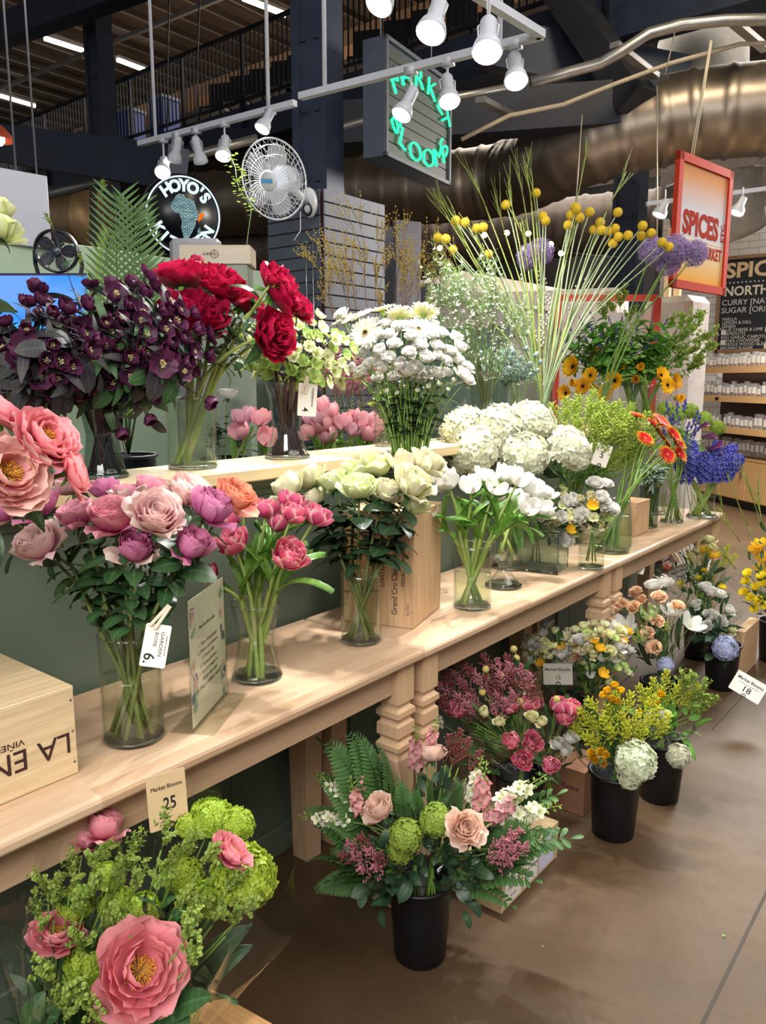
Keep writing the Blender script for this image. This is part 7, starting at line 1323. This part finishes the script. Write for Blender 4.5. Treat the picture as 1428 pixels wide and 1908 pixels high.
# --- white board sign hanging at the left, grey panels, food stall front
a, b_ = at(-30, 330, 3.9), at(84, 308, 4.1); c_ = at(84, 436, 4.1); m = MB(); d = b_ - a; d.z = 0; Hw = at(84, 308, 4.1).z - at(84, 440, 4.1).z
o = empty('hanging_board', trs(((a.x + b_.x) / 2, (a.y + b_.y) / 2, (a.z + b_.z) / 2 - Hw / 2), math.atan2(d.y, d.x)), 0, 'blank white board hanging on a chain at the left edge', 'board'); m = MB(); m.box((0, 0, 0), (d.length, .035, Hw), bev=.003); ob('board', m, mat('board_white', 'b9bccb', .5, var=.03), o, smooth=False)
for px in (70, 16): h = o.matrix_world.inverted() @ at(px, 300, 4.05); m = MB(); m.tube([(h.x, 0, Hw / 2), (h.x, 0, Hw / 2 + 2.4)], .006, 5); ob('chain', m, mat('chain_grey', '8a8a90'), o)
for i, (x0, y0, x1, y1, dd, th, c_, lab) in enumerate(((655, 425, 780, 545, 6.2, .08, '6f717c', 'grey panel board behind the thin flowering branches'), (735, 415, 782, 560, 6.0, .06, '7a7782', 'narrow grey panel edge right of the panel board'), (560, 530, 820, 640, 6.6, .1, '343c4a', 'dark counter wall behind the flowering branches'))):
    a, b_ = at(x0, y1, dd), at(x1, y0, dd); W = ((b_.x - a.x) ** 2 + (b_.y - a.y) ** 2) ** .5; bx('panel_board', ((a.x + b_.x) / 2, (a.y + b_.y) / 2, (b_.z) / 2), (W, th, b_.z), mat('panel_' + c_, c_, .55, var=.04), lab, 'panel', math.atan2(b_.y - a.y, b_.x - a.x))
pl = at(760, 560, 7.0); pr_ = at(1150, 600, 6.4); d = pr_ - pl; d.z = 0; zt_ = at(900, 500, 6.7).z
o = empty('food_stall', trs(((pl + pr_) / 2).xy.to_3d(), math.atan2(d.y, d.x)), 0, 'white food stall front with a sloping roof, behind the tall vases', 'stall'); L = d.length; SW_ = mat('stall_white', 'd2c6bd', .5, var=.05)
m = MB(); m.box((0, .6, zt_ / 2 - .1), (L, 1.2, zt_ - .2), bev=.01); ob('body', m, SW_, o, smooth=False)
m = MB(); m.add([(-L / 2, -.05, zt_ - .2), (L / 2, -.05, zt_ - .45), (L / 2, 1.2, zt_ - .3), (-L / 2 + .2, 1.2, zt_ + .05), (-L / 2, -.05, zt_ - .1), (L / 2, -.05, zt_ - .38), (L / 2, 1.2, zt_ - .2), (-L / 2 + .2, 1.2, zt_ + .15)], [(0, 3, 2, 1), (4, 5, 6, 7), (0, 1, 5, 4), (1, 2, 6, 5), (2, 3, 7, 6), (3, 0, 4, 7)]); ob('roof', m, SW_, o, smooth=False)
m = MB(); m.box((-L * .2, -.02, zt_ - .55), (L * .6, .03, .04)); ob('dark_trim', m, BLACK, o, smooth=False)
p1, p2 = at(1040, 555, 5.8), at(1225, 553, 5.8); RF = mat('red_frame', 'd84838', .45, var=.04); o = empty('red_frame_case', (p1.x, p1.y, 0), math.atan2((p2 - p1).y, (p2 - p1).x), 'white display case with a red metal frame, behind the green foliage', 'display case'); L = ((p2 - p1).xy).length; zf = p1.z
m = MB(); m.box((L / 2, 0, zf), (L, .05, .045)); ob('top_rail', m, RF, o, smooth=False)
for x in (0, L): m = MB(); m.box((x, 0, zf / 2), (.05, .05, zf)); ob('post', m, RF, o, smooth=False)
m = MB(); m.box((L / 2, .18, zf / 2 - .05), (L - .06, .25, zf - .1)); ob('case_body', m, mat('case_white', 'd8cfca', .4), o, smooth=False)
p = at(1262, 570, 6.3); bx('white_cabinet', (p.x, p.y, at(1262, 555, 6.3).z / 2), (.42, .35, at(1262, 555, 6.3).z), mat('case_white', 'd8cfca', .4), 'tall off-white rounded cabinet left of the brick wall', 'cabinet', R(-12), bev=.05)
for i, (px, dd) in enumerate(((1243, 8.8), (1262, 8.8))): p = at(px, 560, dd); bx('wooden_post', (p.x, p.y, 1.6), (.07, .07, 3.2), mat('tan_post', 'b89a78', .6), ('pale wooden post left of the white brick wall', 'second pale wooden post at the corner of the brick wall')[i], 'post')
# wooden box with a burned mark, on a grey stand, above the peonies
a = at(375, 492, 3.7); o = crate('wine_crate', at(408, 497, 3.75) - Vector((0, 0, .0)), (.33, .18, .085), YAW * .9 + R(4), 'pale wooden box with a small round emblem, under the round sign', wood('crate_grey_pine', 'cbbfae', 'c2b4a2', '9c8c78', 'x', .5, 3., .5, .3), nails=False)
txt('ALBERICO', .016, Matrix.Translation((-.02, -.0908, .045)) @ Matrix.Rotation(pi / 2, 4, 'X'), INK, o, ext=.0003); m = MB(); T = MB(); T.lathe([(.017, 0), (.019, 0), (.019, .0006), (.017, .0006)], 24); T.box((0, 0, .0003), (.002, .04, .0006)); m.merge(T, Matrix.Translation((.0, -.091, .045)) @ Matrix.Rotation(pi / 2, 4, 'X')); ob('emblem', m, INK, o)
p = at(365, 470, 3.95); zp = at(365, 445, 3.95).z; bx('grey_stand', (p.x, p.y, zp / 2), (.26, .05, zp), mat('stand_grey', '8d8c92', .5, var=.03), 'grey standing board behind the wooden box, below the round sign', 'board', YAW, bev=.02)
bx('box_table', (at(408, 497, 3.75).x, at(408, 497, 3.75).y, at(408, 497, 3.75).z / 2), (.30, .18, at(408, 497, 3.75).z - .004), mat('pedestal_cream', '7f8a7c', .5), 'pale grey pedestal under the wooden box, behind the peonies', 'pedestal', YAW * .9 + R(4))
# --- string of warm bulbs
lp0 = at(460, 480, 7.8); BWM = glow('bulb_warm', 'ffd9a0', 14); lst = empty('light_string', lp0, 0, 'string of small warm bulbs across the dark background', 'string lights')
ob('wire', MB().tube([at(*p) - lp0 for p in ((440, 470, 7.8), (496, 490, 7.82), (512, 495, 7.82), (700, 470, 7.9), (820, 458, 7.82), (903, 435, 7.82), (945, 431, 7.82), (985, 432, 7.82), (1027, 452, 7.82), (1046, 470, 7.82), (1160, 480, 8.))], .004, 4), WIRE, lst)
for i, (px, py) in enumerate(((496, 492), (512, 497), (985, 435), (1027, 455), (1046, 472), (978, 463), (903, 438), (945, 434), (820, 462))):
    o = ob('bulb', MB().ball((0, 0, 0), .028, 10), BWM, lst, Matrix.Translation(at(px, py, 7.8) - lp0))
# --- track lights
TW = mat('track_white', 'b9bcc6', .45, var=.03)
LAMPE = glow('lamp_face', 'fff6ea', 26)
def track(a, b_, lab, extra=None):
    o = empty('lighting_track', a, 0, lab, 'track'); m = MB(); m.bar((0, 0, 0), b_ - a, .035, .03)
    if extra: m.bar(b_ - a, extra - a, .035, .03)
    ob('rail', m, TW, o, smooth=False)
    for t_ in (.12, .85): q = (b_ - a) * t_; m = MB(); m.tube([q, q + Vector((0, 0, 3.0))], .011, 6); ob('drop_rod', m, TW, o)
za = 3.0; ta, tb_ = onz(260, 268, za), onz(550, 192, za); track(ta, tb_, 'left white lighting track above the round sign'); zb = 2.9; ua, ub, uc = onz(560, 180, zb), onz(1010, 65, zb), onz(905, 0, zb); track(ua, ub, 'right white lighting track with a corner, above the neon sign', uc - (ub - uc) * .6)
RY = 2.36; q_ = onz(1000, -20, zb); track(Vector((-2.0, RY, 3.05)), Vector((-1.15, RY, 3.05)), 'third lighting track, just above the top edge of the picture')
def head(px, py, zt, d, lab, sc_=1., e=30, to=None, rod=.05):
    """track spotlight: px, py = middle of its lit face; zt = height of its track"""
    d = Vector(d).normalized(); c_ = CAMP
    for _ in range(4): yr = (ta.y + (tb_.y - ta.y) * (c_.x - ta.x) / (tb_.x - ta.x)) if zt == za else (RY if zt == 3.05 else ua.y + (ub.y - ua.y) * (c_.x - ua.x) / (ub.x - ua.x)); c_ = ony(px, py, yr + d.y * .11)
    drop = zt - c_.z ; o = empty('track_spotlight', c_, 0, lab, 'spotlight'); back = -d
    m = MB(); m.lathe([(.043 * sc_, .0), (.047 * sc_, .004), (.040 * sc_, .035), (.026 * sc_, .060), (.026 * sc_, .135), (.018 * sc_, .15), (1e-4, .15)], 20); M_ = MB(); M_.merge(m, frame((0, 0, 0), back)); ob('lamp_housing', M_, TW, o)
    m = MB(); m.lathe([(1e-4, .003), (.041 * sc_, .004), (.0415 * sc_, .007)], 20); M_ = MB(); M_.merge(m, frame((0, 0, 0), back)); ob('lamp_face', M_, LAMPE, o)
    e1 = back * .11; m = MB(); m.tube([e1, e1 + Vector((0, 0, drop - e1.z - .02))], .006, 6); m.box(tuple(e1 + Vector((0, 0, drop - e1.z - .012))), (.05, .04, .03)); ob('arm', m, TW, o)
    m = MB(); s1 = frame((0, 0, 0), back); m.tube([s1 @ Vector((.03, 0, .07)), s1 @ Vector((.034, 0, .12)), s1 @ Vector((0, 0, .155)), s1 @ Vector((-.034, 0, .12)), s1 @ Vector((-.03, 0, .07))], .0035, 5); ob('yoke', m, TW, o)
    if e: spot('spot_light', c_ + d * .012, to if to is not None else c_ + d, e * 1.6, 95, (1, .985, .96), .028)
    return c_
tgt = lambda x, y, z: Vector((x, y, z))
head(303, 322, za, (.5, -.5, -.75), 'leftmost spotlight of the left track, lit and tilted towards the camera', 1.05, 60, tgt(-1.6, .9, 1.1))
head(325, 300, za, (-.6, .2, -.75), 'second spotlight on the left track, turned away to the left', .95, 0)
head(375, 303, za, (-.3, .5, -.8), 'third spotlight on the left track, turned away', .95, 0)
head(416, 292, za, (.3, -.4, -.85), 'fourth spotlight on the left track, lit', 1., 60, tgt(-1.8, 1.5, 1.2))
head(488, 241, za, (-.1, -.5, -.85), 'lone spotlight at the right end of the left track', .95, 45, tgt(-1.9, 2.0, 1.2))
head(706, 8, 3.05, (.0, -.6, -.8), 'spotlight cut by the top edge of the picture', 1.1, 62, tgt(-1.25, 1.0, .7))
head(803, 62, 3.05, (.1, -.5, -.85), 'brightest large spotlight, second from the top edge', 1.1, 62, tgt(-1.3, 1.6, .8))
head(908, 98, 3.05, (.25, -.45, -.85), 'spotlight tilted right, above the wide air duct', 1.05, 60, tgt(-1.1, 2.2, .6))
head(962, 152, zb, (.3, -.4, -.85), 'spotlight nearest the corner of the right track', 1.05, 60, tgt(-1.2, 3.2, .8))
head(838, 190, zb, (.35, -.35, -.85), 'spotlight over the right edge of the neon sign', 1., 55, tgt(-1.6, 3.4, 1.0))
head(748, 215, zb, (-.1, -.5, -.85), 'spotlight in front of the left half of the neon sign', 1., 55, tgt(-1.6, 2.4, 1.1))
for px, py, l in ((1228, 402, 'small spotlight left of the red spice sign'), (1372, 398, 'small white spotlight right of the red spice sign')):
    c_ = at(px, py, 5.9); o = empty('track_spotlight', c_, 0, l, 'spotlight'); m = MB(); m.lathe([(.055, 0), (.05, .04), (.03, .07), (.025, .13), (1e-4, .14)], 16); M_ = MB(); M_.merge(m, frame((0, 0, 0), (.25, .3, .8))); ob('lamp_housing', M_, TW, o); m = MB(); m.lathe([(1e-4, .004), (.05, .005)], 16); M_ = MB(); M_.merge(m, frame((0, 0, 0), (.25, .3, .8))); ob('lamp_face', M_, glow('lamp_dim', 'fff0dc', 2.), o); m = MB(); m.tube([(.03, .03, .1), (.03, .03, .19)], .006, 5); ob('arm', m, TW, o)
q1, q2 = at(1205, 380, 5.9), at(1440, 350, 5.95); ob('lighting_track', MB().bar(q1, q2, .03, .03), TW, smooth=False, label='white lighting track beside the red spice sign', cat='track')

pl_ = at(-4, 262, 5.6); o = empty('pendant_lamp', pl_, 0, 'small red pendant lamp cut by the left edge', 'lamp'); m = MB(); m.lathe([(.11, 0), (.10, .03), (.05, .09), (.02, .11), (1e-4, .115)], 24); ob('lamp_shade', m, mat('shade_red', 'a84a34', .4), o); ob('bulb', MB().ball((0, 0, .01), .05, 10), glow('bulb_soft', 'ffe8c8', 6), o); ob('cord', MB().tube([(0, 0, .11), (0, 0, 3)], .005, 5), BLACK, o)
# ---- lettering becomes mesh
bpy.context.view_layer.update(); dg = bpy.context.evaluated_depsgraph_get()
for o in [o for o in sc.objects if o.type == 'FONT']:
    me = bpy.data.meshes.new_from_object(o.evaluated_get(dg)); n_ = o.name; p = o.parent; Mx = o.matrix_basis.copy(); cu = o.data
    bpy.data.objects.remove(o); q = bpy.data.objects.new(n_, me); COL.objects.link(q); q.parent = p; q.matrix_basis = Mx
